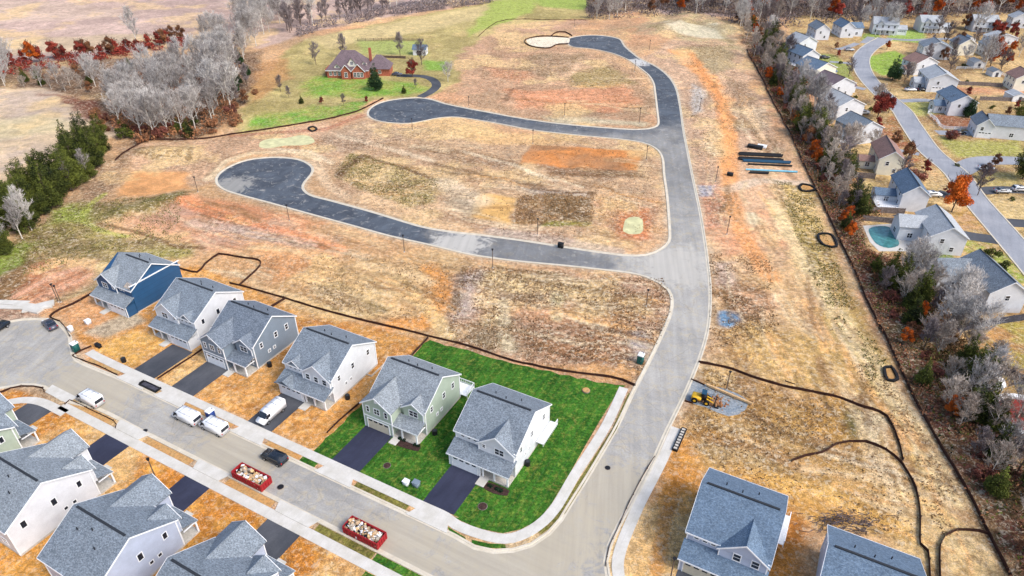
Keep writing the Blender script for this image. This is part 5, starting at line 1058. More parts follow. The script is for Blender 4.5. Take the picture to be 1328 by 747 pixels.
    if kind == 'van':
        for sd in (-1, 1):
            q = MB(); q.box(1.75, sd*(h+.12)-.12, 1.35, 1.9, sd*(h+.12)+.12, 1.65); q.build('mirror', M['dark'], rt)
        q = MB()
        for xx in (-2.2, -.9, .4): q.box(xx, -.9, 2.5, xx+.06, .9, 2.56)
        for yy in (-.8, .8): q.box(-2.4, yy, 2.54, .7, yy+.05, 2.6)
        q.build('roof_rack', M['chrome'], rt)
        q = MB(); q.box(-2.97, -.8, 1.35, -2.94, .8, 2.05); q.build('rear_window', M['glass'], rt)
    return rt
def at(px, z=0): p = G(*px); return (p.x, p.y, HT(p.x, p.y)+z)
AW = R(-28)+math.pi
VG = 'vans and cars parked by the new houses'
vehicle('van', 'white van parked in the middle of the wide grey street near the cul-de-sac', 'van', 'van', 'carwhite', at((119, 522), .04), AW, VG)
vehicle('van', 'white van at the far kerb, left of the two parked nose to tail', 'van', 'van', 'carwhite', at((244, 545), .04), AW, VG)
vehicle('van', 'white van at the far kerb below the blue portable toilet', 'van', 'van', 'carwhite', at((279, 558), .04), AW, VG)
vehicle('van', 'white van parked on the driveway of the white three window house', 'van', 'van', 'carwhite', at((353, 540), .04), HA+math.pi/2+math.pi, VG)
vehicle('suv', 'dark blue black car with a glossy roof on the street above the full red dumpster', 'car', 'suv', 'carblack', at((357, 597), .04), AW, VG)
vehicle('sedan', 'grey car parked at the head of the cul-de-sac kerb', 'car', 'sedan', 'cargrey', at((66, 424), .04), AW-.2, VG)
vehicle('truck', 'black vehicle cut off by the left edge of the photo', 'truck', 'truck', 'carblack', at((-3, 430), .04), R(75), VG)
EG = 'cars in the older neighbourhood'
for lab, px, rz, kd, pt in (('white car on the side street by the dark round evergreen', (1278, 220), 0, 'sedan', 'carwhite'), ('silver car, left of the two on the drive at the right edge', (1299, 250), 0, 'sedan', 'carsilver'), ('white car, right of the two on the drive at the right edge', (1322, 248), 0, 'suv', 'carwhite'),
        ('black car on the drive of the long porch house', (1243, 174), 0, 'sedan', 'carblack'), ('white car in the drive behind the orange tree', (1209, 255), .1, 'suv', 'carwhite'), ('white car left of the teal roofed house', (1180, 118), 0, 'sedan', 'carwhite'),
        ('black car beside the white one left of the teal roofed house', (1196, 118), 0, 'sedan', 'carblack'), ('silver car in the kerb near the upper road bend', (1101, 66), 0, 'sedan', 'carsilver'), ('dark car by the dark roofed houses at the top', (1069, 76), .1, 'sedan', 'carblack'), ('white car by the drive of the white gabled house', (1119, 148), .1, 'suv', 'carwhite'),
        ('blue grey car on the drive in front of the brick house', (515, 98), 0, 'sedan', 'cargrey')):
    vehicle('car' if kd != 'truck' else 'truck', lab, 'car', kd, pt, at(px, .06), rz, EG)
# ------------------------------------------------------------------ dumpsters
def dumpster(label, px, lab2):
    a = at(px, .04); rt = thing('dumpster', label, 'dumpster', a, HA, 'red dumpsters on the street'); L, w, h = 6.4, 2.2, 1.6
    m_ = MB(); m_.box(-L/2, -w/2, .15, L/2, w/2, .3); m_.build('floor', M['red'], rt)
    for x0, y0, x1, y1 in ((-L/2, -w/2, L/2, -w/2+.08), (-L/2, w/2-.08, L/2, w/2), (-L/2, -w/2+.08, -L/2+.08, w/2-.08), (L/2-.08, -w/2+.08, L/2, w/2-.08)):
        m_ = MB(); m_.box(x0, y0, .3, x1, y1, h)
        lx = abs(x1-x0) > 1
        n = 12 if lx else 4
        for k in range(n+1):
            if lx: c = x0+(x1-x0)*k/n; yo = y0 if y0 < 0 else y1; m_.box(c-.06, min(yo, yo+math.copysign(.1, yo)), .3, c+.06, max(yo, yo+math.copysign(.1, yo)), h)
            else: c = y0+(y1-y0)*k/n; xo = x0 if x0 < 0 else x1; m_.box(min(xo, xo+math.copysign(.1, xo)), c-.06, .3, max(xo, xo+math.copysign(.1, xo)), c+.06, h)
        m_.build('side_panel', M['red'], rt)
    m_ = MB()
    for y in (-w/2-.05, w/2+.05): m_.tube((-L/2, y, h+.03), (L/2, y, h+.03), .08, .08, 6)
    for x in (-L/2-.05, L/2+.05): m_.tube((x, -w/2, h+.03), (x, w/2, h+.03), .08, .08, 6)
    m_.build('top_rail', M['red'], rt)
    for x in (-L/2+.6, L/2-.6):
        m_ = MB(); m_.tube((x, -w/2, .14), (x, w/2, .14), .14, .14, 8); m_.build('roller', M['dark'], rt)
    # waste inside
    ca = Vector(a); m_ = MB(); mats = ['rubbish', 'wood', 'dark', 'wrap', 'stone']; mbs = [MB() for _ in mats]
    rr = random.Random(px[0])
    for k in range(230):
        x, y = rr.uniform(-L/2+.4, L/2-.4), rr.uniform(-w/2+.3, w/2-.3); z = rr.uniform(.5, 1.55+.5*math.exp(-((x+1.5)/1.5)**2)); s_ = rr.uniform(.1, .38)
        an = rr.uniform(0, 3); u = Vector((math.cos(an), math.sin(an), rr.uniform(-.4, .4)))*s_; v = Vector((-math.sin(an), math.cos(an), rr.uniform(-.4, .4)))*s_*rr.uniform(.3, .9); c = Vector((x, y, z)); n = u.cross(v).normalized()*rr.uniform(.03, .2)
        i = rr.choice([0, 0, 1, 3, 1, 2, 3, 4, 4])
        P = [c-u-v-n, c+u-v-n, c+u+v-n, c-u+v-n, c-u-v+n, c+u-v+n, c+u+v+n, c-u+v+n]; mbs[i].add(P, [(0, 3, 2, 1), (4, 5, 6, 7), (0, 1, 5, 4), (1, 2, 6, 5), (2, 3, 7, 6), (3, 0, 4, 7)])
    er = bpy.data.objects.new('building_waste', None); COL.objects.link(er); er.location = a; er.rotation_euler = (0, 0, HA); tag(er, lab2, 'waste', None, 'stuff')
    for nm, mt, q in zip(('cartons', 'lumber_scraps', 'black_bags', 'white_wrap', 'board_scraps'), mats, mbs):
        if q.v: q.build(nm, M[mt], er)
dumpster('red dumpster below the dark blue car, its load heaped at the left end', (328, 624), 'white and pale building waste heaped in the upper left red dumpster')
dumpster('red dumpster nearest the bottom of the photo, filled level', (474, 696), 'pale boxes and lumber scraps lying in the lower right red dumpster')
# ------------------------------------------------------------------ small site objects
def toilet(label, px, mat, rz=HA):
    rt = thing('portable_toilet', label, 'toilet', at(px, .05), rz, 'portable toilets on the building site')
    m_ = MB(); m_.box(-.6, -.6, .1, .6, .6, 2.1); bevel(m_.build('cabin', M[mat], rt), .05)
    m_ = MB(); m_.prism([(-.65, 2.1), (.65, 2.1), (.5, 2.3), (-.5, 2.3)], 'y', -.65, .65); m_.build('roof', M['trim'], rt)
    m_ = MB(); m_.box(-.42, -.64, .2, .42, -.6, 2.0); d = m_.build('door', M[mat], rt); m_ = MB(); m_.box(.26, -.68, 1.0, .34, -.64, 1.2); m_.build('handle', M['chrome'], d)
    m_ = MB(); m_.tube((.35, .4, 2.2), (.35, .4, 2.6), .06, .06, 6); m_.build('vent_pipe', M['dark'], rt)
toilet('blue portable toilet on the verge above the two parked vans', (275, 544), 'blue')
toilet('dark green portable toilet with white roof by the cul-de-sac kerb', (100, 456), 'green')
toilet('green and white portable toilet on the dirt left of the main road', (830, 471), 'green')
def crate(name, label, px, dims, mat, cat, z=0, rz=HA, lid=None, group=None, bev=.04):
    rt = thing(name, label, cat, at(px, z), rz, group); x, y, h = dims
    m_ = MB(); m_.box(-x/2, -y/2, 0, x/2, y/2, h); bevel(m_.build('body', M[mat], rt), bev)
    m_ = MB(); m_.box(-x/2-.05, -y/2-.05, h, x/2+.05, y/2+.05, h+.08); m_.build('lid', M[lid or mat], rt); return rt
crate('utility_box', 'pale green utility box on the lawn between the two finished houses', (527, 628), (1.0, .8, .8), 'trim', 'utility box')
crate('utility_box', 'dark utility box, right of the pale one on the front lawn', (540, 630), (1.1, .9, .9), 'slate', 'utility box')
crate('storage_box', 'black box on the bare lot by the gravel drive', (128, 450), (1.4, .7, .7), 'black', 'box')
crate('water_tank', 'white tank on the orange lot near the half built house', (115, 420), (1.0, 1.0, 1.0), 'wrap', 'tank')
crate('water_tank', 'white tank beside the kerb of the cul-de-sac', (93, 430), (.8, .8, 1.3), 'wrap', 'tank')
crate('material_box', 'black box at the edge of the pipe stacks', (979, 192), (5.0, 2.0, .9), 'black', 'box')
crate('material_box', 'pale pallet pack beside the black box at the pipe stacks', (988, 191), (3.0, 1.8, .7), 'wrap', 'box')
crate('material_box', 'small black box left of the pipes on the dirt strip', (946.5, 228), (1.8, 1.2, .9), 'black', 'box')
crate('electric_box', 'black box on the kerb of the upper side road', (727, 321), (1.4, .9, 1.3), 'black', 'utility box')
for lab, px in (('black air conditioner unit beside the slate blue house', (350, 475)), ('black air conditioner unit beside the white three window house', (451, 517)), ('dark unit beside the corner house wall', (684, 603)), ('dark unit by the green house wall', (564, 563)), ('dark unit in the corner by the slate house drive', (161, 469))):
    rt = thing('air_conditioner', lab, 'air conditioner', at(px), 0, 'air conditioner units'); m_ = MB(); m_.tube((0, 0, 0), (0, 0, .95), .48, .48, 12); m_.build('casing', M['dark'], rt); m_ = MB(); m_.tube((0, 0, .95), (0, 0, 1.0), .36, .36, 12); m_.build('fan_grille', M['vent'], rt)
def manhole(lab, px, r=.45, h=.05, mat='dark', z=.05):
    rt = thing('manhole', lab, 'manhole', at(px, z), 0); m_ = MB(); m_.tube((0, 0, 0), (0, 0, h), r, r, 14); m_.build('cover', M[mat], rt); m_ = MB(); m_.tube((0, 0, 0), (0, 0, h*.6), r*1.12, r*1.12, 14); m_.build('ring', M['fencewood'], rt)
manhole('dark manhole cover in the street left of the dumpsters', (188, 559)); manhole('dark lump of mud on the street right of the upper dumpster', (364, 632), .5, .12); manhole('pair of dark drain covers in the middle of the lower main road', (788, 607), .45)
manhole('small dark planting hole in the lawn near the corner house', (626, 657), .7, .06, 'mulch'); manhole('round orange planter with a dark pipe in the green lawn', (760, 507), .7, .3, 'strip', 0); manhole('dark planting hole in the lawn left of the corner driveway', (502, 604), .6, .06, 'mulch')
rt = thing('drain_frame', 'black barrier frame standing on the sidewalk edge by the street', 'barrier', at((196, 503), .16), HA)
m_ = MB(); m_.box(-2.6, -.7, 0, 2.2, -.5, .35); m_.box(-2.6, -.5, 0, -2.4, .5, .5); m_.box(2.0, -.5, 0, 2.2, .7, .4); m_.box(-2.4, .5, 0, 2.0, .65, .3); m_.build('frame', M['black'], rt)
m_ = MB(); m_.box(-2.3, -.45, 0, 1.9, .45, .15); m_.build('grate', M['fencedark'], rt)
# mulch beds with little shrubs
for lab, px in (('dark mulch bed in front of the green house porch', [(517, 563), (531, 562), (545, 576), (543, 585), (531, 583), (513, 576)]), ('dark mulch bed in front of the corner house porch', [(629, 625), (656, 634), (661, 637), (658, 643), (640, 640), (626, 632)])):
    q = GL(px); o = Vector(q[0]); rt = thing('mulch_bed', lab, 'flower bed', (o.x, o.y, 0)); sheet('mulch', [p-o for p in smooth_line(q, .6, True)], .1, M['mulch'], rt, th=.15)
    c = sum(q, Vector((0, 0)))/len(q)-o
    for k in range(7):
        u = RNG.uniform(-2.2, 2.2); m_ = MB(); cx, cy = c.x+u*SA.x, c.y+u*SA.y
        for j in range(30): a_ = RNG.uniform(0, 6.28); e_ = RNG.uniform(0, 1.4); d = Vector((math.cos(a_)*math.cos(e_), math.sin(a_)*math.cos(e_), math.sin(e_)))*.38; m_.tube((cx, cy, .1), (cx+d.x, cy+d.y, .1+d.z), .03, .09, 3)
        m_.build('shrub', M['needled'], rt)
# loader
rt = thing('loader', 'yellow wheel loader with a black cab on the blue grey gravel', 'loader', at((910, 521), .05), HA+.1); rt.scale = (.82, .82, .82)
m_ = MB(); m_.prism([(-2.4, .8), (-.2, .8), (-.2, 1.7), (-2.2, 1.7), (-2.4, 1.4)], 'y', -.9, .9); bevel(m_.build('engine_hood', M['yellow'], rt), .08)
m_ = MB(); m_.prism([(-.3, 1.0), (1.0, 1.0), (.9, 2.1), (.6, 2.9), (-.2, 2.9)], 'y', -.75, .75); bevel(m_.build('cab', M['dark'], rt), .06)
m_ = MB(); m_.box(-.35, -.85, 2.9, .75, .85, 3.05); m_.build('cab_roof', M['pipe'], rt)
for x in (-1.6, 1.1):
    for y in (-.95, .95): q = MB(); q.tube((x, y-.25, .7), (x, y+.25, .7), .7, .7, 16); w_ = q.build('wheel', M['tire'], rt); q = MB(); q.tube((x, y-.27, .7), (x, y+.27, .7), .32, .32, 10); q.build('rim', M['yellow'], w_)
m_ = MB()
for y in (-.5, .5): m_.tube((.7, y, 1.6), (2.3, y, 1.0), .12, .12, 5); m_.tube((2.3, y, 1.0), (3.0, y, .5), .12, .12, 5)
m_.build('lift_arm', M['yellow'], rt); m_ = MB(); m_.prism([(2.9, .15), (3.9, .1), (3.8, .25), (3.1, .45), (3.0, 1.1), (2.85, 1.1)], 'y', -1.2, 1.2); m_.build('bucket', M['dark'], rt)
rt = thing('soil_pile', 'heap of rust brown rocks in front of the loader', 'rubble', at((926, 523), .03)); tag(rt, kind='stuff')
m_ = MB()
for k in range(70): x, y = RNG.normal(0, 1.4), RNG.normal(0, .9); z = max(0, .9-.35*math.hypot(x, y)); r_ = RNG.uniform(.12, .35); m_.tube((x, y, z-r_), (x+RNG.uniform(-.1, .1), y, z+r_*.6), r_, r_*.5, 5)
m_.build('rocks', dirtmat('rusty_rock', rgb(150, 96, 60), rgb(170, 130, 90), rgb(90, 60, 60)), rt)
# pipe bundles
for lab, px, L, n, mt, dy in (('bundle of black pipes, uppermost of the pipe stacks', (985, 201), 14, 4, 'black', 0), ('bundle of dark blue pipes below the black ones', (985, 207), 14, 4, 'black', 0), ('bundle of blue green pipes in the middle of the pipe stacks', (993, 210), 15, 3, 'pipe', 0), ('thin dark pipe lying apart below the bundles', (998, 214.5), 14, 1, 'black', 0), ('pale blue pipe with a dark end, lowest of the pipe stacks', (1000, 222), 16, 1, 'cyan', 0), ('short thick black pipe left of the pale blue pipe', (983, 224.5), 6, 2, 'black', 0)):
    if mt == 'cyan' and 'cyan' not in M: M['cyan'] = plain('pale_blue_pipe', rgb(120, 190, 216), .5, .1)
    rt = thing('pipe_bundle', lab, 'pipes', at(px, .05), R(-7), 'pipe bundles on the dirt')
    for k in range(n): m_ = MB(); m_.tube((-L/2+.4*(k % 2), (k-n/2)*.62, .3), (L/2+.3*(k % 3), (k-n/2)*.62, .3), .3, .3, 8); m_.build('pipe', M[mt], rt)
rt = thing('lumber_beam', 'long pale timber lying along the gravel entrance', 'beam', at((945, 514), .2), 0)
a, b = G(916, 501), G(975, 526); o = Vector(rt.location); m_ = MB(); m_.tube(Vector((a.x, a.y, .25))-Vector((o.x, o.y, 0)), Vector((b.x, b.y, .25))-Vector((o.x, o.y, 0)), .28, .28, 4); m_.build('beam', M['wood'], rt)
# stacked black screens on the right sidewalk
rt = thing('stone_sample_box', 'black crate with pale stones at the head of the right sidewalk', 'crate', at((881, 571), .1), R(62)); m_ = MB(); m_.box(-3.0, -.5, 0, 3.0, .5, .35); m_.build('tray', M['black'], rt)
m_ = MB()
for k in range(8): m_.box(-2.8+k*.72, -.3, .35, -2.4+k*.72, .3, .48)
m_.build('stones', M['found'], rt)
# paving slabs by the upper left cul-de-sac
SLN = 'white concrete slab among the loose ones left of the cul-de-sac'
for k, (px, w, l, rz) in enumerate((((12, 393), 9, 2.0, -.05), ((14, 399), 10, 1.8, -.05), ((34, 397), 6, 2.0, -.2), ((50, 399), 6, 3.2, .35), ((44, 403), 4, 2.2, -.3), ((61, 396), 3, 2.6, .5))):
    rt = thing('concrete_slab', SLN, 'slab', at(px, .05), rz, 'loose white slabs by the cul-de-sac'); m_ = MB(); m_.box(-w/2, -l/2*.8, 0, w/2, l/2*.8, .22+.05*k); m_.build('slab', M['walk'], rt)
# ponds
for lab, px in (('small milky green settling pond in an orange pit', [(811, 285), (816, 282), (828, 281.5), (833, 285), (834, 297), (830, 303), (815, 303.5), (808, 300)]), ('long milky green pond beside the pasture edge', [(338, 184), (350, 180), (370, 179), (390, 175.5), (402, 177), (408, 184), (396, 188), (370, 189), (350, 192), (337, 191)]), ('flat pale pad inside a black silt ring by the top cul-de-sac', [(683, 51), (704, 48), (736, 49), (736, 57), (722, 58), (710, 62), (690, 60)])):
    q = smooth_line(GL(px), 1, True); o = sheet('pond' if 'pond' in lab else 'pad', q, .04, M['puddle'] if 'pond' in lab else M['gravelpale'], th=.3); tag(o, lab, kind='structure')
# ------------------------------------------------------------------ silt fences
def silt(label, pts, h=.85, world=False, group='silt fences on the building site'):
    q = pts if world else GL(pts); q = smooth_line(q, 1.5)
    h *= .68; o = ribbon('silt_fence', q, [(-.05, -.15), (-.03, h), (.03, h), (.05, -.15)], M['fabric'], zf=lambda x, y: HT(x, y)+.1*math.sin(x*1.7+y*2.3)*math.sin(x*.6))
    tag(o, label, 'fence', group)
    L = 0; last = None; k = 0
    for p in q:
        if last is None or (p-last).length > 3.0:
            m_ = MB(); z = HT(p.x, p.y); m_.box(p.x-.05+.1, p.y-.05, z-.1, p.x+.15, p.y+.05, z+h+.12); last = p
            if k < 60: m_.build('stake', M['barkd'], o)
            k += 1
    return o
silt('long silt fence behind the row of new houses down to the main road', [(298, 368), (312, 371), (340, 379), (368, 387), (410, 400), (452, 411.5), (486, 420), (530, 430), (563, 438.5), (604, 448.5), (666, 469), (690, 474), (712, 479), (746, 484), (792, 490), (808, 494), (823, 501)])
silt('looped silt fence pen behind the white house roofs', [(233, 349), (256, 353.8), (266, 343.5), (276, 335), (284, 330.5), (312, 335), (339, 341.5), (326, 357), (311, 370)])
silt('silt fence running down from the half built house to the cul-de-sac kerb', [(124, 379), (95, 395), (78, 402), (65, 412), (78, 418), (84, 424), (91, 437)])
silt('short silt fence beside the dark green toilet', [(118, 450), (106, 455), (94, 462), (108, 468), (130, 476), (152, 487)], .6)
silt('silt fence between the slate blue house yard and its white neighbour', [(370, 388), (352, 399)])
silt('silt fence along the left edge of the vivid lawn behind the green house', [(555, 439), (534, 462)])
silt('silt fence dividing the orange yard from the vivid lawn', [(466, 524), (440, 546), (424, 562)], .6)
silt('silt fence along the drive of the slate blue house', [(264, 453), (232, 474), (204, 492)], .6)
silt('curved silt fence at the left edge round the corner lot', [(-4, 511), (6, 508), (14, 504), (28, 501.5), (44, 501.5), (56, 504), (58, 509)], .6)
silt('boxed silt fence round the verge strip nearest the middle van', [(84, 525), (91, 519.5), (120, 533), (147, 546), (151.5, 551), (150, 556)], .5)
silt('long silt fence across the dirt right of the main road', [(905.5, 470.5), (928, 474.5), (949.6, 479.7), (975, 489.5), (1013.6, 501), (1052, 510), (1090, 519.4), (1116, 529.6), (1140, 537), (1149, 543), (1155, 556), (1162, 578), (1169, 600)])
silt('hooked silt fence curving down behind the two right houses', [(1026, 598.5), (1044, 592), (1066, 587.5), (1073, 584), (1083, 577.5), (1100, 574.6), (1121, 577), (1146, 588), (1167, 603), (1182, 624), (1190, 646), (1193, 672), (1193, 706), (1203, 716), (1206, 756)])
silt('silt fence looping round the pale pad at the bottom right', [(1281, 693), (1268, 689.5), (1240, 688), (1226, 695), (1219, 706), (1218, 730), (1219, 760)])
silt('short silt fence above the gravel entrance', [(896, 492.5), (913.5, 500)], .6); silt('short silt fence below the gravel entrance', [(888, 520.5), (899, 524)], .5)
silt('silt fence along the right verge of the lower main road', [(848, 593), (830, 624), (812, 660), (800, 688), (789, 712), (785, 735)], .35)
silt('black silt ring round the pale pad left of the top cul-de-sac', [(737, 49), (704, 47.5), (684, 51), (681, 56), (691, 61), (711, 63), (722, 58.5), (737, 57.5)], 1.0)
silt('small silt loop above the top cul-de-sac', [(714, 47.5), (722, 42.5), (733, 42.3), (742, 47)], 1.0)
silt('dark silt fence along the pasture edge from the left wood to the upper cul-de-sac', [(150, 210), (163, 200), (177, 190.5), (190, 184.5), (222, 182.6), (256, 181), (300, 174.5), (340, 169), (402, 158.7), (453, 148.5), (472, 141), (497, 128)])
silt('silt fence arc over the dirt at the top of the site', [(620, 48), (640, 32), (658, 26), (700, 26), (760, 27)], .5)
BELT = belt[1:]
silt('long perimeter silt fence along the wooded belt, upper half', BELT[:9], 1.0); silt('long perimeter silt fence along the wooded belt, lower half', BELT[8:], 1.0)
for lab, px in (('small rock outlet ring by the perimeter fence, uppermost of three', [(1036, 244), (1040, 241), (1050, 243), (1057, 247), (1050, 250), (1040, 250)]), ('rock outlet ring by the perimeter fence, middle of three', [(1062, 304), (1078, 305), (1085, 320), (1070, 319), (1062, 311)]), ('rock outlet box by the perimeter fence, lowest of three', [(1146, 479), (1155, 478), (1163, 494), (1150, 495)]), ('small black ring by the milky pond', [(400, 167), (406, 165), (411, 168), (405, 171)])):
    q = GL(px); c = sum(q, Vector((0, 0)))/len(q); rt = thing('outlet_ring', lab, 'rock ring', (c.x, c.y, HT(c.x, c.y)), 0, 'rock outlet rings'); q = [p-c for p in q]
    o = ribbon('log', smooth_line(q, 1.0, True), [(-.3, -.3), (-.25, .5), (.25, .5), (.3, -.3)], M['black'], rt, closed=True); sheet('stone_fill', [p*.85 for p in q], .15, M['strip'], rt, th=.4)
for px in ((1015, 494), ):
    silt('short loose silt fence piece lying right of the long one', [(1018, 494.5), (1031, 499)], .4)
# ------------------------------------------------------------------ timber fences and walls of the old estate
def fence(label, px, h, mat, rail=False, name='garden_fence'):
    q = smooth_line(GL(px), 2); o = ribbon(name, q, [(-.05, 0), (-.05, h), (.05, h), (.05, 0)], M[mat]) if not rail else None
    if rail:
        m_ = MB()
        for a_, b_ in zip(q, q[1:]):
            for z in (.5, .9, 1.3): m_.tube((a_.x, a_.y, z), (b_.x, b_.y, z), .09, .09, 4)
        o = m_.build(name, M[mat])
    tag(o, label, 'fence', 'garden fences'); last = None
    for p in q:
        if last is None or (p-last).length > 2.2: m_ = MB(); m_.box(p.x-.08, p.y-.08, 0, p.x+.08, p.y+.08, h+.12); m_.build('post', M[mat], o); last = p
fence('dark board fence running left from below the large white house', [(1223, 434), (1250, 429), (1290, 421), (1345, 413)], 1.8, 'fencedark')
fence('dark fence at the right edge above the round pool', [(1272, 476), (1292, 481), (1312, 490), (1345, 506)], 1.8, 'fencedark')
fence('grey wooden fence below the cream house', [(1103, 229), (1120, 231), (1134, 232)], 1.8, 'fencewood')
fence('weathered wooden fence above the swimming pool, back line', [(1117, 277), (1145, 276), (1172, 278)], 1.8, 'fencewood')
fence('weathered wooden fence above the swimming pool, front line', [(1118, 286), (1140, 288), (1160, 290)], 1.6, 'fencewood')
fence('grey fence beyond the green strip right of the pool house', [(1196, 344), (1216, 346), (1234, 348)], 1.8, 'fencewood')
fence('white rail fence round the brown yard in the upper right', [(1262, 150), (1225, 146), (1203, 147), (1214, 158), (1224, 168), (1262, 169)], 1.3, 'trim', True)
fence('wooden fence behind the blue roofed house', [(1238, 110), (1266, 111), (1300, 113)], 1.6, 'fencewood'); fence('pale rail fence across the yards at the upper right', [(1240, 90), (1268, 90), (1290, 94), (1318, 108)], 1.2, 'trim', True)
fence('grey wooden fence in the yards right of the blue roofed house', [(1270, 130), (1300, 131), (1345, 133)], 1.6, 'fencewood')
fence('dark rail fence behind the brick house', [(464, 54), (500, 53), (550, 54)], 1.5, 'barkd', True); fence('low dark hedge fence right of the brick house', [(496, 75), (526, 76)], 1.2, 'barkd')
fence('brown board fence by the far white houses beside the wood edge', [(990, 54), (1010, 58), (1026, 62)], 1.6, 'barkd')
# ------------------------------------------------------------------ posts and lamp posts
LPX = [((375.5, 287), 5, 'brown lamp post on the near kerb of the lower side road'), ((524.5, 327), 5, 'lamp post by the kerb where the lower side road turns pale'), ((639, 348), 5.5, 'lamp post at the top of the brown weedy block'), ((838, 397), 4.5, 'lamp post near the right end of the brown weedy block'),
 ((732, 151), 5, 'lamp post above the upper side road, left of the road junction'), ((829, 160), 6, 'tall lamp post beside the upper road corner'), ((691, 186), 5, 'lamp post below the upper side road'), ((697, 305), 5, 'lamp post at the dark brown soil square'),
 ((257, 250), 5, 'lamp post with a greenish base on the orange slope'), ((204, 625), 5.5, 'dark lamp post on the orange lot below the street'), ((76, 392), 5, 'brown lamp post at the soil heap, left one of a pair'), ((79, 392), 4.6, 'brown lamp post at the soil heap, right one of a pair'),
 ((907, 144), 5, 'lamp post right of the main road near its top'), ((928, 236), 5, 'lamp post on the dirt right of the dark road stretch'), ((942.5, 304), 5.5, 'lamp post on the dirt strip above the round pale patch'), ((942, 505), 4.5, 'lamp post on the weedy patch above the gravel entrance'),
 ((838, 208), 5, 'lamp post left of the main road between the two side roads'), ((842, 66), 5, 'lamp post above the top road bend'), ((823, 93), 5, 'lamp post inside the top road bend'), ((608, 138), 4, 'lamp post beyond the upper side road'), ((535, 170), 4.5, 'lamp post below the upper cul-de-sac'), ((869, 752), 5, 'dark lamp post left of the lower right house'), ((745, 36), 4, 'lamp post beyond the top cul-de-sac')]
lp0 = None
for px, h, lab in LPX:
    if lp0 is None:
        rt = thing('lamp_post', lab, 'lamp post', at(px), 0, 'lamp posts along the new roads'); m_ = MB(); m_.tube((0, 0, -.3), (0, 0, 4.6), .11, .08, 6); m_.build('pole', M['barkd'], rt)
        m_ = MB(); m_.tube((0, 0, 4.6), (0, 0, 5.0), .16, .3, 6); m_.build('lantern', M['dark'], rt); m_ = MB(); m_.tube((0, 0, -.2), (0, 0, .25), .25, .18, 6); m_.build('base', M['found'], rt); lp0 = rt
    else: rt = copy_tree(lp0); rt.location = at(px); rt['label'] = lab
    rt.scale = (1, 1, h/5)
# brush pile and shrubs on the dirt
rt = thing('brush_pile', 'dark grey brush pile behind the lower right roof', 'brush', at((1096, 678))); tag(rt, kind='stuff'); m_ = MB()
for k in range(260):
    x, y = RNG.normal(0, 2.6), RNG.normal(0, 1.1); z = RNG.uniform(0, max(.2, 1.1-.25*abs(x))); a_ = RNG.uniform(0, 3.14); L = RNG.uniform(.6, 1.8); d = Vector((math.cos(a_), math.sin(a_)*.5, RNG.uniform(-.25, .25)))*L/2; c = Vector((x, y, z)); m_.tube(c-d, c+d, .06, .04, 3)
m_.build('branches', plain('old_grey_brush', rgb(86, 76, 78), .95, .3), rt)
# ------------------------------------------------------------------ trees
def branchy(seed, H, spread, n1=9, n2=6, n3=6, n4=3, up=.55, clear=.25, tw=.028, lean=0.0, r0=.2):
    """tapered trunk with limbs (trunk mesh) and fine twigs (crown mesh)"""
    r = random.Random(seed); T = MB(); C = MB(); cv = []
    pts = [Vector((0, 0, -.3))]; n = 6; dx, dy = r.uniform(-1, 1)*lean, r.uniform(-1, 1)*lean
    for i in range(1, n+1): pts.append(Vector((dx*i/n*H+r.uniform(-.12, .12)*H*.06*i/n*3, dy*i/n*H+r.uniform(-.12, .12)*H*.06*i/n*3, H*.94*i/n)))
    rad = lambda f: r0*(1-f)**.8+.025
    for i in range(n): T.tube(pts[i], pts[i+1], rad(i/n), rad((i+1)/n), 6, False)
    def seg(mb, a, d, L, ra, rb, k): b = a+d*L; mb.tube(a, b, ra, rb, k, False); return b
    def twig(a, d, L, lev):
        kk = n3 if lev == 0 else n4
        bend = (d+Vector((r.uniform(-.4, .4), r.uniform(-.4, .4), r.uniform(-.1, .5)))).normalized()
        mid = seg(C, a, d, L*.5, tw*(1.5 if lev == 0 else .9), tw*(1.2 if lev == 0 else .7), 3); v = r.random()
        cv.extend([v]*6); end = seg(C, mid, bend, L*.5, tw*(1.2 if lev == 0 else .7), tw*.4, 3); cv.extend([v]*6)
        if lev < 2:
            for _ in range(kk):
                f = r.uniform(.25, 1); p = a.lerp(mid, f*2) if f < .5 else mid.lerp(end, f*2-1)
                nd = (bend+Vector((r.uniform(-1, 1), r.uniform(-1, 1), r.uniform(-.5, .8)))*.85).normalized(); twig(p, nd, L*r.uniform(.45, .75), lev+1)
    for i in range(n1):
        f = clear+(1-clear)*(i+.5)/n1*.95; j = min(n-1, int(f*n)); p = pts[j].lerp(pts[j+1], f*n-j); an = i*2.4+r.uniform(-.4, .4)
        L = spread*(1.15-.75*abs(f-.45)/.55)*r.uniform(.7, 1.05); d = Vector((math.cos(an), math.sin(an), up+r.uniform(-.1, .4)+f*.5)).normalized()
        q = seg(T, p, d, L*.45, rad(f)*.5, rad(f)*.35, 4); d2 = (d+Vector((r.uniform(-.3, .3), r.uniform(-.3, .3), .35))).normalized(); q2 = seg(T, q, d2, L*.55, rad(f)*.35, .03, 4)
        for k in range(n2):
            g = r.uniform(.2, 1); s = p.lerp(q, g*2) if g < .5 else q.lerp(q2, g*2-1); nd = (d2+Vector((r.uniform(-1, 1), r.uniform(-1, 1), r.uniform(-.3, .9)))*.8).normalized(); twig(s, nd, L*r.uniform(.35, .6), 0)
    for k in range(n2): twig(pts[-1], Vector((r.uniform(-.8, .8), r.uniform(-.8, .8), 1)).normalized(), spread*.4, 0)
    return T, C, cv
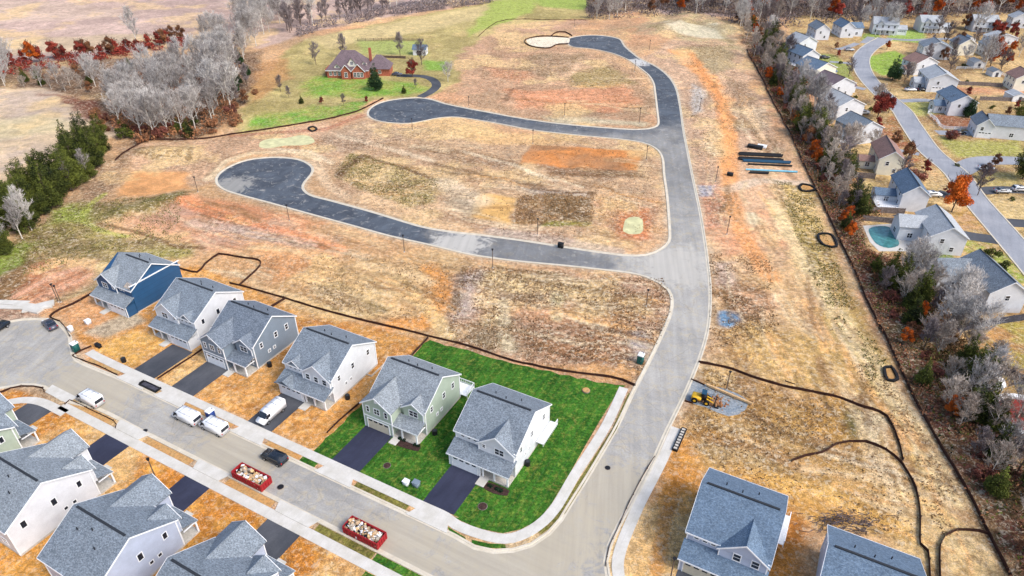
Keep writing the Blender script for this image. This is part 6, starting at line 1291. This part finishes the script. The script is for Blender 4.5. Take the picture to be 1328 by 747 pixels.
def leafmesh(seed, blobs, n, size, flat=.5):
    """many small leaf-sized faces spread through a set of blobs (x,y,z,rx,rz)"""
    r = random.Random(seed); C = MB(); cv = []; tot = sum(b[3]**2*b[4] for b in blobs)
    for b in blobs:
        k = int(n*b[3]**2*b[4]/tot)+1; base = r.random()
        for _ in range(k):
            a = r.uniform(0, 6.283); u = r.uniform(-1, 1); q = r.random()**.45; s = math.sqrt(1-u*u)
            c = Vector((b[0]+b[3]*q*s*math.cos(a), b[1]+b[3]*q*s*math.sin(a), b[2]+b[4]*q*u))
            nrm = Vector((r.uniform(-1, 1), r.uniform(-1, 1), r.uniform(-.2, 1.2))).normalized(); t = nrm.orthogonal().normalized(); w = nrm.cross(t); sz = size*r.uniform(.6, 1.4); an = r.uniform(0, 3.14)
            t2 = t*math.cos(an)+w*math.sin(an); w2 = w*math.cos(an)-t*math.sin(an)
            C.add([c-t2*sz, c-w2*sz*flat, c+t2*sz, c+w2*sz*flat], [(0, 1, 2, 3)]); cv += [min(1, max(0, base*.5+r.random()*.5))]*4
    return C, cv
def setvar(o, cv):
    at_ = o.data.attributes.new('Var', 'FLOAT', 'POINT'); n = len(o.data.vertices); at_.data.foreach_set('value', (list(cv)+[.5]*n)[:n])
PROTO = {}
def proto(key, T, C, cv, bark, leaf, name, cname='crown', trunkname='trunk'):
    rt = thing(name, 'x', 'tree'); T.build(trunkname, M[bark], rt); c = C.build(cname, M[leaf], rt); setvar(c, cv)
    PROTO[key] = [rt, True]
for k, (H, sp, n1, up) in enumerate(((15, 4.6, 12, .55), (14, 4.0, 11, .8), (16, 5.2, 13, .5), (13, 4.2, 12, .7), (15, 3.6, 12, 1.0))):
    T, C, cv = branchy(100+k, H, sp*1.25, n1+2, 8, 6, 3, up, .2, .036); proto('bare%d' % k, T, C, cv, 'bark', 'twig', 'bare_tree')
for k, (H, sp, n1, up) in enumerate(((10, 3.2, 10, .8), (9, 3.6, 10, .5))):
    T, C, cv = branchy(130+k, H, sp*1.15, n1+2, 8, 6, 3, up, .12, .034, r0=.12); proto('pink%d' % k, T, C, cv, 'bark', 'twigpink', 'bare_tree')
for k, (H, sp, n1, up) in enumerate(((9, 2.6, 10, 1.1), (11, 3.4, 11, .6))):
    T, C, cv = branchy(140+k, H, sp*1.2, n1+1, 7, 6, 3, up, .15, .042, r0=.14); proto('dark%d' % k, T, C, cv, 'barkd', 'twigdark', 'bare_tree')
def evergreen(seed, H, rad_, tiers, key, leaf, n=5200, size=.2, conical=True):
    r = random.Random(seed); T = MB(); T.tube((0, 0, -.3), (0, 0, H*.93), .2, .03, 6, False); bl = []
    for i in range(tiers):
        f = (i+.5)/tiers; z = H*(.1+.88*f); rr = rad_*((1-f)**.75 if conical else math.sin(math.pi*(.15+.8*f))**.7)*r.uniform(.75, 1.15)+.25; k = max(2, int(6*(1-f)+2))
        for j in range(k):
            a = j*6.283/k+r.uniform(-.5, .5)+i; d = rr*r.uniform(.45, .75); bl.append((d*math.cos(a), d*math.sin(a), z+r.uniform(-.4, .4), rr*r.uniform(.38, .6), H/tiers*r.uniform(.5, .85)))
            if f < .7: T.tube((0, 0, z-.3), (d*math.cos(a), d*math.sin(a), z), .05, .02, 3, False)
    bl.append((0, 0, H*.96, .35, H*.06)); C, cv = leafmesh(seed, bl, n, size); proto(key, T, C, cv, 'barkd', leaf, 'evergreen_tree')
evergreen(11, 11, 2.8, 7, 'ever0', 'needle'); evergreen(12, 9, 2.6, 6, 'ever1', 'needle', 4600); evergreen(13, 12, 3.2, 7, 'ever2', 'needle', 5600, conical=False); evergreen(15, 9, 3.2, 5, 'ever3', 'needle', 4600, .22, conical=False); evergreen(14, 8, 2.6, 7, 'spruce', 'needled', 5200, .17)
def autumn(seed, H, sp, key, leaf, n=2600, size=.17, bark='barkd'):
    T, C0, cv0 = branchy(seed, H, sp, 9, 4, 3, 2, .8, .15, .03, r0=.13); r = random.Random(seed); bl = []
    for i in range(22): a = r.uniform(0, 6.28); f = r.uniform(.3, .98); rr = sp*math.sin(math.pi*min(1, f*.85+.1))**.6*r.uniform(.1, .8); bl.append((rr*math.cos(a), rr*math.sin(a), H*f, sp*r.uniform(.2, .36), sp*r.uniform(.18, .32)))
    C, cv = leafmesh(seed, bl, n, size); T.add(C0.v, C0.f); proto(key, T, C, cv, bark, leaf, 'autumn_tree')
autumn(21, 7, 2.8, 'orange', 'orange', 4200, .2); autumn(22, 8.5, 3.6, 'orangebig', 'orange', 6500, .22); autumn(23, 6.5, 3.2, 'red', 'redleaf', 4600, .2); autumn(24, 7, 2.8, 'brown', 'brownleaf', 3800, .19); autumn(25, 5, 2.2, 'redsmall', 'redleaf', 2400, .19)
for key, leaf, sd in (('shrubred', 'maroon', 31), ('shrubbrown', 'brownleaf', 32), ('shrubgreen', 'needle', 33)):
    r = random.Random(sd); T = MB()
    for i in range(9): a = r.uniform(0, 6.28); T.tube((0, 0, -.1), (math.cos(a)*.9, math.sin(a)*.9, 1.4), .05, .02, 3, False)
    bl = [(r.uniform(-.9, .9), r.uniform(-.9, .9), r.uniform(.5, 1.4), r.uniform(.4, .8), r.uniform(.35, .6)) for _ in range(9)]; C, cv = leafmesh(sd, bl, 900, .14); proto(key, T, C, cv, 'barkd', leaf, 'shrub', 'foliage', 'stems')
NT = [0]
def plant(key, x, y, s, label, cat='tree', group=None, sx=1.0):
    p, first = PROTO[key]
    if first: o = p; PROTO[key][1] = False
    else: o = copy_tree(p)
    o.location = (x, y, HT(x, y)-.05); o.rotation_euler = (0, 0, random.uniform(0, 6.28)); o.scale = (s*sx, s*sx, s); o['label'] = label; o['category'] = cat
    if group: o['group'] = group
    elif 'group' in o: del o['group']
    NT[0] += 1; return o
def fill(poly, n, keys, smin, smax, labf, group, mind=4.5, seed=1, cat='tree'):
    q = GL(poly); P = [(p.x, p.y) for p in q]; xs = [p[0] for p in P]; ys_ = [p[1] for p in P]; r = random.Random(seed); pts = []; tries = 0
    while len(pts) < n and tries < n*60:
        tries += 1; x = r.uniform(min(xs), max(xs)); y = r.uniform(min(ys_), max(ys_))
        if sdist(np.array([x]), np.array([y]), P)[0] > 0: continue
        if any((x-a)**2+(y-b)**2 < mind**2 for a, b in pts): continue
        pts.append((x, y)); k = r.choice(keys); plant(k, x, y, r.uniform(smin, smax), labf(k, x, y), cat, group)
    return pts
def PX(x, y, z=0):
    Z = z-CH; d = y*math.cos(CTH)-Z*math.sin(CTH); up = y*math.sin(CTH)+Z*math.cos(CTH); return 664+CF*x/d, 373.5-CF*up/d
def kindword(k): return {'b': 'bare grey tree', 'p': 'bare pinkish tree', 'd': 'dark bare tree', 'e': 'bushy evergreen', 's': 'dark spruce', 'o': 'orange leaved tree', 'r': 'red leaved tree'}.get(k[0], 'tree') if k not in ('brown', 'shrubred', 'shrubbrown', 'shrubgreen', 'spruce') else {'brown': 'brown leaved tree', 'shrubred': 'reddish shrub', 'shrubbrown': 'brown shrub', 'shrubgreen': 'green shrub', 'spruce': 'dark spruce'}[k]
# the grey wood left of the pasture
BW = ['bare0', 'bare1', 'bare2', 'bare3', 'bare4']
fill([(132, 160), (150, 136), (186, 112), (250, 92), (296, 76), (316, 90), (310, 120), (304, 150), (250, 176), (190, 180)], 64, BW, .8, 1.1, lambda k, x, y: ('%s in the near part of the dense grey wood left of the pasture' if y < 262 else '%s in the middle of the dense grey wood left of the pasture') % kindword(k), 'trees of the grey wood', 4.2, 2)
fill([(262, 60), (300, 46), (330, 20), (372, 8), (392, 16), (350, 48), (330, 70), (318, 96), (306, 84)], 34, BW, .9, 1.15, lambda k, x, y: '%s in the far tip of the grey wood, behind the pasture' % kindword(k), 'trees of the grey wood', 5, 3)
fill([(296, 60), (330, 50), (324, 110), (306, 150), (298, 150)], 8, ['dark0', 'dark1', 'spruce'], .8, 1.0, lambda k, x, y: '%s along the pasture side of the grey wood' % kindword(k), 'trees of the grey wood', 4, 4)
fill([(120, 150), (150, 160), (200, 170), (290, 158), (306, 140), (312, 160), (255, 182), (180, 186), (128, 168)], 20, ['shrubred', 'shrubbrown', 'shrubgreen', 'shrubbrown'], 1.2, 2.2, lambda k, x, y: '%s under the grey wood' % kindword(k), 'shrubs under the grey wood', 6, 5, 'shrub')
for px, s in (((246, 178), .75), ((232, 172), .6), ((322, 98), .7), ((168, 88), .5), ((55, 110), .6), ((270, 60), .6)): a = G(*px); plant('spruce' if px[0] > 300 else 'ever1', a.x, a.y, s, 'green conifer among the grey trees at %s' % {246: 'the near edge of the wood', 232: 'the front of the wood, left one', 322: 'the pasture corner', 168: 'the hedge gap', 55: 'the left field corner', 270: 'the upper wood'}[px[0]], 'tree', None)
fill([(-30, 112), (-10, 84), (22, 84), (24, 112), (8, 120)], 7, ['bare3', 'dark1'], .7, .9, lambda k, x, y: '%s at the left edge between the two fields' % kindword(k), 'trees at the left edge', 4, 6)
fill([(20, 112), (60, 92), (150, 92), (160, 110), (120, 126), (60, 118)], 24, ['pink1', 'brown', 'dark0', 'shrubbrown', 'pink0', 'ever1', 'bare3'], .45, .8, lambda k, x, y: '%s in the scrub between the fields' % kindword(k), 'scrub between the fields', 5, 7)
# red hedge
q = smooth_line(GL([(-30, 92), (10, 84), (60, 80), (110, 76), (170, 68), (210, 60), (236, 52)]), 4.0); r = random.Random(5)
for i, p in enumerate(q): k = r.choice(['redsmall', 'red', 'brown', 'redsmall', 'orange', 'redsmall']); plant(k, p.x+r.uniform(-3, 3), p.y+r.uniform(-3, 3), r.uniform(1.0, 1.4), '%s in the long red hedge, %s part' % (kindword(k), ('left', 'middle', 'right')[min(2, i*3//len(q))]), 'tree', 'trees of the red hedge')
a = G(178, 58); plant('bare4', a.x, a.y, 1.15, 'tall lone bare tree rising over the red hedge', 'tree')
# hedgerow at the back of the pasture
q = smooth_line(GL([(372, 44), (400, 33), (440, 26), (480, 17), (520, 11), (560, 6), (612, 0)]), 4.2); r = random.Random(6)
for i, p in enumerate(q): k = r.choice(['dark0', 'dark1', 'dark0', 'bare4', 'dark1']); plant(k, p.x+r.uniform(-3, 3), p.y+r.uniform(-3, 3), r.uniform(1.1, 1.5), '%s in the dark hedgerow behind the pasture, %s part' % (kindword(k), ('left', 'middle', 'right')[min(2, i*3//len(q))]), 'tree', 'trees of the far hedgerow')
# evergreen row on the left
fill([(-20, 330), (-6, 285), (24, 245), (60, 225), (100, 190), (126, 176), (150, 190), (140, 212), (110, 240), (80, 262), (40, 296), (10, 330)], 40, ['ever0', 'ever2', 'ever2', 'ever3'], .65, 1.15, lambda k, x, y: ('bushy evergreen in the near half of the left evergreen row' if y < 190 else 'bushy evergreen in the far half of the left evergreen row'), 'evergreens of the left row', 3.6, 8)
fill([(-30, 340), (-20, 268), (34, 256), (56, 276), (36, 312), (14, 336)], 14, ['ever0', 'ever2', 'ever3', 'shrubgreen'], .7, 1.0, lambda k, x, y: '%s at the left edge end of the left evergreen row' % kindword(k), 'evergreens of the left row', 3.2, 23)
for px, s in (((42, 300), .8), ((30, 312), .7), ((92, 246), .55), ((114, 232), .6), ((6, 330), .6)): a = G(*px); plant('bare4', a.x, a.y, s, 'slim pale bare tree in front of the left evergreen row', 'tree', 'pale trees before the evergreen row')
# orchard and garden trees round the brick house
for key, px, s, lab in (('spruce', (487, 117), 1.4, 'dark cone shaped evergreen in front of the brick house'), ('dark1', (410, 84), .85, 'bare tree on the pasture left of the brick house'), ('dark0', (446, 74), 1.1, 'bare tree directly behind the brick house'), ('dark0', (519, 72), 1.1, 'bare tree behind the brick house drive'), ('redsmall', (535, 100), 1.5, 'reddish tree on the lawn right of the brick house'), ('dark1', (547, 84), .95, 'dark bare tree beside the small pale shed'), ('bare3', (581, 106), .6, 'pale bare tree on the edge of the dirt by the lane'),
    ('shrubbrown', (331, 122), 1.2, 'low brown bush by the wood edge'), ('dark0', (364, 119), .7, 'slim dark tree, leftmost of the young trees on the lawn'), ('dark0', (375, 127), .5, 'small young tree, second from the left on the lawn'), ('ever1', (391, 134), .4, 'small green young tree, third from the left on the lawn'), ('redsmall', (417, 134), .55, 'small reddish young tree in the middle of the lawn row'), ('dark0', (446, 137), .5, 'small young tree right of the reddish one in the lawn row'), ('redsmall', (476, 133), .5, 'small young tree at the right end of the lawn row'), ('ever1', (524, 121), .4, 'small green tree by the lane curve'), ('dark0', (539, 114), .4, 'little dark tree by the lane curve'), ('brown', (318, 134), .8, 'brown tree at the pasture corner by the wood')):
    a = G(*px); plant(key, a.x, a.y, s, lab, 'tree')
# wood along the top, centre to right
fill([(760, 25), (800, 20), (880, 18), (945, 26), (985, 38), (1020, 34), (1060, 30), (1100, 26), (1200, 22), (1330, 19), (1350, 2), (1100, 4), (900, 6), (760, 8)], 96, ['bare0', 'bare3', 'dark1', 'brown', 'dark0', 'bare1', 'red', 'orange', 'pink0', 'brown'], 1.15, 1.5, lambda k, x, y: '%s in the wood along the top of the photo, %s part' % (kindword(k), 'left' if x < 110 else 'middle' if x < 190 else 'right'), 'trees of the top wood', 5, 9)
for px in ((774, 24), (790, 25), (800, 24)): a = G(*px); plant('bare1', a.x, a.y, .9, 'pale bare tree standing at the left tip of the top wood', 'tree', 'pale trees at the tip of the top wood')
# belt along the perimeter fence
def offset_pts(line, d): return [p for p in line]
bl = smooth_line(GL(BELT), 3.6); r = random.Random(12); nb = 0
for i, p in enumerate(bl):
    f = i/len(bl); n_ = 3 if f < .75 else 2
    t = (bl[min(i+1, len(bl)-1)]-bl[max(i-1, 0)]).normalized(); nn = Vector((-t.y, t.x)); nn = nn if nn.x > 0 else -nn
    part = 'northern' if p.y > 260 else 'middle' if p.y > 130 else 'southern'
    for j in range(3):
        d = r.uniform(2.5, 7) if j == 0 else r.uniform(7, 13) if j == 1 else r.uniform(13, 17)
        if j == 2 and (p.y > 150 or r.random() < .25): continue
        if p.y > 135: d = min(d, 2.5+(d-2.5)*.7)
        c = p+nn*d+t*r.uniform(-2, 2)
        u_, v_ = PX(c.x, c.y)
        if j >= 1 and 1095 < u_ < 1260 and 286 < v_ < 356: continue
        if j == 0: k = r.choice(['shrubred', 'shrubbrown', 'pink0', 'ever1', 'dark0', 'orange', 'shrubred']); s = r.uniform(.5, .8) if not k.startswith('shrub') else r.uniform(.8, 1.4)
        elif j == 1: k = r.choice(['ever0', 'ever2', 'pink0', 'ever1', 'dark0', 'ever0', 'pink1']); s = r.uniform(.65, .95)
        else: k = r.choice(['pink0', 'pink1', 'pink0', 'bare3', 'bare1']); s = r.uniform(.65, .9)
        if NT[0] > 0: plant(k, c.x, c.y, s, '%s in the %s part of the belt along the perimeter fence' % (kindword(k), part), 'shrub' if k.startswith('shrub') else 'tree', 'trees and shrubs of the perimeter belt')
fill([(952, 26), (1000, 44), (1024, 66), (1032, 92), (1050, 118), (1066, 150), (1082, 182), (1104, 224), (1086, 226), (1056, 200), (1030, 170), (1006, 128), (985, 90), (966, 58)], 46, ['bare3', 'pink0', 'dark1', 'ever2', 'brown', 'pink1', 'bare1', 'dark0', 'orange'], .7, 1.05, lambda k, x, y: '%s in the wider far part of the belt, toward the %s' % (kindword(k), 'top wood' if y > 300 else 'older houses'), 'trees of the far belt', 4.2, 17)
fill([(1060, 60), (1100, 70), (1110, 120), (1160, 150), (1230, 240), (1250, 300), (1200, 290), (1150, 240), (1110, 180)], 12, ['brown', 'dark1', 'pink1', 'redsmall', 'shrubbrown', 'shrubgreen'], .6, .95, lambda k, x, y: '%s in a front yard left of the older road' % kindword(k), 'yard trees left of the older road', 6, 18)
fill([(1180, 50), (1330, 50), (1330, 140), (1270, 150), (1236, 100), (1200, 90)], 30, ['brown', 'dark1', 'pink1', 'redsmall', 'shrubbrown', 'bare3', 'orange', 'dark0', 'shrubgreen'], .6, 1.1, lambda k, x, y: '%s among the yards of the upper right houses' % kindword(k), 'yard trees of the upper right', 6, 19)
fill([(1100, 30), (1330, 24), (1330, 46), (1100, 46)], 16, ['brown', 'dark1', 'bare3', 'red', 'orange', 'bare1'], .8, 1.2, lambda k, x, y: '%s behind or between the houses at the road head' % kindword(k), 'trees at the road head', 6, 20)
fill([(1225, 215), (1328, 215), (1328, 330), (1300, 290), (1250, 240)], 5, ['brown', 'shrubgreen', 'dark1'], .5, .8, lambda k, x, y: '%s on a yard right of the older road' % kindword(k), 'yard trees right of the older road', 8, 21)
# grey thicket right of the belt near the big house
fill([(1150, 352), (1196, 356), (1212, 380), (1240, 420), (1262, 440), (1275, 480), (1300, 520), (1290, 560), (1330, 640), (1328, 690), (1290, 640), (1240, 560), (1200, 470), (1170, 400)], 19, ['pink0', 'pink1', 'bare3', 'pink1'], .5, .8, lambda k, x, y: '%s in the pale thicket %s' % (kindword(k), 'beside the large house' if y > 118 else 'below the dark fences'), 'trees of the pale thicket', 3.6, 13)
for key, px, s, lab in (('orangebig', (1234, 275), 1.25, 'bright orange tree beside the road, right of the white house'), ('ever2', (1326, 232), 1.15, 'large round dark evergreen at the right edge by the side street'), ('spruce', (1157, 104), 1.35, 'dark cone evergreen on the green circle of the road bend'), ('red', (1138, 152), 1.35, 'large red tree by the road, right of the white gabled house'), ('red', (1152, 146), .9, 'red tree nearest the road, beside the larger red one'), ('red', (1064, 122), .8, 'small crimson tree left of the mauve roofed house'), ('brown', (1160, 190), .8, 'reddish brown tree behind the cream house'), ('brown', (1176, 208), .9, 'brown tree between the cream house and the road'), ('shrubred', (1190, 234), 1.9, 'dark red round bush by the blue grey roofed house'), ('shrubred', (1232, 180), 1.8, 'dark red round bush beside the black car'),
    ('orangebig', (1284, 86), 1.5, 'broad orange tree near the pale roofed house at the right edge'), ('orange', (1306, 84), .8, 'smaller brown orange tree right of the broad one'), ('red', (1246, 70), .7, 'crimson tree behind the slate roofed house'), ('red', (1312, 46), 1.0, 'red tree at the top right by the pale roofs'), ('red', (1298, 44), .9, 'red tree left of the other at the top right'), ('brown', (1230, 146), .9, 'brown leaved tree in front of the blue roofed house'), ('spruce', (1256, 152), 1.0, 'blue grey spruce in front of the blue roofed house'), ('ever2', (1322, 154), .7, 'round evergreen at the right edge among the yards'), ('dark1', (1172, 108), .7, 'bare tree by the white porch house'), ('pink1', (1178, 102), .7, 'pinkish bare tree left of the teal roofed house'), ('brown', (1084, 64), .5, 'slim brown tree between the far houses'), ('orange', (1150, 64), .6, 'orange tree inside the road bend at the top'), ('dark0', (1137, 134), .8, 'bare tree at the road shoulder below the bend'), ('dark1', (1100, 100), .7, 'leaning bare tree by the road near the mauve roof'), ('pink1', (1092, 206), 1.1, 'broad pinkish bare tree left of the cream house'), ('pink1', (1102, 198), 1.0, 'second broad pinkish tree left of the cream house'), ('bare3', (1060, 146), .8, 'grey bare tree left of the pale roofed gabled house'), ('bare3', (1048, 128), .8, 'grey bare tree left of the crimson tree'), ('shrubgreen', (1116, 140), .9, 'green bush beside the drive of the white gabled house'), ('brown', (1306, 150), .5, 'brown shrub tree by the yards at the right'), ('bare3', (1246, 400), .7, 'pale bare tree against the left wall of the large white house'), ('ever1', (1238, 422), .5, 'small evergreen left of the large house'), ('shrubgreen', (1285, 334), 1.5, 'green bush on the verge above the large house'), ('shrubgreen', (1300, 350), 1.3, 'green bush nearer the road above the large house'), ('orange', (1192, 410), .55, 'small orange tree in the belt beside the dirt'), ('orange', (1170, 448), .6, 'vivid orange tree at the edge of the perimeter fence')):
    a = G(*px); plant(key, a.x, a.y, s, lab, 'shrub' if key.startswith('shrub') else 'tree')
def scatter_leaves(name, poly, n, size, mat, label, h=.5, seed=1, world=False, line=None, width=0):
    r = random.Random(seed); P = poly if world else [(q.x, q.y) for q in GL(poly)]
    xs = [p[0] for p in P]; ys_ = [p[1] for p in P]; X_ = np.random.RandomState(seed).uniform(min(xs)-width, max(xs)+width, n*8); Y_ = np.random.RandomState(seed+1).uniform(min(ys_)-width, max(ys_)+width, n*8)
    if line: ok = linedist(X_, Y_, P) < width
    else: ok = sdist(X_, Y_, P) < 0
    ok &= sdist(X_, Y_, [tuple(q) for q in GL([(1114, 288), (1190, 286), (1212, 330), (1136, 332), (1122, 318)])]) > 0
    ok &= vnoise(X_, Y_, 5, seed+3, 4) > .47; X_ = X_[ok][:n]; Y_ = Y_[ok][:n]; C = MB(); cv = []
    for x, y in zip(X_, Y_):
        z = HT(x, y)+r.uniform(0, h); sz = size*r.uniform(.5, 1.4); nrm = Vector((r.uniform(-1, 1), r.uniform(-1, 1), r.uniform(-.2, 1))).normalized(); t = nrm.orthogonal().normalized(); w = nrm.cross(t); a = r.uniform(0, 3.14)
        t2 = t*math.cos(a)+w*math.sin(a); w2 = w*math.cos(a)-t*math.sin(a); c = Vector((x, y, z)); C.add([c-t2*sz, c-w2*sz*.5, c+t2*sz, c+w2*sz*.5], [(0, 1, 2, 3)]); cv += [r.random()]*4
    o = C.build(name, M[mat]); setvar(o, cv); tag(o, label, kind='stuff'); return o
M['weed'] = foliage('dry_weeds', rgb(84, 62, 40), rgb(176, 140, 96)); M['weedgreen'] = foliage('olive_weeds', rgb(78, 74, 34), rgb(150, 146, 80))
BQ = [tuple(p) for p in bl]; BO = []
for i, p in enumerate(bl): t = (bl[min(i+1, len(bl)-1)]-bl[max(i-1, 0)]).normalized(); nn = Vector((-t.y, t.x)); nn = nn if nn.x > 0 else -nn; BO.append(tuple(p+nn*7.5))
scatter_leaves('undergrowth', BO, 16000, .22, 'maroon', 'reddish brush and leaf litter under the perimeter belt', 1.1, 51, True, True, 7)
scatter_leaves('undergrowth', BO, 12000, .26, 'brownleaf', 'brown brush under the perimeter belt', 1.4, 52, True, True, 8)
scatter_leaves('undergrowth', BO, 9000, .26, 'needle', 'green brush under the perimeter belt', 1.6, 57, True, True, 7)
scatter_leaves('undergrowth', [(128, 160), (148, 120), (182, 95), (300, 60), (312, 86), (306, 120), (305, 160), (250, 182), (180, 186)], 16000, .4, 'brownleaf', 'brown brush on the floor of the grey wood', 2.2, 53)
scatter_leaves('undergrowth', [(-40, 92), (60, 76), (240, 50), (250, 60), (60, 92), (-40, 106)], 9000, .42, 'redleaf', 'red brush filling the hedge', 2.2, 54)
scatter_leaves('undergrowth', [(380, 46), (440, 28), (560, 8), (640, -2), (640, 4), (560, 15), (440, 34), (390, 50)], 15000, .42, 'twigdark', 'dark brush filling the far hedgerow', 5, 58)
scatter_leaves('undergrowth', [(760, 28), (900, 22), (980, 40), (1100, 30), (1340, 18), (1400, -4), (760, -4)], 26000, .5, 'twigdark', 'grey brown brush under the wood along the top', 4, 55)
scatter_leaves('undergrowth', [(1150, 345), (1200, 350), (1258, 410), (1275, 480), (1300, 520), (1330, 640), (1328, 700), (1240, 560), (1170, 400)], 9000, .25, 'weed', 'dry brush under the pale thicket', .9, 56)
for k_, (pl, n, mt) in enumerate((([(908, 478), (1140, 542), (1190, 640), (1195, 700), (1060, 670), (900, 600)], 1500, 'weed'), ([(1060, 400), (1110, 396), (1160, 500), (1270, 690), (1222, 700), (1130, 520)], 1200, 'weed'), ([(600, 345), (860, 362), (872, 388), (866, 420), (832, 486), (810, 495), (690, 470), (580, 440), (585, 400)], 5200, 'weed'), ([(452, 200), (472, 200), (570, 232), (566, 262), (530, 268), (432, 230)], 2600, 'weedgreen'), ([(672, 254), (770, 252), (768, 294), (666, 290)], 3200, 'weed'), ([(500, 160), (840, 190), (860, 300), (700, 312), (440, 262), (408, 215)], 5000, 'weed'), ([(1006, 236), (1046, 240), (1100, 380), (1150, 470), (1130, 500), (1060, 380)], 3600, 'weedgreen'), ([(650, 42), (840, 80), (845, 150), (600, 136)], 4200, 'weed'), ([(20, 300), (110, 262), (240, 252), (230, 300), (250, 330), (120, 340), (30, 360)], 5200, 'weedgreen'), ([(920, 330), (1000, 330), (1010, 430), (920, 460)], 2200, 'weed'), ([(890, 60), (950, 60), (1000, 180), (900, 230)], 3600, 'weed'), ([(908, 476), (1000, 500), (1100, 560), (1000, 600), (890, 580)], 900, 'weed'), ([(420, 330), (600, 345), (560, 430), (380, 385)], 1800, 'weed'))):
    scatter_leaves('weeds', pl, n, .2, mt, 'dry weeds scattered over the graded soil', .25, 61+k_)
def far_wood():
    vs = []; fs = []; cv = []; r = random.Random(77); n0 = 0
    src = [PROTO[k][0] for k in ('dark0', 'pink0', 'bare3')]; dat = []
    for s_ in src:
        ch = [c for c in s_.children if c.name.startswith('crown')][0].data; v = np.empty(len(ch.vertices)*3); ch.vertices.foreach_get('co', v); v = v.reshape(-1, 3); k = (len(ch.polygons)//3)
        v = v[:k*6].reshape(k, 6, 3)[::3].reshape(-1, 3); dat.append(v)
    V = []; CVS = []
    for i in range(110):
        p = G(r.uniform(740, 1420), r.uniform(-14, 5)); v = dat[i % 3]; a = r.uniform(0, 6.28); s = r.uniform(1.2, 1.5); c_, s_ = math.cos(a)*s, math.sin(a)*s
        V.append(np.stack([v[:, 0]*c_-v[:, 1]*s_+p.x, v[:, 0]*s_+v[:, 1]*c_+p.y, v[:, 2]*s], 1)); CVS.append(np.full(len(v), r.random()))
    V = np.concatenate(V); nt_ = len(V)//6; base = (np.arange(nt_)*6)[:, None]
    F = np.concatenate([base+np.array([[0, 1, 4, 3]]), base+np.array([[1, 2, 5, 4]]), base+np.array([[2, 0, 3, 5]])], 0)
    me = bpy.data.meshes.new('far_wood'); me.vertices.add(len(V)); me.vertices.foreach_set('co', V.astype(np.float32).ravel()); me.loops.add(len(F)*4); me.loops.foreach_set('vertex_index', F.astype(np.int32).ravel())
    me.polygons.add(len(F)); me.polygons.foreach_set('loop_start', np.arange(0, len(F)*4, 4, dtype=np.int32)); me.polygons.foreach_set('loop_total', np.full(len(F), 4, np.int32)); me.update(calc_edges=True)
    o = link('far_wood', me, None, M['twigdark']); setvar(o, np.concatenate(CVS)); tag(o, 'far off bare wood behind the trees along the top of the photo', kind='stuff')
far_wood()
for k, (p, first) in list(PROTO.items()):
    if first:
        for ch in list(p.children): bpy.data.objects.remove(ch)
        bpy.data.objects.remove(p)
# ------------------------------------------------------------------ light, sky, camera
EL, AZ = 46, 124     # sun height, and azimuth clockwise from the drone's line of sight
w = bpy.data.worlds.new('World'); SC.world = w; w.use_nodes = True; nt = w.node_tree; bg = nt.nodes['Background']
sk = nt.nodes.new('ShaderNodeTexSky'); sk.sky_type = 'NISHITA'; sk.sun_disc = False; sk.sun_elevation = R(EL); sk.sun_rotation = R(AZ); sk.dust_density = 3; sk.air_density = 1
nt.links.new(sk.outputs[0], bg.inputs[0]); bg.inputs[1].default_value = .14
sd = bpy.data.lights.new('sun', 'SUN'); sd.energy = 1.5; sd.angle = R(22); sd.color = (1, .965, .92); so = bpy.data.objects.new('sun', sd); COL.objects.link(so)
dv = Vector((math.sin(R(AZ))*math.cos(R(EL)), math.cos(R(AZ))*math.cos(R(EL)), math.sin(R(EL)))); so.rotation_euler = dv.to_track_quat('Z', 'Y').to_euler(); so.location = (100, 100, 200)
cd = bpy.data.cameras.new('camera'); cd.lens = 36*CF/1328; cd.sensor_width = 36; cd.clip_end = 9000; cd.clip_start = 1; co = bpy.data.objects.new('camera', cd); COL.objects.link(co)
co.location = (0, 0, CH); co.rotation_euler = (math.pi/2-CTH, 0, 0); SC.camera = co
SC.view_settings.view_transform = 'Standard'; SC.view_settings.look = 'None'; SC.view_settings.gamma = 1; SC.view_settings.exposure = .8
SC.cycles.max_bounces = 4; SC.cycles.diffuse_bounces = 2; SC.cycles.use_denoising = True
print('trees', NT[0])
